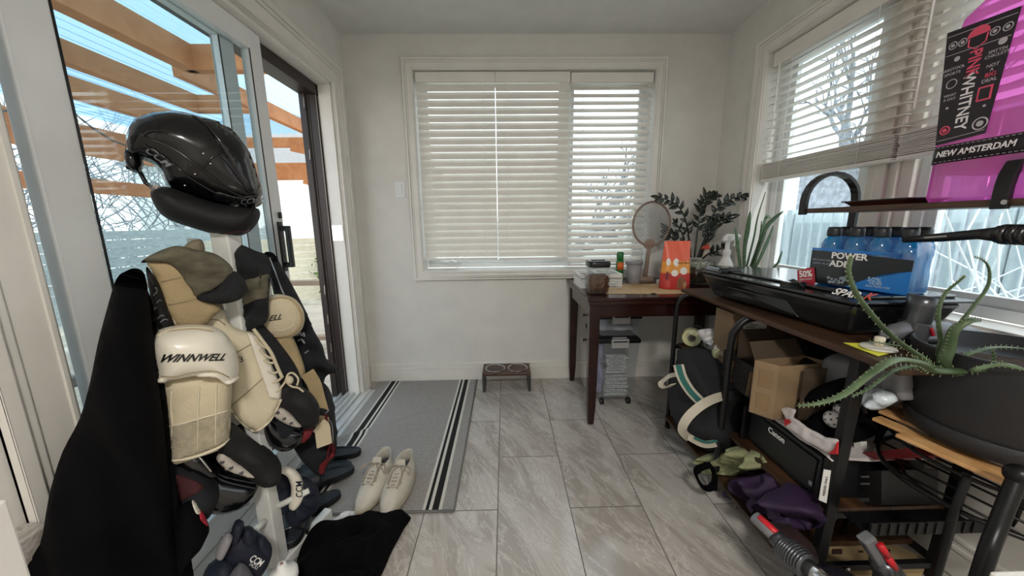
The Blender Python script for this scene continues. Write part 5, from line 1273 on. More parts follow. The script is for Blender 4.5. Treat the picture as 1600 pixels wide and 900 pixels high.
meshwall((xb0, yb1, 0), (xb0, yb0, 0), zb0_, zb1_); meshwall((xb0, yb1, 0), (xb1, yb1, 0), zb0_, zb1_); meshwall((xb1, yb1, 0), (xb1, yb0, 0), zb0_, zb1_); meshwall((xb0, yb0, 0), (xb1, yb0, 0), zb0_, zb1_)
for i in range(16): y = yb0 + (yb1 - yb0) * i / 15; mb.tube([(xb0, y, zb0_), (xb1, y, zb0_)], .0014, 4)
for i in range(10): x_ = xb0 + (xb1 - xb0) * i / 9; mb.tube([(x_, yb0, zb0_ + .002), (x_, yb1, zb0_ + .002)], .0014, 4)
mb.build('mesh', WIRE, t)
for (y, z0) in ((1.40, .0), (1.28, .0)): MB().bar((xb0 - .002, y, zb0_ + .01), (xb0 - .002, y - .012, zb1_ - .02), .004, .022).build('cardboard_strip', KRAFT, t)
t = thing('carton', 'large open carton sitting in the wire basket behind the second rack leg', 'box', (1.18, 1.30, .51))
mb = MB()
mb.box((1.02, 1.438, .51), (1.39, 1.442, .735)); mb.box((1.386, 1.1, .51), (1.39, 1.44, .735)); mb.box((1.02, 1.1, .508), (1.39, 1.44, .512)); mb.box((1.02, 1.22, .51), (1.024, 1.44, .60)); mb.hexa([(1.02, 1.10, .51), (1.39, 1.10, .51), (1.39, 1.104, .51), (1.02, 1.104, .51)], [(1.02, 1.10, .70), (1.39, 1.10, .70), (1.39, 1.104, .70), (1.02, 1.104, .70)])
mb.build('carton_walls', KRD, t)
mb = MB(); puff(mb, [(1.06, 1.16, .60), (1.12, 1.2, .70), (1.25, 1.3, .74), (1.36, 1.4, .70), (1.36, 1.4, .56), (1.1, 1.18, .53)], .16, (-.6, .7, .1), .02)
tag(mb.build('black_shoe', BLKP, None, True), 'rounded black shoe inside the large open carton', 'shoe')
# small carton with one corner to the viewer
t = thing('small_carton', 'small brown carton standing with its corner toward the room on the wire basket edge', 'box', (1.05, 1.14, .5))
a = at(1172, 640, 'x', .92); b = at(1208, 652, 'x', .935)
A4 = V((.925, 1.20, .497)); B4 = V((.932, 1.085, .497)); C4 = V((1.16, 1.05, .497)); D4 = V((1.15, 1.165, .497)); hh = .205
A4 = at(1170, 640, 'z', .505); B4 = at(1207, 653, 'z', .505)
dv = (B4 - A4); A4.z = B4.z = .497; D4 = A4 + V((.21, .03, 0)); C4 = B4 + V((.21, .015, 0))
mb = MB(); th = .004
for p, q2 in ((A4, B4), (B4, C4), (C4, D4), (D4, A4)):
    nn_ = (q2 - p).cross(V((0, 0, 1))).normalized() * th; mb.hexa([p, q2, q2 - nn_, p - nn_], [x_ + V((0, 0, hh)) for x_ in (p, q2, q2 - nn_, p - nn_)])
mb.prism([A4, B4, C4, D4], (0, 0, .004)); mb.build('carton_walls', mat('kraft_light', '#8f785c', .85, bump=.1, vary=.06), t, bevel=.001)
up_ = V((0, 0, hh))
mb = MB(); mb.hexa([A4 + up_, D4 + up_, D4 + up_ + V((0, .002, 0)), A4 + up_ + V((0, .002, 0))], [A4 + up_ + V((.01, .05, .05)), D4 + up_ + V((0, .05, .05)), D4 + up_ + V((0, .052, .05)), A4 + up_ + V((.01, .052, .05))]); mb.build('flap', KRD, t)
mb = MB(); mb.hexa([B4 + up_, C4 + up_, C4 + up_ + V((0, .002, 0)), B4 + up_ + V((0, .002, 0))], [B4 + up_ + V((.01, .05, -.03)), C4 + up_ + V((0, .05, -.03)), C4 + up_ + V((0, .052, -.028)), B4 + up_ + V((.01, .052, -.028))]); mb.build('flap', KRAFT, t)
for z in (.025, .115): 
    s_ = (B4 - A4).normalized(); nn_ = V((0, 0, 1)).cross(s_) * -1; w__ = (B4 - A4).length
    base = A4 + s_ * w__ * .28 + nn_ * .001 * (1 if nn_.x < 0 else -1); o1 = V((-.0015, 0, 0))
    mb = MB(); mb.prism([base + o1 + V((0, 0, z)), base + o1 + s_ * w__ * .5 + V((0, 0, z)), base + o1 + s_ * w__ * .5 + V((0, 0, z + .06)), base + o1 + V((0, 0, z + .06))], (-.0006, 0, 0)); mb.build('packing_tape', mat('packing_tape', '#8a7152', .25), t)
c = at(1212, 562, 'x', 1.02); t = thing('small_tripod', 'small chrome legged tripod lying across the small carton', 'tripod', c)
mb = MB(); e1 = at(1190, 570, 'x', 1.0); e2 = at(1226, 556, 'x', 1.04); e3 = at(1229, 570, 'x', 1.04); mb.tube([e1, e2], .006, 10); mb.build('leg', CHROME, t, True); MB().tube([e2, e3], .005, 8).build('leg', CHROME, t, True); MB().ell(e2, .010, .010, .010, 12, 8).build('joint', GM, t, True)
# ---- printer and things on the low shelf
zB = .29
t = thing('printer', 'flat black printer on the low wood shelf of the rack', 'printer', (1.2, 1.16, zB))
PB_ = mat('printer_black', '#17181b', .38)
mb = MB(); mb.hexa([(1.012, .985, zB + .001), (1.37, .985, zB + .001), (1.37, 1.345, zB + .001), (1.012, 1.345, zB + .001)], [(1.02, .99, zB + .15), (1.37, .99, zB + .17), (1.37, 1.34, zB + .17), (1.02, 1.34, zB + .15)]); mb.build('printer_body', PB_, t, bevel=.008)
MB().hexa([(1.008, 1.0, zB + .02), (1.012, 1.0, zB + .02), (1.012, 1.30, zB + .02), (1.008, 1.30, zB + .02)], [(1.012, 1.0, zB + .135), (1.016, 1.0, zB + .135), (1.016, 1.30, zB + .135), (1.012, 1.30, zB + .135)]).build('front_flap', PB_, t, bevel=.003)
text('Canon', .030, 'lettering', WPL, t, (1.0075, 1.165, zB + .118), (0, -1, 0), (0, 0, 1), .0008, .0008)
MB().box((1.0065, .998, zB + .04), (1.0085, 1.01, zB + .055)).build('badge', GP, t)
for y in (1.38, 1.32): MB().bar((1.0, y, zB), (1.0, y, zB + .15), .012, .02).build('support', BLKP, t, bevel=.002)
t = thing('shopping_bag', 'crumpled white and red shopping bag lying on top of the printer', 'bag', (1.1, 1.05, zB + .17))
BW = mat('bag_white', '#cfc8c8', .5, vary=.08, vscale=10); BR = mat('bag_redp', '#b8232b', .4)
zz = zB + .152
def bp_(px, py, dz=0): p = at(px, py, 'x', 1.0); return p + V((0, 0, dz))
f0 = [at(a, b, 'x', .985) for a, b in ((1219, 637), (1232, 636), (1245, 640), (1240, 652), (1262, 668), (1290, 683), (1311, 686), (1306, 708), (1295, 708), (1260, 690), (1226, 664), (1228, 652))]
mb = MB(); puff(mb, f0, .014, (1, .0, .1), .006, rim=.008, wr=.006, ws=30, closed_spline=False); mb.build('bag_front', BW, t, True)
f1 = [at(a, b, 'x', .979) for a, b in ((1226, 655), (1234, 655), (1237, 660), (1228, 666))]; MB().prism(f1, (-.004, 0, 0)).build('red_print', BR, t)
f1 = [at(a, b, 'x', .977) for a, b in ((1305, 703), (1311, 690), (1310, 710), (1296, 709))]; MB().prism(f1, (-.006, 0, 0)).build('red_print', BR, t)
mb = MB(); mb.grid(lambda u, v: V((1.0 + .34 * v, 1.27 - .33 * u, zz + .025 + .012 * noise.noise(V((u * 4, v * 4, 2))))), 14, 12); mb.build('bag_side', BW, t, True, thick=.002)
mb = MB(); puff(mb, tr(((1240, 655), (1262, 640), (1290, 634), (1322, 640), (1345, 660), (1345, 690), (1310, 682), (1270, 672)), 'x', 1.13), .22, (1, 0, .2), .016, wr=.05, ws=14)
tag(mb.build('cloth_hat', CLOTHB, None, True), 'black cloth cap stuffed in the shopping bag on the printer', 'cap')
def holed_ball(label, c, r):
    t = thing('perforated_ball', label, 'ball', c, 'white perforated balls'); MB().ell(c, r, r, r, 26, 16).build('ball_shell', mat('ball_white', '#d5d2d2', .5), t, True)
    mb = MB()
    for k in range(34):
        ph = math.acos(1 - 2 * (k + .5) / 34); a = k * 2.39996; dd = V((sin(ph) * cos(a), sin(ph) * sin(a), cos(ph))); x, y = basis(dd)
        mb.add([c + dd * (r + .0007)] + [c + dd * (r + .0004) + x * .0035 * cos(q) + y * .0035 * sin(q) for q in [2 * pi * i / 8 for i in range(8)]], [(0, 1 + i, 1 + (i + 1) % 8) for i in range(8)])
    mb.build('holes', mat('hole_dark', '#4a4646', .8), t)
holed_ball('white perforated plastic ball on the black cap, nearer one', at(1303, 655, 'x', 1.06), .027)
holed_ball('white perforated plastic ball on the black cap, half behind the rack leg', at(1317, 641, 'x', 1.10), .025)
# grey bin behind the aloe leaves
t = thing('grey_bin', 'grey rounded plastic bin on the rack behind the long aloe leaf', 'bin', (1.25, 1.02, .5))
GB_ = mat('bin_grey', '#6a6a6e', .5)
a0 = [at(a, b, 'x', 1.17) for a, b in ((1304, 560), (1318, 549), (1355, 556), (1420, 566), (1420, 628), (1330, 632), (1303, 600))]
mb = MB(); puff(mb, a0, .15, (1, .1, 0), .016, rim=.03); mb.build('bin_body', GB_, t, True)
a0 = [at(a, b, 'x', 1.12) for a, b in ((1350, 572), (1425, 572), (1425, 625), (1365, 632), (1350, 600))]; mb = MB(); puff(mb, a0, .05, (1, .1, 0), .014, rim=.008, closed_spline=False); mb.build('bin_front', mat('bin_grey_light', '#7b7b7f', .5), t, True)
mb = MB(); puff(mb, tr(((1245, 628), (1275, 605), (1320, 590), (1345, 600), (1340, 625), (1300, 632)), 'x', 1.09), .12, (1, 0, .2), .014)
tag(mb.build('black_pouch', CLOTHB, None, True), 'black pouch wedged between the small carton and the grey bin', 'pouch')
mb = MB(); puff(mb, tr(((1350, 615), (1365, 606), (1385, 612), (1395, 628), (1375, 640), (1352, 636)), 'x', 1.06), .05, (1, 0, .2), .008, wr=.03, ws=40)
tag(mb.build('white_wrapper', mat('foil_white', '#c9d4dc', .25, vary=.25, vscale=40), None, True), 'shiny white crumpled wrapper behind the slatted stand', 'wrapper')
# magazine tag hanging on the leg
t = thing('paper_sticker', 'white printed paper strip stuck on the right front rack leg', 'sticker', (1.0, .95, .4))
c0, c1_, c2_, c3_ = [at(a, b, 'y', .915) for a, b in ((1287, 733), (1298, 735), (1291, 786), (1279, 781))]
MB().prism([c0, c1_, c2_, c3_], (0, -.0012, 0)).build('strip', WPL, t)
x = (c3_ - c0).normalized(); text('NEEDED ONLY', .010, 'lettering', MC['print_black'], t, (c0 + c1_ + c2_ + c3_) / 4 + V((0, -.002, 0)), -x, V((0, -1, 0)).cross(-x))
# dark boxes under/behind the plant stand
t = thing('black_box', 'black printed product box behind the rack leg, under the slatted stand', 'box', (1.2, .9, .3))
q_ = [at(a, b, 'x', 1.16) for a, b in ((1318, 738), (1378, 735), (1378, 790), (1312, 790))]
MB().prism(q_, (.18, .0, 0)).build('box_body', mat('box_black', '#1c1b1d', .5), t, bevel=.002)
for i, (a, b, w__, h__, cc) in enumerate(((1330, 768, 8, 8, '#6fa6c0'), (1322, 764, 5, 7, '#b08a70'), (1352, 745, 12, 3, '#8a8a8a'), (1352, 756, 14, 3, '#77777a'), (1335, 742, 14, 2, '#8c7a6c'), (1345, 781, 26, 6, '#4b4a4d'), (1322, 776, 20, 1.5, '#6a2f3a'))):
    qq = [at(a + x_, b + y_, 'x', 1.158) for x_, y_ in ((-w__ / 2, -h__ / 2), (w__ / 2, -h__ / 2), (w__ / 2, h__ / 2), (-w__ / 2, h__ / 2))]
    MB().prism(qq, (-.0015, 0, 0)).build('print_patch', mat('patch%d' % i, cc, .5), t)
t = thing('red_box', 'flat red and white box behind the rack leg below the slatted stand', 'box', (1.25, .95, .42))
q_ = [at(a, b, 'x', 1.14) for a, b in ((1332, 708), (1420, 700), (1445, 712), (1332, 722))]
MB().prism(q_, (.16, 0, 0)).build('box_body', mat('box_red', '#7a1f24', .5), t, bevel=.001)
q_ = [at(a, b, 'x', 1.135) for a, b in ((1334, 692), (1345, 690), (1345, 712), (1334, 714))]
MB().prism(q_, (.02, 0, 0)).build('white_corner', WPL, t)
mb = MB(); t = thing('black_tray', 'black metal tray shelf between the two rear rack legs', 'tray', (1.25, .93, .31))
mb.box((1.06, .86, .282), (1.41, .935, .288)); mb.box((1.06, .855, .282), (1.41, .861, .325))
for i in range(12): mb.bar((1.06 + i * .028, .853, .285), (1.06 + i * .028, .853, .322), .003, .003)
mb.build('tray_plate', BLK, t)
# towel, purple bag, strap on the bottom shelf
zC = .088
mb = MB(); puff(mb, tr(((1110, 712), (1122, 706), (1130, 712), (1150, 697), (1168, 700), (1192, 712), (1196, 730), (1180, 735), (1160, 728), (1150, 742), (1122, 745), (1112, 735)), 'x', .985), .09, (1, .2, -.1), .008, rim=.03, wr=.16, ws=26, seed=2)
tag(mb.build('towel', mat('towel_green', '#a9ad84', .95, bump=.8, bscale=300, vary=.12, vscale=60), None, True), 'crumpled pale green towel on the rack bottom shelf', 'towel')
mb = MB(); puff(mb, tr(((1188, 720), (1215, 735), (1240, 760), (1225, 770), (1190, 758), (1170, 745)), 'x', 1.02), .10, (1, .2, 0), .014, wr=.05)
tag(mb.build('black_cloth', CLOTHB, None, True), 'black cloth between the green towel and the purple bag', 'cloth')
PUR = mat('purple_cloth', '#2a1438', .7, bump=.2, bscale=150, vary=.25, vscale=12)
t = thing('purple_bag', 'crumpled purple cloth bag lying on the rack bottom shelf', 'bag', (1.05, 1.1, zC))
mb = MB(); puff(mb, tr(((1145, 752), (1160, 745), (1180, 748), (1200, 738), (1225, 750), (1255, 765), (1280, 785), (1285, 812), (1262, 828), (1232, 824), (1205, 808), (1185, 800), (1160, 795), (1148, 775)), 'x', .985), .10, (1, .2, -.2), .009, rim=.05, wr=.16, ws=17, seed=5)
mb.build('bag_body', PUR, t, True)
for pts in (((1176, 800), (1170, 790), (1180, 782), (1196, 790), (1206, 802), (1216, 818)), ((1212, 800), (1220, 812), (1228, 826)), ((1204, 770), (1214, 790), (1213, 803), (1200, 806))):
    ribbon([at(a, b, 'x', .925) for a, b in pts], .020, PUR, 'bag_handle', t, (-1, -.2, .2))
for px in (((1170, 752), (1182, 755), (1176, 768)), ((1185, 784), (1212, 772), (1215, 790), (1205, 794)), ((1225, 796), (1250, 792), (1240, 799))):
    mb = MB(); puff(mb, [at(a * .75 + .25 * px[0][0], b * .75 + .25 * px[0][1], 'x', .93) for a, b in px], .02, (1, .2, 0), .006); mb.build('lining', mat('silver_lining', '#9d9aa6', .35), t, True)
mb = MB(); t = thing('strap_loop', 'black webbing strap loop hanging from the bottom shelf by the second rack leg', 'strap', (.93, 1.34, .1))
ribbon([at(a, b, 'y', y) for a, b, y in ((1112, 726, 1.30), (1092, 732, 1.30), (1089, 745, 1.29), (1100, 762, 1.28), (1113, 760, 1.28), (1117, 745, 1.29), (1112, 730, 1.31))], .030, CLOTHB, 'webbing', t, (.3, -.2, 1))
# printed cardboard pieces on the floor under the rack
t = thing('flat_carton', 'flattened printed cardboard on the floor under the rack, behind the upright vacuum nozzle', 'cardboard', (1.15, .88, 0))
CB = mat('cream_board', '#a8926c', .85, vary=.1)
q_ = [at(a, b, 'z', .02) for a, b in ((1288, 855), (1400, 856), (1450, 880), (1440, 900), (1280, 905))]
MB().prism(q_, (0, 0, .012)).build('board', CB, t)
for (a, b, w__, h__) in ((1308, 862, 16, 8), (1338, 878, 20, 4), (1385, 862, 12, 7), (1420, 885, 10, 8), (1345, 862, 8, 3)):
    qq = [at(a + x_, b + y_, 'z', .0335) for x_, y_ in ((-w__ / 2, -h__ / 2), (w__ / 2, -h__ / 2), (w__ / 2, h__ / 2), (-w__ / 2, h__ / 2))]
    MB().prism(qq, (0, 0, .0012)).build('print_patch', mat('board_print', '#3c2620', .7), t)
mb = MB(); puff(mb, tr(((1205, 830), (1250, 835), (1275, 860), (1270, 880), (1230, 875)), 'y', .93), .12, (.3, 1, 0), .014)
tag(mb.build('dark_red_cloth', mat('maroon_cloth', '#2a1216', .9), None, True), 'dark maroon cloth at the front of the bottom shelf near the vacuum', 'cloth')
# ---- floor vacuum lying across the lower right
VG = mat('vac_clear_grey', '#7b7d82', .25, .3); VR = mat('vac_bright_red', '#d0202c', .35)
t = thing('cordless_vacuum', 'grey cordless vacuum with a red switch, ribbed body and chrome tube, below the purple bag', 'vacuum', (.85, .8, 0))
s0 = at(1178, 806, 'y', .93); s1 = at(1212, 838, 'y', .87); s2 = at(1232, 862, 'y', .83); s3 = at(1285, 905, 'y', .74); s4 = s3 + (s3 - s2) * 1.2
MB().tube([s0, s1], [.020, .022], 10, flat=.85).build('neck', VG, t, True, bevel=.003)
MB().tube([s0 + V((.004, -.016, .012)), s1 + V((.004, -.016, .012))], .010, 10, flat=.8).build('red_switch', VR, t, True)
MB().tube([s1, s2], [.024, .028], 16).build('joint', GM, t, True)
mb = MB(); dd = (s3 - s2).normalized()
for k in range(9): mb.tube([s2 - dd * .012 + dd * .0075 * k, s2 - dd * .012 + dd * .0075 * (k + .7)], .040 - .0012 * abs(k - 4), 22)
mb.build('ribbed_cyclone', GM, t, True)
MB().tube([s2 + dd * .045, s3, s4], .023, 20).build('wand_tube', CHROME, t, True)
c = at(1300, 925, 'y', .80)
t = thing('vacuum_floor_head', 'dark vacuum motor head with a clear smoky dome at the bottom edge of the picture', 'vacuum part', c)
MB().ell(c, .105, .07, .055, 30, 18).build('smoky_dome', mat('smoky', '#24222c', .12, coat=.6), t, True)
MB().tube([c + V((.09 * cos(a), -.05, .045 * sin(a))) for a in [pi * i / 12 for i in range(13)]], .005, 8).build('trim_ring', GM, t, True)
MB().box((c.x - .07, c.y - .05, 0), (c.x + .07, c.y + .05, c.z - .03)).build('motor_base', GD, t, bevel=.01)
t = thing('vacuum_nozzle', 'upright grey vacuum nozzle with red release buttons beside the flattened cardboard', 'vacuum part', (1.0, .78, 0))
n0 = at(1352, 838, 'y', .80); n1 = at(1376, 876, 'y', .80); n2 = at(1395, 905, 'y', .80)
mb = MB(); mb.bar(n0, n1, .036, .030, up=(0, 1, 0)); mb.build('nozzle_neck', VG, t, bevel=.006)
mb = MB(); mb.tube([n1, n1.lerp(n2, .5), n2, V((n2.x + .02, n2.y, .0))], [.026, .034, .040, .046], 18); mb.build('nozzle_body', GM, t, True)
dn = (n1 - n0); side = V((.014, -.020, .004))
for f in (.35, .85): p = n0 + dn * f + side; MB().tube([p - dn * .22, p + dn * .22], .009, 12).build('red_button', VR, t, True)

# ---- slatted plant stand
t = thing('plant_stand', 'black wire plant stand with a round top of light wood slats', 'plant stand', (1.28, .80, 0))
SLW = wood('slat_wood', '#b98a58', '#d3a672', .5, (8, 8, 8)); ZS = .62
c0 = V((1.30, .79, ZS)); R0 = .235; dirv = V((.32, -.95, 0)).normalized(); perp = V((.95, .32, 0)).normalized()
# slat strips run along dirv, cut to a circle, two layers overlapping
dirv = (at(1555, 745, 'z', ZS) - at(1340, 650, 'z', ZS)); dirv.z = 0; dirv.normalize(); perp = V((-dirv.y, dirv.x, 0))
if perp.x < 0: perp = -perp
for i in range(9):
    k = -R0 + .026 + i * .052; L__ = math.sqrt(max(.001, R0 ** 2 - k * k)) * (1.05 if i % 2 else .95)
    z = ZS - .006 + (.0 if i % 2 else .0065)
    a = c0 + perp * k - dirv * L__; b = c0 + perp * k + dirv * L__; a.z = b.z = z
    MB().bar(a, b, .036, .010).build('slat', SLW, t, bevel=.002)
WR_ = mat('stand_wire', '#141416', .35, .4)
def ringp(c, r, rr, name='ring', n=40): return MB().tube([V(c) + V((r * cos(a), r * sin(a), 0)) for a in [2 * pi * i / n for i in range(n)]], rr, 8, closed=True).build(name, WR_, t, True)
ringp((c0.x, c0.y, ZS - .035), R0 - .03, .005); ringp((c0.x, c0.y, .50), .22, .0065); ringp((c0.x, c0.y, .475), .17, .0045)
mb = MB()
for i in range(7): k = -.18 + i * .06; L__ = math.sqrt(.22 ** 2 - k * k); mb.tube([V((c0.x, c0.y, .50)) + perp * k - dirv * L__, V((c0.x, c0.y, .50)) + perp * k + dirv * L__], .0032, 6)
mb.build('wire_shelf', WR_, t, True)
for i, a in enumerate((rad(200), rad(290), rad(20), rad(110))):
    dd = V((cos(a), sin(a), 0)); pts = [c0 + dd * (R0 - .03) + V((0, 0, -.03)), c0 + dd * R0 + V((0, 0, -.12)), V((c0.x, c0.y, .30)) + dd * (R0 + .01), V((c0.x, c0.y, .006)) + dd * (R0 + .06)]
    MB().tube(spline(pts, 6), .0085, 8).build('stand_leg', WR_, t, True)
MB().tube(spline([at(1590, 745, 'y', .62), at(1560, 820, 'y', .60), at(1530, 905, 'y', .58), V((at(1530, 905, 'y', .58).x - .02, .57, .01))], 6), .014, 12).build('stand_leg', WR_, t, True)
MB().ell(at(1592, 742, 'y', .62), .022, .022, .022, 16, 10).build('leg_cap', WR_, t, True)
# hook at the stand's left side
MB().tube(spline([at(a, b, 'y', .93) for a, b in ((1352, 645), (1348, 628), (1354, 618), (1362, 624), (1366, 640))], 5), .005, 8).build('hook', WR_, t, True)
# ---- aloe in black pot
PC2 = V((1.275, .80, ZS + .013))
t = thing('potted_aloe', 'aloe plant with long curling toothed leaves in a wide matt black pot', 'plant', PC2)
PTM = mat('pot_black', '#222225', .55, bump=.15, bscale=200)
MB().lathe([(0, 0), (.155, 0), (.163, .006), (.167, .045), (.165, .047)], PC2, 44).build('saucer', PTM, t, True)
MB().lathe([(0, .012), (.150, .012), (.160, .048), (.162, .052), (.176, .238), (.178, .243), (.172, .243), (.165, .20), (0, .195)], PC2, 48).build('pot', PTM, t, True)
MB().lathe([(0, .200), (.10, .198), (.165, .196), (.165, .19), (0, .19)], PC2, 36).build('soil', MC['potting_soil'], t, True)
ALO = mat('aloe_green', '#3f5336', .45, col2='#5d7050', vscale=14, bump=.1, bscale=90); TH = mat('aloe_thorn', '#8d9872', .6)
ac = at(1480, 585, 'y', .80); base = V((PC2.x + .0, PC2.y, PC2.z + .196))
def aloe(pts, r0, yv=None, roll=0):
    P_ = [base] if yv is None else []; 
    P_ += [at(a, b, 'y', y) for a, b, y in pts]; sp_ = spline(P_, 10); N = len(sp_) - 1; mb = MB(); th_ = MB(); n = 12
    r0 *= .82; rs = [r0 * (1 - (i / N)) ** .55 * (1 - .15 * (i / N)) + .0008 for i in range(N + 1)]
    mb.tube(sp_, rs, n, flat=.5); th_ = mb; mb.cur = 1
    for i in range(2, N - 1, 2):
        dd = (sp_[i + 1] - sp_[i - 1]).normalized(); s_ = dd.cross(V((0, -1, .2))).normalized()
        for k in (1, -1): th_.tube([sp_[i] + s_ * rs[i] * .75 * k, sp_[i] + s_ * (rs[i] + .0028) * k + dd * .002], [.0012, .0003], 5)
    mb.build('leaf', [ALO, TH], t, True)
aloe([(1470, 575, .80), (1440, 558, .78), (1390, 522, .74), (1345, 470, .70), (1326, 430, .69), (1329, 405, .69), (1331, 402, .69)], .013)
aloe([(1470, 580, .76), (1440, 567, .72), (1400, 562, .68), (1365, 580, .65), (1320, 615, .63), (1280, 630, .62), (1245, 634, .62)], .015)
aloe([(1460, 580, .80), (1430, 572, .80), (1395, 580, .78), (1360, 605, .74), (1330, 620, .72)], .009)
aloe([(1476, 565, .82), (1470, 530, .82), (1466, 490, .82), (1476, 460, .82), (1500, 438, .82), (1508, 431, .82)], .009)
aloe([(1482, 575, .80), (1484, 540, .79), (1492, 515, .78), (1515, 501, .77), (1534, 500, .77)], .021)
aloe([(1482, 565, .84), (1495, 515, .84), (1520, 480, .84), (1542, 450, .84), (1546, 425, .84), (1538, 408, .84), (1522, 401, .84)], .0085)
aloe([(1500, 585, .78), (1530, 575, .76), (1552, 568, .75), (1556, 571, .75)], .013)
aloe([(1500, 562, .80), (1540, 545, .80), (1580, 543, .80), (1625, 549, .80)], .009)
aloe([(1520, 580, .72), (1560, 570, .70), (1610, 580, .68)], .008)
aloe([(1545, 590, .78), (1553, 570, .78), (1551, 545, .78)], .008)
aloe([(1450, 568, .84), (1420, 545, .86), (1390, 538, .88), (1355, 533, .9)], .010)
mb = MB(); mb.tube(spline([base + V((-.03, -.06, .0)), base + V((-.01, -.08, .008)), base + V((.03, -.09, .004))], 5), [.009, .008, .003], 8); mb.build('dry_leaf', mat('dry_leaf', '#a98a6a', .8), t, True)
# ---------------------------------------------------------------- hockey gear rack (left)
WPT = mat('rack_white_paint', '#dfe0dc', .45, vary=.05, vscale=20)
gr = thing('gear_rack', 'white painted wooden gear rack post with pegs, standing by the patio door', 'rack', (-.81, 1.04, 0))
MB().box((-.835, 1.015, .0), (-.785, 1.065, 1.24)).build('post', WPT, gr, bevel=.004)
MB().bar((-.845, .86, .03), (-.745, 1.27, .03), .035, .04).build('base_foot', WPT, gr, bevel=.004)
MB().bar((-.98, 1.06, .018), (-.615, 1.005, .018), .045, .034).build('base_foot', WPT, gr, bevel=.004)
MB().bar((-.84, .97, .98), (-.80, 1.18, .98), .022, .04).build('hanging_bar', WPT, gr, bevel=.004)
MB().bar((-.84, .99, .62), (-.80, 1.20, .62), .022, .045).build('hanging_bar', WPT, gr, bevel=.004)
MB().tube([(-.81, 1.02, .235), (-.80, .94, .262)], .010, 12).build('peg', WPT, gr, True)
MB().tube([(-.785, 1.05, .262), (-.70, 1.09, .285)], .010, 12).build('peg', WPT, gr, True)

HB = mat('helmet_black', '#060608', .22, spec=.35, coat=.35); HBM = mat('helmet_inner', '#0e0e13', .45); LG = mat('logo_grey', '#7d7f86', .4); HP = mat('pad_black', '#070709', .7, bump=.2, bscale=200)
# helmet
t = thing('hockey_helmet', 'glossy black hockey helmet perched on top of the white gear rack', 'helmet', (-.85, 1.0, 1.24))
hc = (-.855, 1.01, 1.3)
mb = MB(); puff(mb, tp(((196, 222), (199, 204), (212, 186), (240, 176), (275, 173), (310, 181), (345, 193), (375, 215), (393, 245), (404, 278), (411, 302), (409, 318), (395, 324), (365, 322), (325, 314), (290, 302), (262, 290), (250, 270), (238, 256), (222, 250), (206, 250), (197, 240)), hc), .20, VN, .0105, power=.5)
hs = mb.build('shell', HB, t, True)
mb = MB(); puff(mb, tp(((236, 298), (262, 292), (300, 304), (345, 318), (395, 324), (406, 330), (404, 345), (390, 362), (370, 369), (340, 367), (300, 356), (262, 342), (242, 322)), hc), .185, VN, .0105, power=.5)
hl = mb.build('chin_padding', HP, t, True)
mb = MB(); puff(mb, tp(((196, 232), (214, 240), (224, 252), (222, 266), (212, 270), (200, 264), (194, 250)), hc), .07, VN, .009); he = mb.build('ear_guard', HB, t, True)
B = bvh(hs, hl, he)
patch(B, ((318, 186), (352, 195), (378, 222), (396, 256), (402, 290), (392, 300), (372, 268), (350, 232), (326, 200)), mat('helmet_panel', '#0c0c10', .2, spec=.4, coat=.4), 'top_panel', t, 5, .004, .004)
patch(B, ((345, 240), (368, 272), (392, 302), (398, 300), (404, 284)), HBM, 'crown_vent', t, 4, .002, .002)
patch(B, ((222, 200), (240, 194), (248, 200), (236, 206), (222, 210)), mat('vent_dark', '#020203', .9), 'vent', t, 3, .001, .001)
patch(B, ((204, 214), (212, 210), (210, 222), (204, 226)), MC['vent_dark'], 'vent', t, 3, .001, .001)
for pts, rr in ((((225, 214), (270, 232), (320, 268), (365, 302), (400, 312)), .0035), (((224, 226), (262, 250), (300, 280), (345, 306), (372, 312)), .0028), (((300, 180), (330, 202), (352, 236), (372, 268), (388, 300)), .004), (((318, 262), (332, 246), (352, 236), (372, 236), (392, 246)), .0022), (((222, 214), (232, 206), (250, 204), (262, 208)), .003), (((324, 182), (362, 204), (388, 240), (402, 280)), .003)):
    seam(B, pts, rr, HB, 'shell_ridge', t)
patch(B, ((340, 300), (372, 308), (408, 304), (410, 316), (396, 324), (362, 322), (336, 312)), mat('band_dark', '#16161a', .25, coat=.5), 'front_band', t, 4, .003, .003)
stext(B, 'CCM', (374, 317), (404, 313), .020, LG, t, .006, .0004, .3)
stext(B, 'CCM', (229, 232), (264, 258), .024, LG, t, .003, .0004, .3)
for q in ((289, 290), (305, 292 - 20), (329, 256), (318, 240), (357, 226)): MB().ell(px3(B, *q), .003, .003, .003, 10, 6).build('screw', CHROME, t, True)
MB().tube([px3(B, 200, 262), px3(B, 214, 276), tp(((228, 286), (238, 292), (246, 297)), hc)[0], tp(((240, 294),), hc)[0]], .005, 8).build('chin_strap', HBM, t, True)
MB().ell(tp(((242, 292),), (-.82, .96, 1.3))[0], .011, .011, .013, 14, 8).build('strap_buckle', pane('clear_plastic', (.85, .87, .9), .2), t, True)
patch(B, ((352, 364), (372, 362), (390, 358), (378, 368), (362, 370)), mat('dark_pinkred', '#4a1020', .6), 'red_trim', t, 4, .001, .001)

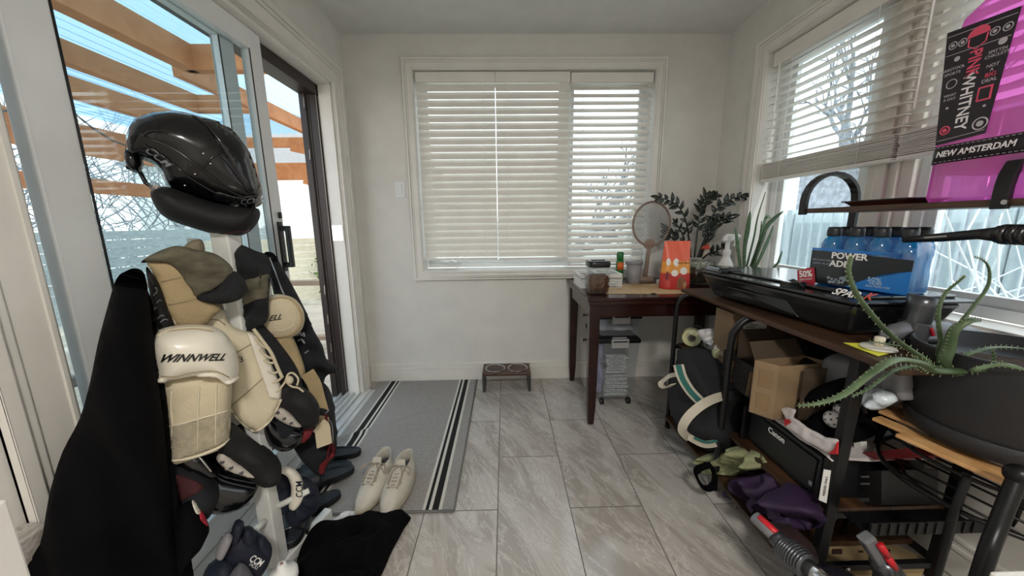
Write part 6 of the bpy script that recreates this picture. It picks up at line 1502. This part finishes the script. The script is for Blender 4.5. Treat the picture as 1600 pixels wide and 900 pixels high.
# socks
OLV = mat('sock_olive', '#6f6a58', .95, bump=.7, bscale=350, vary=.35, vscale=14, stretch=(1, 1, 3)); CHA = mat('sock_charcoal', '#1d1e22', .95, bump=.7, bscale=350, vary=.35, vscale=60)
t = thing('sock', 'grey and olive wool sock with a dark toe draped over the left shoulder pad', 'sock', (-.85, .92, 1.1))
mb = MB(); puff(mb, tp(((220, 410), (240, 396), (275, 384), (305, 390), (335, 396), (358, 412), (364, 428), (342, 448), (308, 464), (298, 452), (282, 432), (262, 412), (240, 410)), (-.80, .91, 1.1)), .055, VN, .009, rim=.03, wr=.03, ws=22); s1_ = mb.build('sock_leg', OLV, t, True)
mb = MB(); puff(mb, tp(((306, 464), (340, 446), (362, 424), (378, 432), (387, 450), (378, 466), (355, 474), (328, 474)), (-.80, .91, 1.1)), .062, VN, .008, rim=.03); mb.build('sock_toe', CHA, t, True)
t = thing('sock', 'charcoal wool sock with an olive band hanging right of the white post', 'sock', (-.80, 1.03, 1.1))
mb = MB(); puff(mb, tp(((358, 386), (375, 382), (400, 392), (418, 400), (423, 425), (420, 470), (418, 500), (400, 514), (384, 522), (378, 500), (373, 470), (366, 440), (360, 410)), (-.79, 1.06, 1.1)), .07, VN, .009, rim=.04, wr=.03, ws=22); o = mb.build('sock_body', CHA, t, True)
B = bvh(o); patch(B, ((381, 440), (400, 434), (421, 430), (420, 462), (400, 468), (380, 476), (376, 462)), OLV, 'olive_band', t, 4, .003, .003)
mb = MB(); puff(mb, tp(((288, 386), (300, 376), (314, 374), (320, 386), (318, 400), (300, 402)), (-.83, .98, 1.1)), .05, VN, .008)
tag(mb.build('neck_guard', mat('guard_beige', '#8f836c', .9, vary=.2), None, True), 'small beige and black neck guard wedged under the helmet left of the post', 'neck guard')

# shoulder pads
BEI = mat('pad_beige', '#c9bca0', .62, bump=.25, bscale=180, vary=.10, vscale=10); BEI2 = mat('pad_beige_light', '#d3c8ad', .6, bump=.2, bscale=220, vary=.08, vscale=8); BEID = mat('pad_beige_dark', '#a8946f', .75, bump=.3, bscale=160, vary=.12)
CAPW = mat('pad_cap_white', '#e2dccd', .32, vary=.04, coat=.3); PIP = mat('pad_piping', '#d9cfb6', .5); INK = mat('pad_ink', '#131316', .5); STI = mat('stitch_thread', '#9d8d70', .8)
t = thing('shoulder_pads', 'worn beige and white hockey shoulder pads hanging on the gear rack', 'shoulder pads', (-.80, 1.0, 1.0))
mb = MB(); puff(mb, tp(((230, 410), (250, 404), (280, 408), (300, 430), (320, 462), (345, 482), (332, 496), (318, 512), (298, 514), (275, 510), (258, 485), (246, 450), (238, 426)), (-.80, .93, 1.05)), .04, VN, .009, rim=.025); stp = mb.build('shoulder_strap', BEID, t, True)
B = bvh(stp)
seam(B, ((232, 416), (242, 440), (256, 478), (275, 508)), .004, PIP, 'piping', t); seam(B, ((252, 440), (270, 436), (290, 432)), .0015, STI, 'stitching', t); seam(B, ((264, 476), (285, 472), (308, 466)), .0015, STI, 'stitching', t)
mb = MB(); puff(mb, tp(((318, 484), (340, 474), (348, 476), (352, 492), (362, 508), (378, 516), (402, 524), (420, 560), (440, 606), (440, 622), (424, 655), (404, 673), (390, 670), (365, 648), (357, 625), (358, 590), (352, 560), (330, 540), (300, 512)), (-.79, 1.0, 1.0)), .045, VN, .010, rim=.03); ch = mb.build('chest_panel', BEI2, t, True)
B = bvh(ch)
patch(B, ((386, 519), (402, 526), (440, 608), (438, 624), (421, 622)), CAPW, 'lace_panel', t, 4, .004, .004, closed_spline=False)
for pts in (((354, 560), (375, 548), (398, 534)), ((362, 634), (390, 610), (412, 590)), ((318, 500), (340, 500), (352, 508))): seam(B, pts, .0016, STI, 'stitching', t)
seam(B, ((358, 600), (357, 625), (366, 648), (390, 670), (404, 672), (424, 654), (440, 622)), .004, PIP, 'piping', t)
text('3', .024, 'lettering', INK, t, px3(B, 377, 562, .004), tp(((380, 562),), (-.79, 1, 1))[0] - tp(((370, 565),), (-.79, 1, 1))[0], (0, .1, 1))
mb = MB(); puff(mb, tp(((252, 590), (290, 582), (330, 580), (360, 590), (361, 640), (358, 684), (345, 700), (310, 713), (266, 722), (262, 680), (257, 640)), (-.77, .895, .9)), .07, VN, .010, rim=.035); bi = mb.build('bicep_guard', BEI, t, True)
B = bvh(bi)
for pts in (((268, 612), (267, 640), (269, 664), (267, 712)), ((311, 604), (309, 640), (309, 655), (308, 706)), ((338, 602), (337, 640), (336, 696))): seam(B, pts, .0022, PIP, 'seam', t)
seam(B, ((262, 667), (285, 662), (309, 655), (335, 648), (357, 641)), .0022, PIP, 'seam', t); seam(B, ((264, 720), (300, 715), (340, 700), (357, 686)), .004, PIP, 'piping', t)
patch(B, ((264, 670), (309, 658), (357, 644), (357, 682), (340, 697), (300, 711), (267, 716)), mat('pad_fleece', '#cbbfa5', .95, bump=.9, bscale=420, vary=.12, vscale=60), 'fleece_panel', t, 5, .002, .002)
mb = MB(); puff(mb, tp(((236, 545), (240, 522), (262, 511), (300, 507), (335, 511), (355, 524), (369, 550), (373, 578), (368, 594), (356, 600), (334, 590), (300, 588), (265, 594), (248, 598), (243, 572)), (-.76, .875, .95)), .13, VN, .010, power=.55); cp = mb.build('shoulder_cap', CAPW, t, True)
B = bvh(cp)
seam(B, ((248, 594), (262, 596), (290, 590), (335, 586), (356, 598), (370, 590)), .0055, CAPW, 'cap_rim', t, .003)
seam(B, ((252, 606), (275, 606), (300, 598), (335, 595), (356, 604), (366, 600)), .007, BEI2, 'cap_underlip', t, .001)
seam(B, ((243, 524), (262, 518), (300, 514), (334, 518)), .0016, STI, 'stitching', t); seam(B, ((252, 588), (275, 588), (300, 582), (335, 580), (358, 590)), .0014, STI, 'stitching', t)
patch(B, ((240, 520), (262, 510), (300, 506), (335, 510), (338, 515), (300, 513), (262, 518), (244, 526)), BEI2, 'cap_edge', t, 4, .002, .002)
stext(B, 'WINNWELL', (247, 561), (374, 548), .026, INK, t, .003, .0006, .6, 1.12)
mb = MB(); puff(mb, tp(((420, 462), (440, 460), (462, 468), (475, 488), (474, 510), (461, 525), (440, 531), (420, 528), (406, 516), (402, 492), (408, 470)), (-.79, 1.12, 1.0)), .07, VN, .009, power=.55); cp2 = mb.build('shoulder_cap', BEI, t, True)
B = bvh(cp2); seam(B, ((422, 478), (440, 474), (454, 480), (461, 492), (459, 505), (449, 514), (432, 517)), .0015, PIP, 'piping', t); seam(B, ((412, 472), (438, 465), (458, 471), (470, 490), (469, 508), (457, 521), (438, 526), (418, 524)), .0035, BEID, 'cap_rim', t)
stext(B, 'ELL', (410, 500), (447, 494), .024, INK, t, .003, .0004, .6, 1.0)
mb = MB(); puff(mb, tp(((424, 526), (452, 522), (466, 545), (477, 580), (470, 592), (452, 598), (440, 580), (430, 550)), (-.79, 1.13, .95)), .05, VN, .009, rim=.02); mb.build('bicep_guard', BEID, t, True)
VNp = VN
ribbon(tp(((480, 582), (491, 600), (498, 625), (504, 648), (503, 668), (506, 692)), (-.78, 1.10, .8)), .043, BEID, 'elastic_strap', t, VNp)
ribbon(tp(((497, 664), (503, 668), (505, 680), (507, 696)), (-.775, 1.09, .8)), .050, BEI, 'strap_end', t, VNp, .006)
mb = MB(); 
for a, b in (((398, 528), (420, 545)), ((405, 545), (425, 560)), ((412, 562), (432, 566)), ((418, 580), (436, 580)), ((424, 598), (442, 588)), ((428, 614), (446, 596))):
    mb.tube(spline(tp((a, ((a[0] + b[0]) / 2, (a[1] + b[1]) / 2 + 3), b), (-.765, .99, 1.0)), 4), .0036, 6)
mb.tube(spline(tp(((396, 514), (412, 535), (424, 552), (434, 575), (441, 590)), (-.762, .99, 1.0)), 5), .005, 7)
mb.tube(spline(tp(((446, 596), (450, 585), (458, 583), (466, 592), (464, 602)), (-.76, .99, 1.0)), 5), .0032, 6); mb.tube(spline(tp(((446, 596), (456, 604), (466, 606), (474, 612)), (-.76, .99, 1.0)), 5), .0032, 6); mb.ell(tp(((452, 594),), (-.76, .99, 1))[0], .012, .012, .014, 12, 8)
mb.build('laces', mat('lace_cord', '#c9bea4', .8), t, True)

# jacket near left
t = thing('black_jacket', 'plain black jacket hanging at the near left end of the gear rack', 'jacket', (-.84, .80, 1.1))
jo = ((196, 424), (210, 419), (226, 428), (233, 470), (240, 530), (248, 600), (256, 665), (262, 730), (270, 800), (276, 850), (284, 915), (240, 930), (150, 930), (70, 925), (32, 895), (62, 850), (72, 800), (80, 760), (98, 705), (124, 655), (140, 600), (152, 540), (165, 490), (178, 445), (186, 430))
def jr(u, v): return .012 * sin(u * 38 + v * 4 + 1.5 * sin(v * 6)) + .006 * sin(u * 90 + v * 10)
mb = MB(); puff(mb, tp(jo, (-.80, .80, .8)), .13, VN, .014, rim=.06, wr=.05, ws=5, ridge=jr, n=3); jk = mb.build('jacket_body', CLOTHB, t, True)
mb = MB(); puff(mb, tp(((222, 440), (240, 480), (252, 560), (262, 640), (270, 720), (284, 800), (300, 880), (302, 925), (270, 930), (262, 800), (250, 680), (238, 560), (226, 480)), (-.785, .85, .8)), .07, VN, .012, rim=.03, wr=.03, ws=8); mb.build('sleeve', CLOTHB, t, True)
B = bvh(jk)
mb = MB(); puff(mb, tp(((228, 418), (240, 430), (252, 452), (262, 482), (272, 510), (250, 518), (238, 500), (234, 460)), (-.80, .905, 1.0)), .05, VN, .009); o = mb.build('graphic_trim', HP, t, True)
B2 = bvh(o)
for (a, b, c, d_) in ((240, 462, 246, 458), (244, 474, 252, 470), (238, 488, 246, 480), (246, 498, 256, 494), (250, 504, 262, 500), (242, 450, 245, 456)): seam(B2, ((a, b), ((a + c) / 2 + 1, (b + d_) / 2 - 3), (c, d_)), .0014, LG, 'print_line', t)

# hoodie + trousers far end
DKG = mat('dark_fleece', '#14151a', .9, bump=.3, bscale=200, vary=.3, vscale=9)
t = thing('black_hoodie', 'black hoodie with small grey chest logo at the far end of the gear rack', 'hoodie', (-.82, 1.25, 1.0))
mb = MB(); puff(mb, tp(((412, 396), (428, 396), (440, 416), (458, 448), (478, 486), (490, 515), (504, 540), (510, 560), (524, 570), (526, 578), (512, 586), (506, 600), (506, 650), (490, 655), (470, 620), (455, 570), (440, 520), (428, 460), (418, 425)), (-.81, 1.24, .9)), .09, VN, .011, rim=.045, wr=.09, ws=13, n=3); o = mb.build('hoodie_body', DKG, t, True)
B = bvh(o)
LGW = mat('logo_light', '#a9abb0', .5)
seam(B, ((464, 524), (468, 520), (472, 524), (474, 520), (476, 526)), .004, LGW, 'chest_logo', t); seam(B, ((466, 532), (471, 530), (476, 536)), .004, LGW, 'chest_logo', t); seam(B, ((476, 552), (482, 548)), .003, LG, 'chest_logo', t)
seam(B, ((421, 402), (430, 425), (440, 452), (444, 460)), .0022, LGW, 'drawcord', t); seam(B, ((418, 410), (425, 440), (428, 458)), .0018, LG, 'drawcord', t)
t = thing('black_trousers', 'black track trousers with a red ribbed cuff hanging over the slides', 'trousers', (-.80, 1.25, .5))
mb = MB(); puff(mb, tp(((488, 592), (506, 598), (518, 616), (524, 650), (526, 690), (520, 712), (506, 738), (494, 738), (480, 728), (466, 712), (455, 690), (452, 660), (470, 620)), (-.79, 1.22, .6)), .12, VN, .012, rim=.05, wr=.08, ws=12); o = mb.build('trouser_leg', DKG, t, True)
B = bvh(o); seam(B, ((514, 640), (508, 650), (518, 662), (520, 690), (516, 702)), .002, LG, 'side_piping', t)
patch(B, ((500, 728), (508, 720), (524, 704), (524, 716), (508, 738), (500, 740)), mat('cuff_red', '#7d1d26', .9, bump=.8, bscale=300), 'ribbed_cuff', t, 4, .004, .006)

t = thing('black_undergarment', 'black padded garment hanging behind the beige shoulder pads on the gear rack', 'garment', (-.86, 1.0, .9))
mb = MB(); puff(mb, tp(((250, 470), (330, 490), (400, 500), (440, 540), (470, 590), (470, 650), (430, 700), (380, 740), (300, 760), (268, 700), (255, 600)), (-.88, 1.02, .8)), .08, VN, .014, rim=.04, wr=.05, ws=8); mb.build('garment_body', DKG, t, True)
# elbow pads
PLG = mat('plate_grey', '#b3aca2', .4); PGL = mat('pad_gloss', '#0e0f12', .18, coat=.5)
def elbow(label, bulge, plate, lower, holes, c, red=None):
    t = thing('elbow_pad', label, 'elbow pad', tp((bulge[0],), c)[0], 'elbow pads on the gear rack')
    c = V(c); mb = MB(); puff(mb, tp(lower, c + V((-.02, .02, 0))), .10, VN, .009); l = mb.build('forearm_shell', PGL, t, True)
    mb = MB(); puff(mb, tp(bulge, c), .11, VN, .009, wr=.02, ws=15); b = mb.build('elbow_cup', HP, t, True)
    mb = MB(); puff(mb, tp(plate, c + V((.02, -.03, 0))), .03, VN, .006, rim=.012); p = mb.build('vented_plate', PLG, t, True); B = bvh(p)
    for q in holes: k = px3(B, q[0], q[1], .0006); dd = (EYE - k).normalized(); MB().tube([k - dd * .001, k + dd * .0008], .0056, 12).build('vent_hole', INK, t)
    B = bvh(l); 
    for k in (8, 16): seam(B, [(x + k * .4, y + k) for x, y in lower[:4]], .0022, mat('gloss_edge', '#3b3d42', .3), 'shell_edge', t)
    if red: mb = MB(); puff(mb, tp(red, c + V((-.01, .02, 0))), .05, VN, .008); mb.build('red_lining', mat('lining_red', '#6a1620', .8), t, True)
elbow('black elbow pad with grey vented plate, just below the laces of the beige pads', ((440, 588), (462, 598), (486, 614), (499, 635), (497, 655), (480, 668), (455, 660), (432, 640), (424, 610)), ((430, 640), (445, 638), (470, 662), (466, 668), (445, 662), (428, 650)), ((415, 640), (440, 655), (474, 668), (470, 688), (445, 703), (418, 695), (402, 670)), ((434, 645), (444, 654), (455, 661)), (-.775, 1.06, .7), ((462, 680), (482, 665), (490, 672), (478, 688), (464, 692)))
elbow('black elbow pad with a grey vented plate, below the beige bicep guard', ((325, 665), (360, 662), (400, 690), (436, 718), (438, 742), (418, 757), (392, 748), (352, 715), (330, 695)), ((338, 714), (350, 704), (372, 722), (400, 740), (392, 746), (362, 738), (344, 726)), ((272, 712), (312, 712), (342, 735), (398, 748), (404, 762), (378, 790), (332, 800), (292, 775)), ((347, 722), (361, 731), (377, 739)), (-.765, .96, .5))
t = thing('hockey_pants', 'black hockey pants with a dark red panel bunched low on the gear rack', 'pants', (-.80, .92, .4))
mb = MB(); puff(mb, tp(((262, 718), (300, 722), (335, 745), (345, 770), (330, 800), (292, 822), (268, 825), (255, 780)), (-.80, .93, .4)), .14, VN, .012, wr=.06, ws=12); o = mb.build('pants_body', DKG, t, True)
B = bvh(o); patch(B, ((270, 745), (295, 747), (318, 762), (296, 776), (272, 784)), mat('panel_darkred', '#3c0c12', .8), 'red_panel', t, 4, .003, .003)
mb = MB(); puff(mb, tp(((330, 770), (352, 758), (372, 770), (366, 790), (345, 800), (330, 795)), (-.81, .97, .4)), .08, VN, .010); mb.build('red_lining', MC['lining_red'], t, True)
t = thing('stick_blade_bag', 'silver edged black skate guard between the elbow pads and the jacket', 'skate guard', (-.80, .93, .55))
t['label'] = 'thin silver edge of a black skate hanging behind the beige bicep guard'; t['category'] = 'skate'; t.name = 'skate'
mb = MB(); puff(mb, tp(((275, 700), (318, 706), (345, 735), (330, 745), (296, 735), (272, 722)), (-.79, .93, .5)), .07, VN, .010); o = mb.build('skate_boot', PGL, t, True)
seam(bvh(o), ((306, 708), (318, 722), (330, 737)), .0035, CHROME, 'steel_runner', t, .003)
mb = MB(); t = thing('black_shoe', 'round toed black shoe with a red and white stripe beside the jacket hem', 'shoe', (-.77, .86, .3))
puff(mb, tp(((278, 800), (298, 782), (312, 792), (322, 808), (327, 830), (316, 848), (300, 865), (288, 890), (276, 905), (272, 850)), (-.765, .86, .3)), .12, VN, .010); o = mb.build('shoe_upper', CLOTHB, t, True); B = bvh(o)
patch(B, ((299, 781), (306, 785), (314, 800), (307, 802)), CAPW, 'white_stripe', t, 3, .003, .002); patch(B, ((309, 789), (317, 800), (325, 822), (314, 812), (312, 803)), mat('stripe_red', '#b32535', .5), 'red_stripe', t, 3, .003, .002)
# gloves
NV = mat('glove_navy', '#0f1629', .7, bump=.25, bscale=160, vary=.15); PAL = mat('glove_palm', '#8e8b90', .85, bump=.4, bscale=300)
t = thing('hockey_glove', 'navy hockey glove with grey palm and white lettering on the peg at the bottom', 'glove', (-.75, .93, .2))
gc = V((-.745, .925, .2))
mb = MB(); puff(mb, tp(((352, 872), (350, 850), (358, 836), (372, 828), (392, 826), (408, 836), (421, 850), (425, 866), (416, 884), (400, 900), (372, 890)), gc), .085, VN, .008); hb_ = mb.build('backhand_pad', NV, t, True)
for pts in (((360, 846), (362, 828), (366, 818), (379, 814), (381, 822), (376, 838), (370, 850)), ((378, 846), (380, 830), (388, 824), (400, 832), (396, 850)), ((402, 856), (402, 842), (412, 838), (424, 852), (424, 866), (414, 866))):
    mb = MB(); puff(mb, tp(pts, gc + V((.012, -.018, 0))), .045, VN, .006); mb.build('finger_roll', NV, t, True)
mb = MB(); puff(mb, tp(((336, 869), (342, 850), (354, 834), (364, 838), (360, 852), (352, 866), (346, 872)), gc + V((.02, -.03, 0))), .04, VN, .006); mb.build('thumb_palm', PAL, t, True)
mb = MB(); puff(mb, tp(((318, 912), (332, 884), (350, 870), (372, 872), (392, 892), (402, 915)), gc), .10, VN, .009); mb.build('cuff', NV, t, True)
mb = MB(); puff(mb, tp(((356, 912), (364, 892), (378, 880), (392, 892), (398, 915)), gc + V((.03, -.04, 0))), .04, VN, .008); mb.build('cuff_palm', mat('palm_grey_dark', '#56565c', .9), t, True)
B = bvh(hb_)
stext(B, 'CCM', (389, 870), (412, 883), .022, WPL, t, .004, .0004, .1); stext(B, 'TACKS', (385, 878), (407, 891), .011, WPL, t, .004, 0)
t = thing('hockey_glove', 'navy hockey glove with a broad white cuff, beside the black slides', 'glove', (-.77, 1.15, .2))
gc = V((-.765, 1.12, .25))
mb = MB(); puff(mb, tp(((452, 742), (470, 745), (488, 752), (498, 765), (496, 790), (476, 810), (455, 822), (444, 806), (444, 770)), gc), .10, VN, .009); o = mb.build('backhand_pad', NV, t, True)
for pts in (((470, 750), (482, 752), (494, 764), (486, 772), (472, 764)), ((468, 768), (486, 774), (494, 784), (484, 794), (468, 786)), ((462, 788), (480, 796), (482, 804), (466, 812), (458, 802))): mb = MB(); puff(mb, tp(pts, gc + V((.025, -.03, 0))), .04, VN, .007); mb.build('finger_roll', NV, t, True)
mb = MB(); puff(mb, tp(((420, 738), (436, 732), (450, 740), (456, 765), (452, 790), (440, 800), (430, 780), (424, 760)), gc + V((.0, .0, 0))), .09, VN, .009); mb.build('cuff', NV, t, True)
mb = MB(); puff(mb, tp(((427, 737), (440, 730), (460, 733), (472, 748), (475, 772), (468, 788), (457, 797), (451, 792), (455, 765), (448, 744), (436, 739)), gc + V((.03, -.04, 0))), .04, VN, .007, rim=.018); o = mb.build('white_cuff_panel', CAPW, t, True)
stext(bvh(o), 'CCM', (469, 788), (468, 742), .030, NV, t, .003, .0004, .2, .9)
# slides
SL = mat('slide_rubber', '#15171c', .5, bump=.1, bscale=200); SLB = mat('slide_footbed', '#20242b', .65, bump=.3, bscale=260)
def slide(label, heel, dr, z0, L_=.27, W_=.095, strap=True, word=None):
    heel = V((heel[0], heel[1], 0)); d = V((dr[0], dr[1], 0)).normalized(); s_ = V((-d.y, d.x, 0))
    t = thing('slide_sandal', label, 'sandal', (heel.x, heel.y, z0), 'black slide sandals')
    def out(k, sc=1.0):
        pts = []
        for i in range(36):
            a = 2 * pi * i / 36; l = .5 - .5 * cos(a); w = W_ * .5 * sin(a) * (.82 + .18 * l) ; w *= (1 - .12 * sin(pi * l)) if sin(a) > 0 else 1
            w = math.copysign(abs(sin(a)) ** .7, sin(a)) * W_ * .5 * (.80 + .22 * l)
            pts.append(heel + d * (L_ * (.5 + (l - .5) * sc)) + s_ * w * sc + V((0, 0, k)))
        return pts
    mb = MB()
    loops = [out(z0 + .0, .97), out(z0 + .008, 1.0), out(z0 + .026, 1.0), out(z0 + .031, .97), out(z0 + .026, .90), out(z0 + .022, .84)]; n = 36
    for a, b in zip(loops, loops[1:]): mb.add(a + b, [(i, (i + 1) % n, n + (i + 1) % n, n + i) for i in range(n)])
    mb.add(loops[0], [tuple(range(n))]); mb.build('sole', SL, t, True)
    mb = MB(); lp_ = out(z0 + .0225, .86); mb.add(lp_, [tuple(range(n))]); mb.build('footbed', SLB, t, thick=.002)
    if strap:
        mb = MB()
        def sf(u, v):
            l = .52 + .30 * v; a = pi * (u); w = W_ * .53; return heel + d * L_ * l + s_ * (w * cos(a)) + V((0, 0, z0 + .008 + (.062 - .018 * v) * sin(a) ** .8))
        mb.grid(sf, 16, 8); o = mb.build('strap', SL, t, True, thick=.007)
        return t, bvh(o)
    return t, None
slide('black slide sandal farthest from the viewer, its heel toward the rug', (-.772, 1.665), (-1, -.12), .012)
slide('second black slide sandal from the far end of the row', (-.775, 1.56), (-.97, -.28), .013)
slide('third black slide sandal, lying over its neighbour and nearer the white trainers', (-.735, 1.50), (-.90, -.46), .040)
s4_, B = slide('nearest black slide sandal of the row, beside the navy glove', (-.745, 1.375), (-.80, -.60), .013)
s5_, B = slide('black slide sandal with white lettering on its strap, below the navy glove', (-.86, 1.30), (.30, -.95), .06, .24)
stext(B, 'adidas', (442, 828), (432, 794), .032, WPL, s5_, .004, .001)

# trainers
SHW = mat('trainer_white', '#c9c3b6', .5, bump=.12, bscale=90, vary=.09, vscale=14); SOL = mat('trainer_sole', '#b3a894', .6, vary=.1); LIN = mat('trainer_lining', '#4a4f50', .9); LAC = mat('trainer_lace', '#a39788', .8)
def shoe(label, heel, toe, side):
    heel = V(heel); toe = V(toe); d = (toe - heel); L_ = d.length; d.normalize(); s_ = V((-d.y, d.x, 0)) * side
    t = thing('trainer', label, 'shoe', heel, 'pair of white trainers')
    n = 40; W_ = .056
    def ol(i, front, wsc, back=0.0):
        a = 2 * pi * i / n; l = .5 - .5 * cos(a)       # 0 heel .. 1 toe
        ww = (.70 + .38 * sin(pi * min(1, l * .78 + .12))) * (abs(sin(a)) ** .62) * W_ * wsc
        return (back + (front - back) * l, math.copysign(ww, sin(a)) + .006 * sin(pi * l))
    def loop(front, wsc, zh, zt, back=0.0):
        out = []
        for i in range(n):
            l, w = ol(i, front, wsc, back); f = (l - back) / max(.001, front - back)
            out.append(heel + d * L_ * l + s_ * w + V((0, 0, zh + (zt - zh) * f)))
        return out
    sl = [loop(1.0, .93, 0, .006), loop(1.02, 1.0, .008, .014), loop(1.02, 1.02, .026, .024), loop(1.005, .98, .032, .028)]
    mb = MB()
    for a, b in zip(sl, sl[1:]): mb.add(a + b, [(i, (i + 1) % n, n + (i + 1) % n, n + i) for i in range(n)])
    mb.add(sl[0], [tuple(range(n))]); mb.build('sole', SOL, t, True)
    up = [loop(1.0, .97, .030, .026), loop(.99, .98, .042, .036, .0), loop(.96, .95, .055, .046, .0), loop(.90, .90, .066, .057, .005), loop(.82, .82, .076, .067, .01), loop(.73, .74, .085, .078, .015), loop(.63, .66, .094, .090, .02), loop(.54, .60, .104, .096, .018), loop(.48, .60, .116, .098, .01), loop(.46, .56, .120, .098, .018), loop(.45, .50, .110, .090, .03), loop(.44, .48, .070, .060, .035)]
    mb = MB()
    for a, b in zip(up, up[1:]): mb.add(a + b, [(i, (i + 1) % n, n + (i + 1) % n, n + i) for i in range(n)])
    o = mb.build('upper', SHW, t, True, sub=1); 
    lo = loop(.45, .52, .06, .05, .03); MB().add(lo, [tuple(range(n))]).build('insole', LIN, t)
    mb = MB()
    def at2(l, w, z): return heel + d * L_ * l + s_ * w + V((0, 0, z))
    mb.add([at2(.72, -.017, .084), at2(.72, .017, .084), at2(.40, .022, .115), at2(.40, -.022, .115), at2(.36, -.018, .135), at2(.36, .018, .135)], [(0, 1, 2, 3), (3, 2, 5, 4)]); mb.build('tongue', SHW, t, thick=.005)
    Bs = BVHTree.FromPolygons([v.co.copy() for v in o.data.vertices], [list(p.vertices) for p in o.data.polygons])
    def top(l, w, lift=.003):
        p = at2(l, w, .3); h = Bs.ray_cast(p, V((0, 0, -1))); z = h[0].z if h[0] is not None else .09
        return V((p.x, p.y, max(z, .086 + (.72 - l) * .09 if abs(w) < .018 else z) + lift))
    mb = MB()
    for i in range(6):
        l = .72 - i * .052
        mb.tube(spline([top(l, -.024), top(l - .02, 0, .006), top(l - .045, .024)], 4), .0034, 6); mb.tube(spline([top(l, .024), top(l - .02, 0, .007), top(l - .045, -.024)], 4), .0034, 6)
    k = top(.42, 0, .012)
    for sg in (-1, 1):
        mb.tube(spline([k, k + s_ * sg * .025 + d * .02 + V((0, 0, .018)), k + s_ * sg * .055 + d * .045 + V((0, 0, .0)), k + s_ * sg * .045 + d * .01 + V((0, 0, .006)), k], 6), .0032, 6)
        mb.tube(spline([k, k + s_ * sg * .02 + d * .03, k + s_ * sg * .028 + d * .075 + V((0, 0, -.028))], 6), .0032, 6)
    mb.build('laces', LAC, t, True)
    return t
shoe('scuffed white lace-up trainer on the grey rug, left one of the pair', (-.592, 1.560, .012), (-.618, 1.262, .012), 1)
shoe('scuffed white lace-up trainer on the grey rug, right one of the pair', (-.478, 1.540, .012), (-.502, 1.240, .012), -1)
# cloth, scraps, bottle
mb = MB(); puff(mb, [at(a, b, 'z', .02) for a, b in ((462, 884), (478, 850), (505, 828), (545, 815), (585, 808), (640, 806), (630, 828), (612, 862), (592, 905), (560, 940), (470, 935))], .10, (0, 0, 1), .012, rim=.06, wr=.05, ws=14, back=.05)
tag(mb.build('black_towel', CLOTHB, None, True), 'black cloth heap on the floor in front of the white trainers', 'cloth')
mb = MB(); puff(mb, tp(((520, 815), (540, 800), (556, 800), (566, 810), (550, 814), (535, 822)), (-.66, 1.24, .06)), .03, VN, .006, wr=.02, ws=50)
tag(mb.build('paper_scrap', mat('scrap_white', '#d4d6d6', .6, vary=.15, vscale=80), None, True), 'crumpled white scrap between the trainers and the black cloth', 'scrap')
mb = MB().tube(spline([(-.60, 1.25, .016), (-.50, 1.235, .014), (-.40, 1.272, .012), (-.30, 1.268, .012), (-.24, 1.268, .012)], 6), .006, 8)
bc = V((-.685, .895, 0))
t = thing('water_bottle', 'white sports bottle lid with a red collar at the bottom edge beside the post', 'bottle', bc)
zt_b = at(440, 884, 'y', .895).z
MB().lathe([(0, 0), (.034, 0), (.036, .01), (.036, zt_b - .05), (.030, zt_b - .035)], bc, 28).build('bottle_body', mat('bottle_red', '#b3242e', .35), t, True)
MB().lathe([(.0375, zt_b - .05), (.039, zt_b - .045), (.039, zt_b - .028), (.034, zt_b - .018), (.014, zt_b - .006), (.012, zt_b + .006), (.007, zt_b + .009), (0, zt_b + .004)], bc, 28).build('bottle_lid', WPL, t, True)
MB().lathe([(.004, zt_b + .009), (.004, zt_b + .0095), (0, zt_b + .0095)], bc, 12).build('spout_hole', mat('spout_brown', '#8a5a48', .6), t)
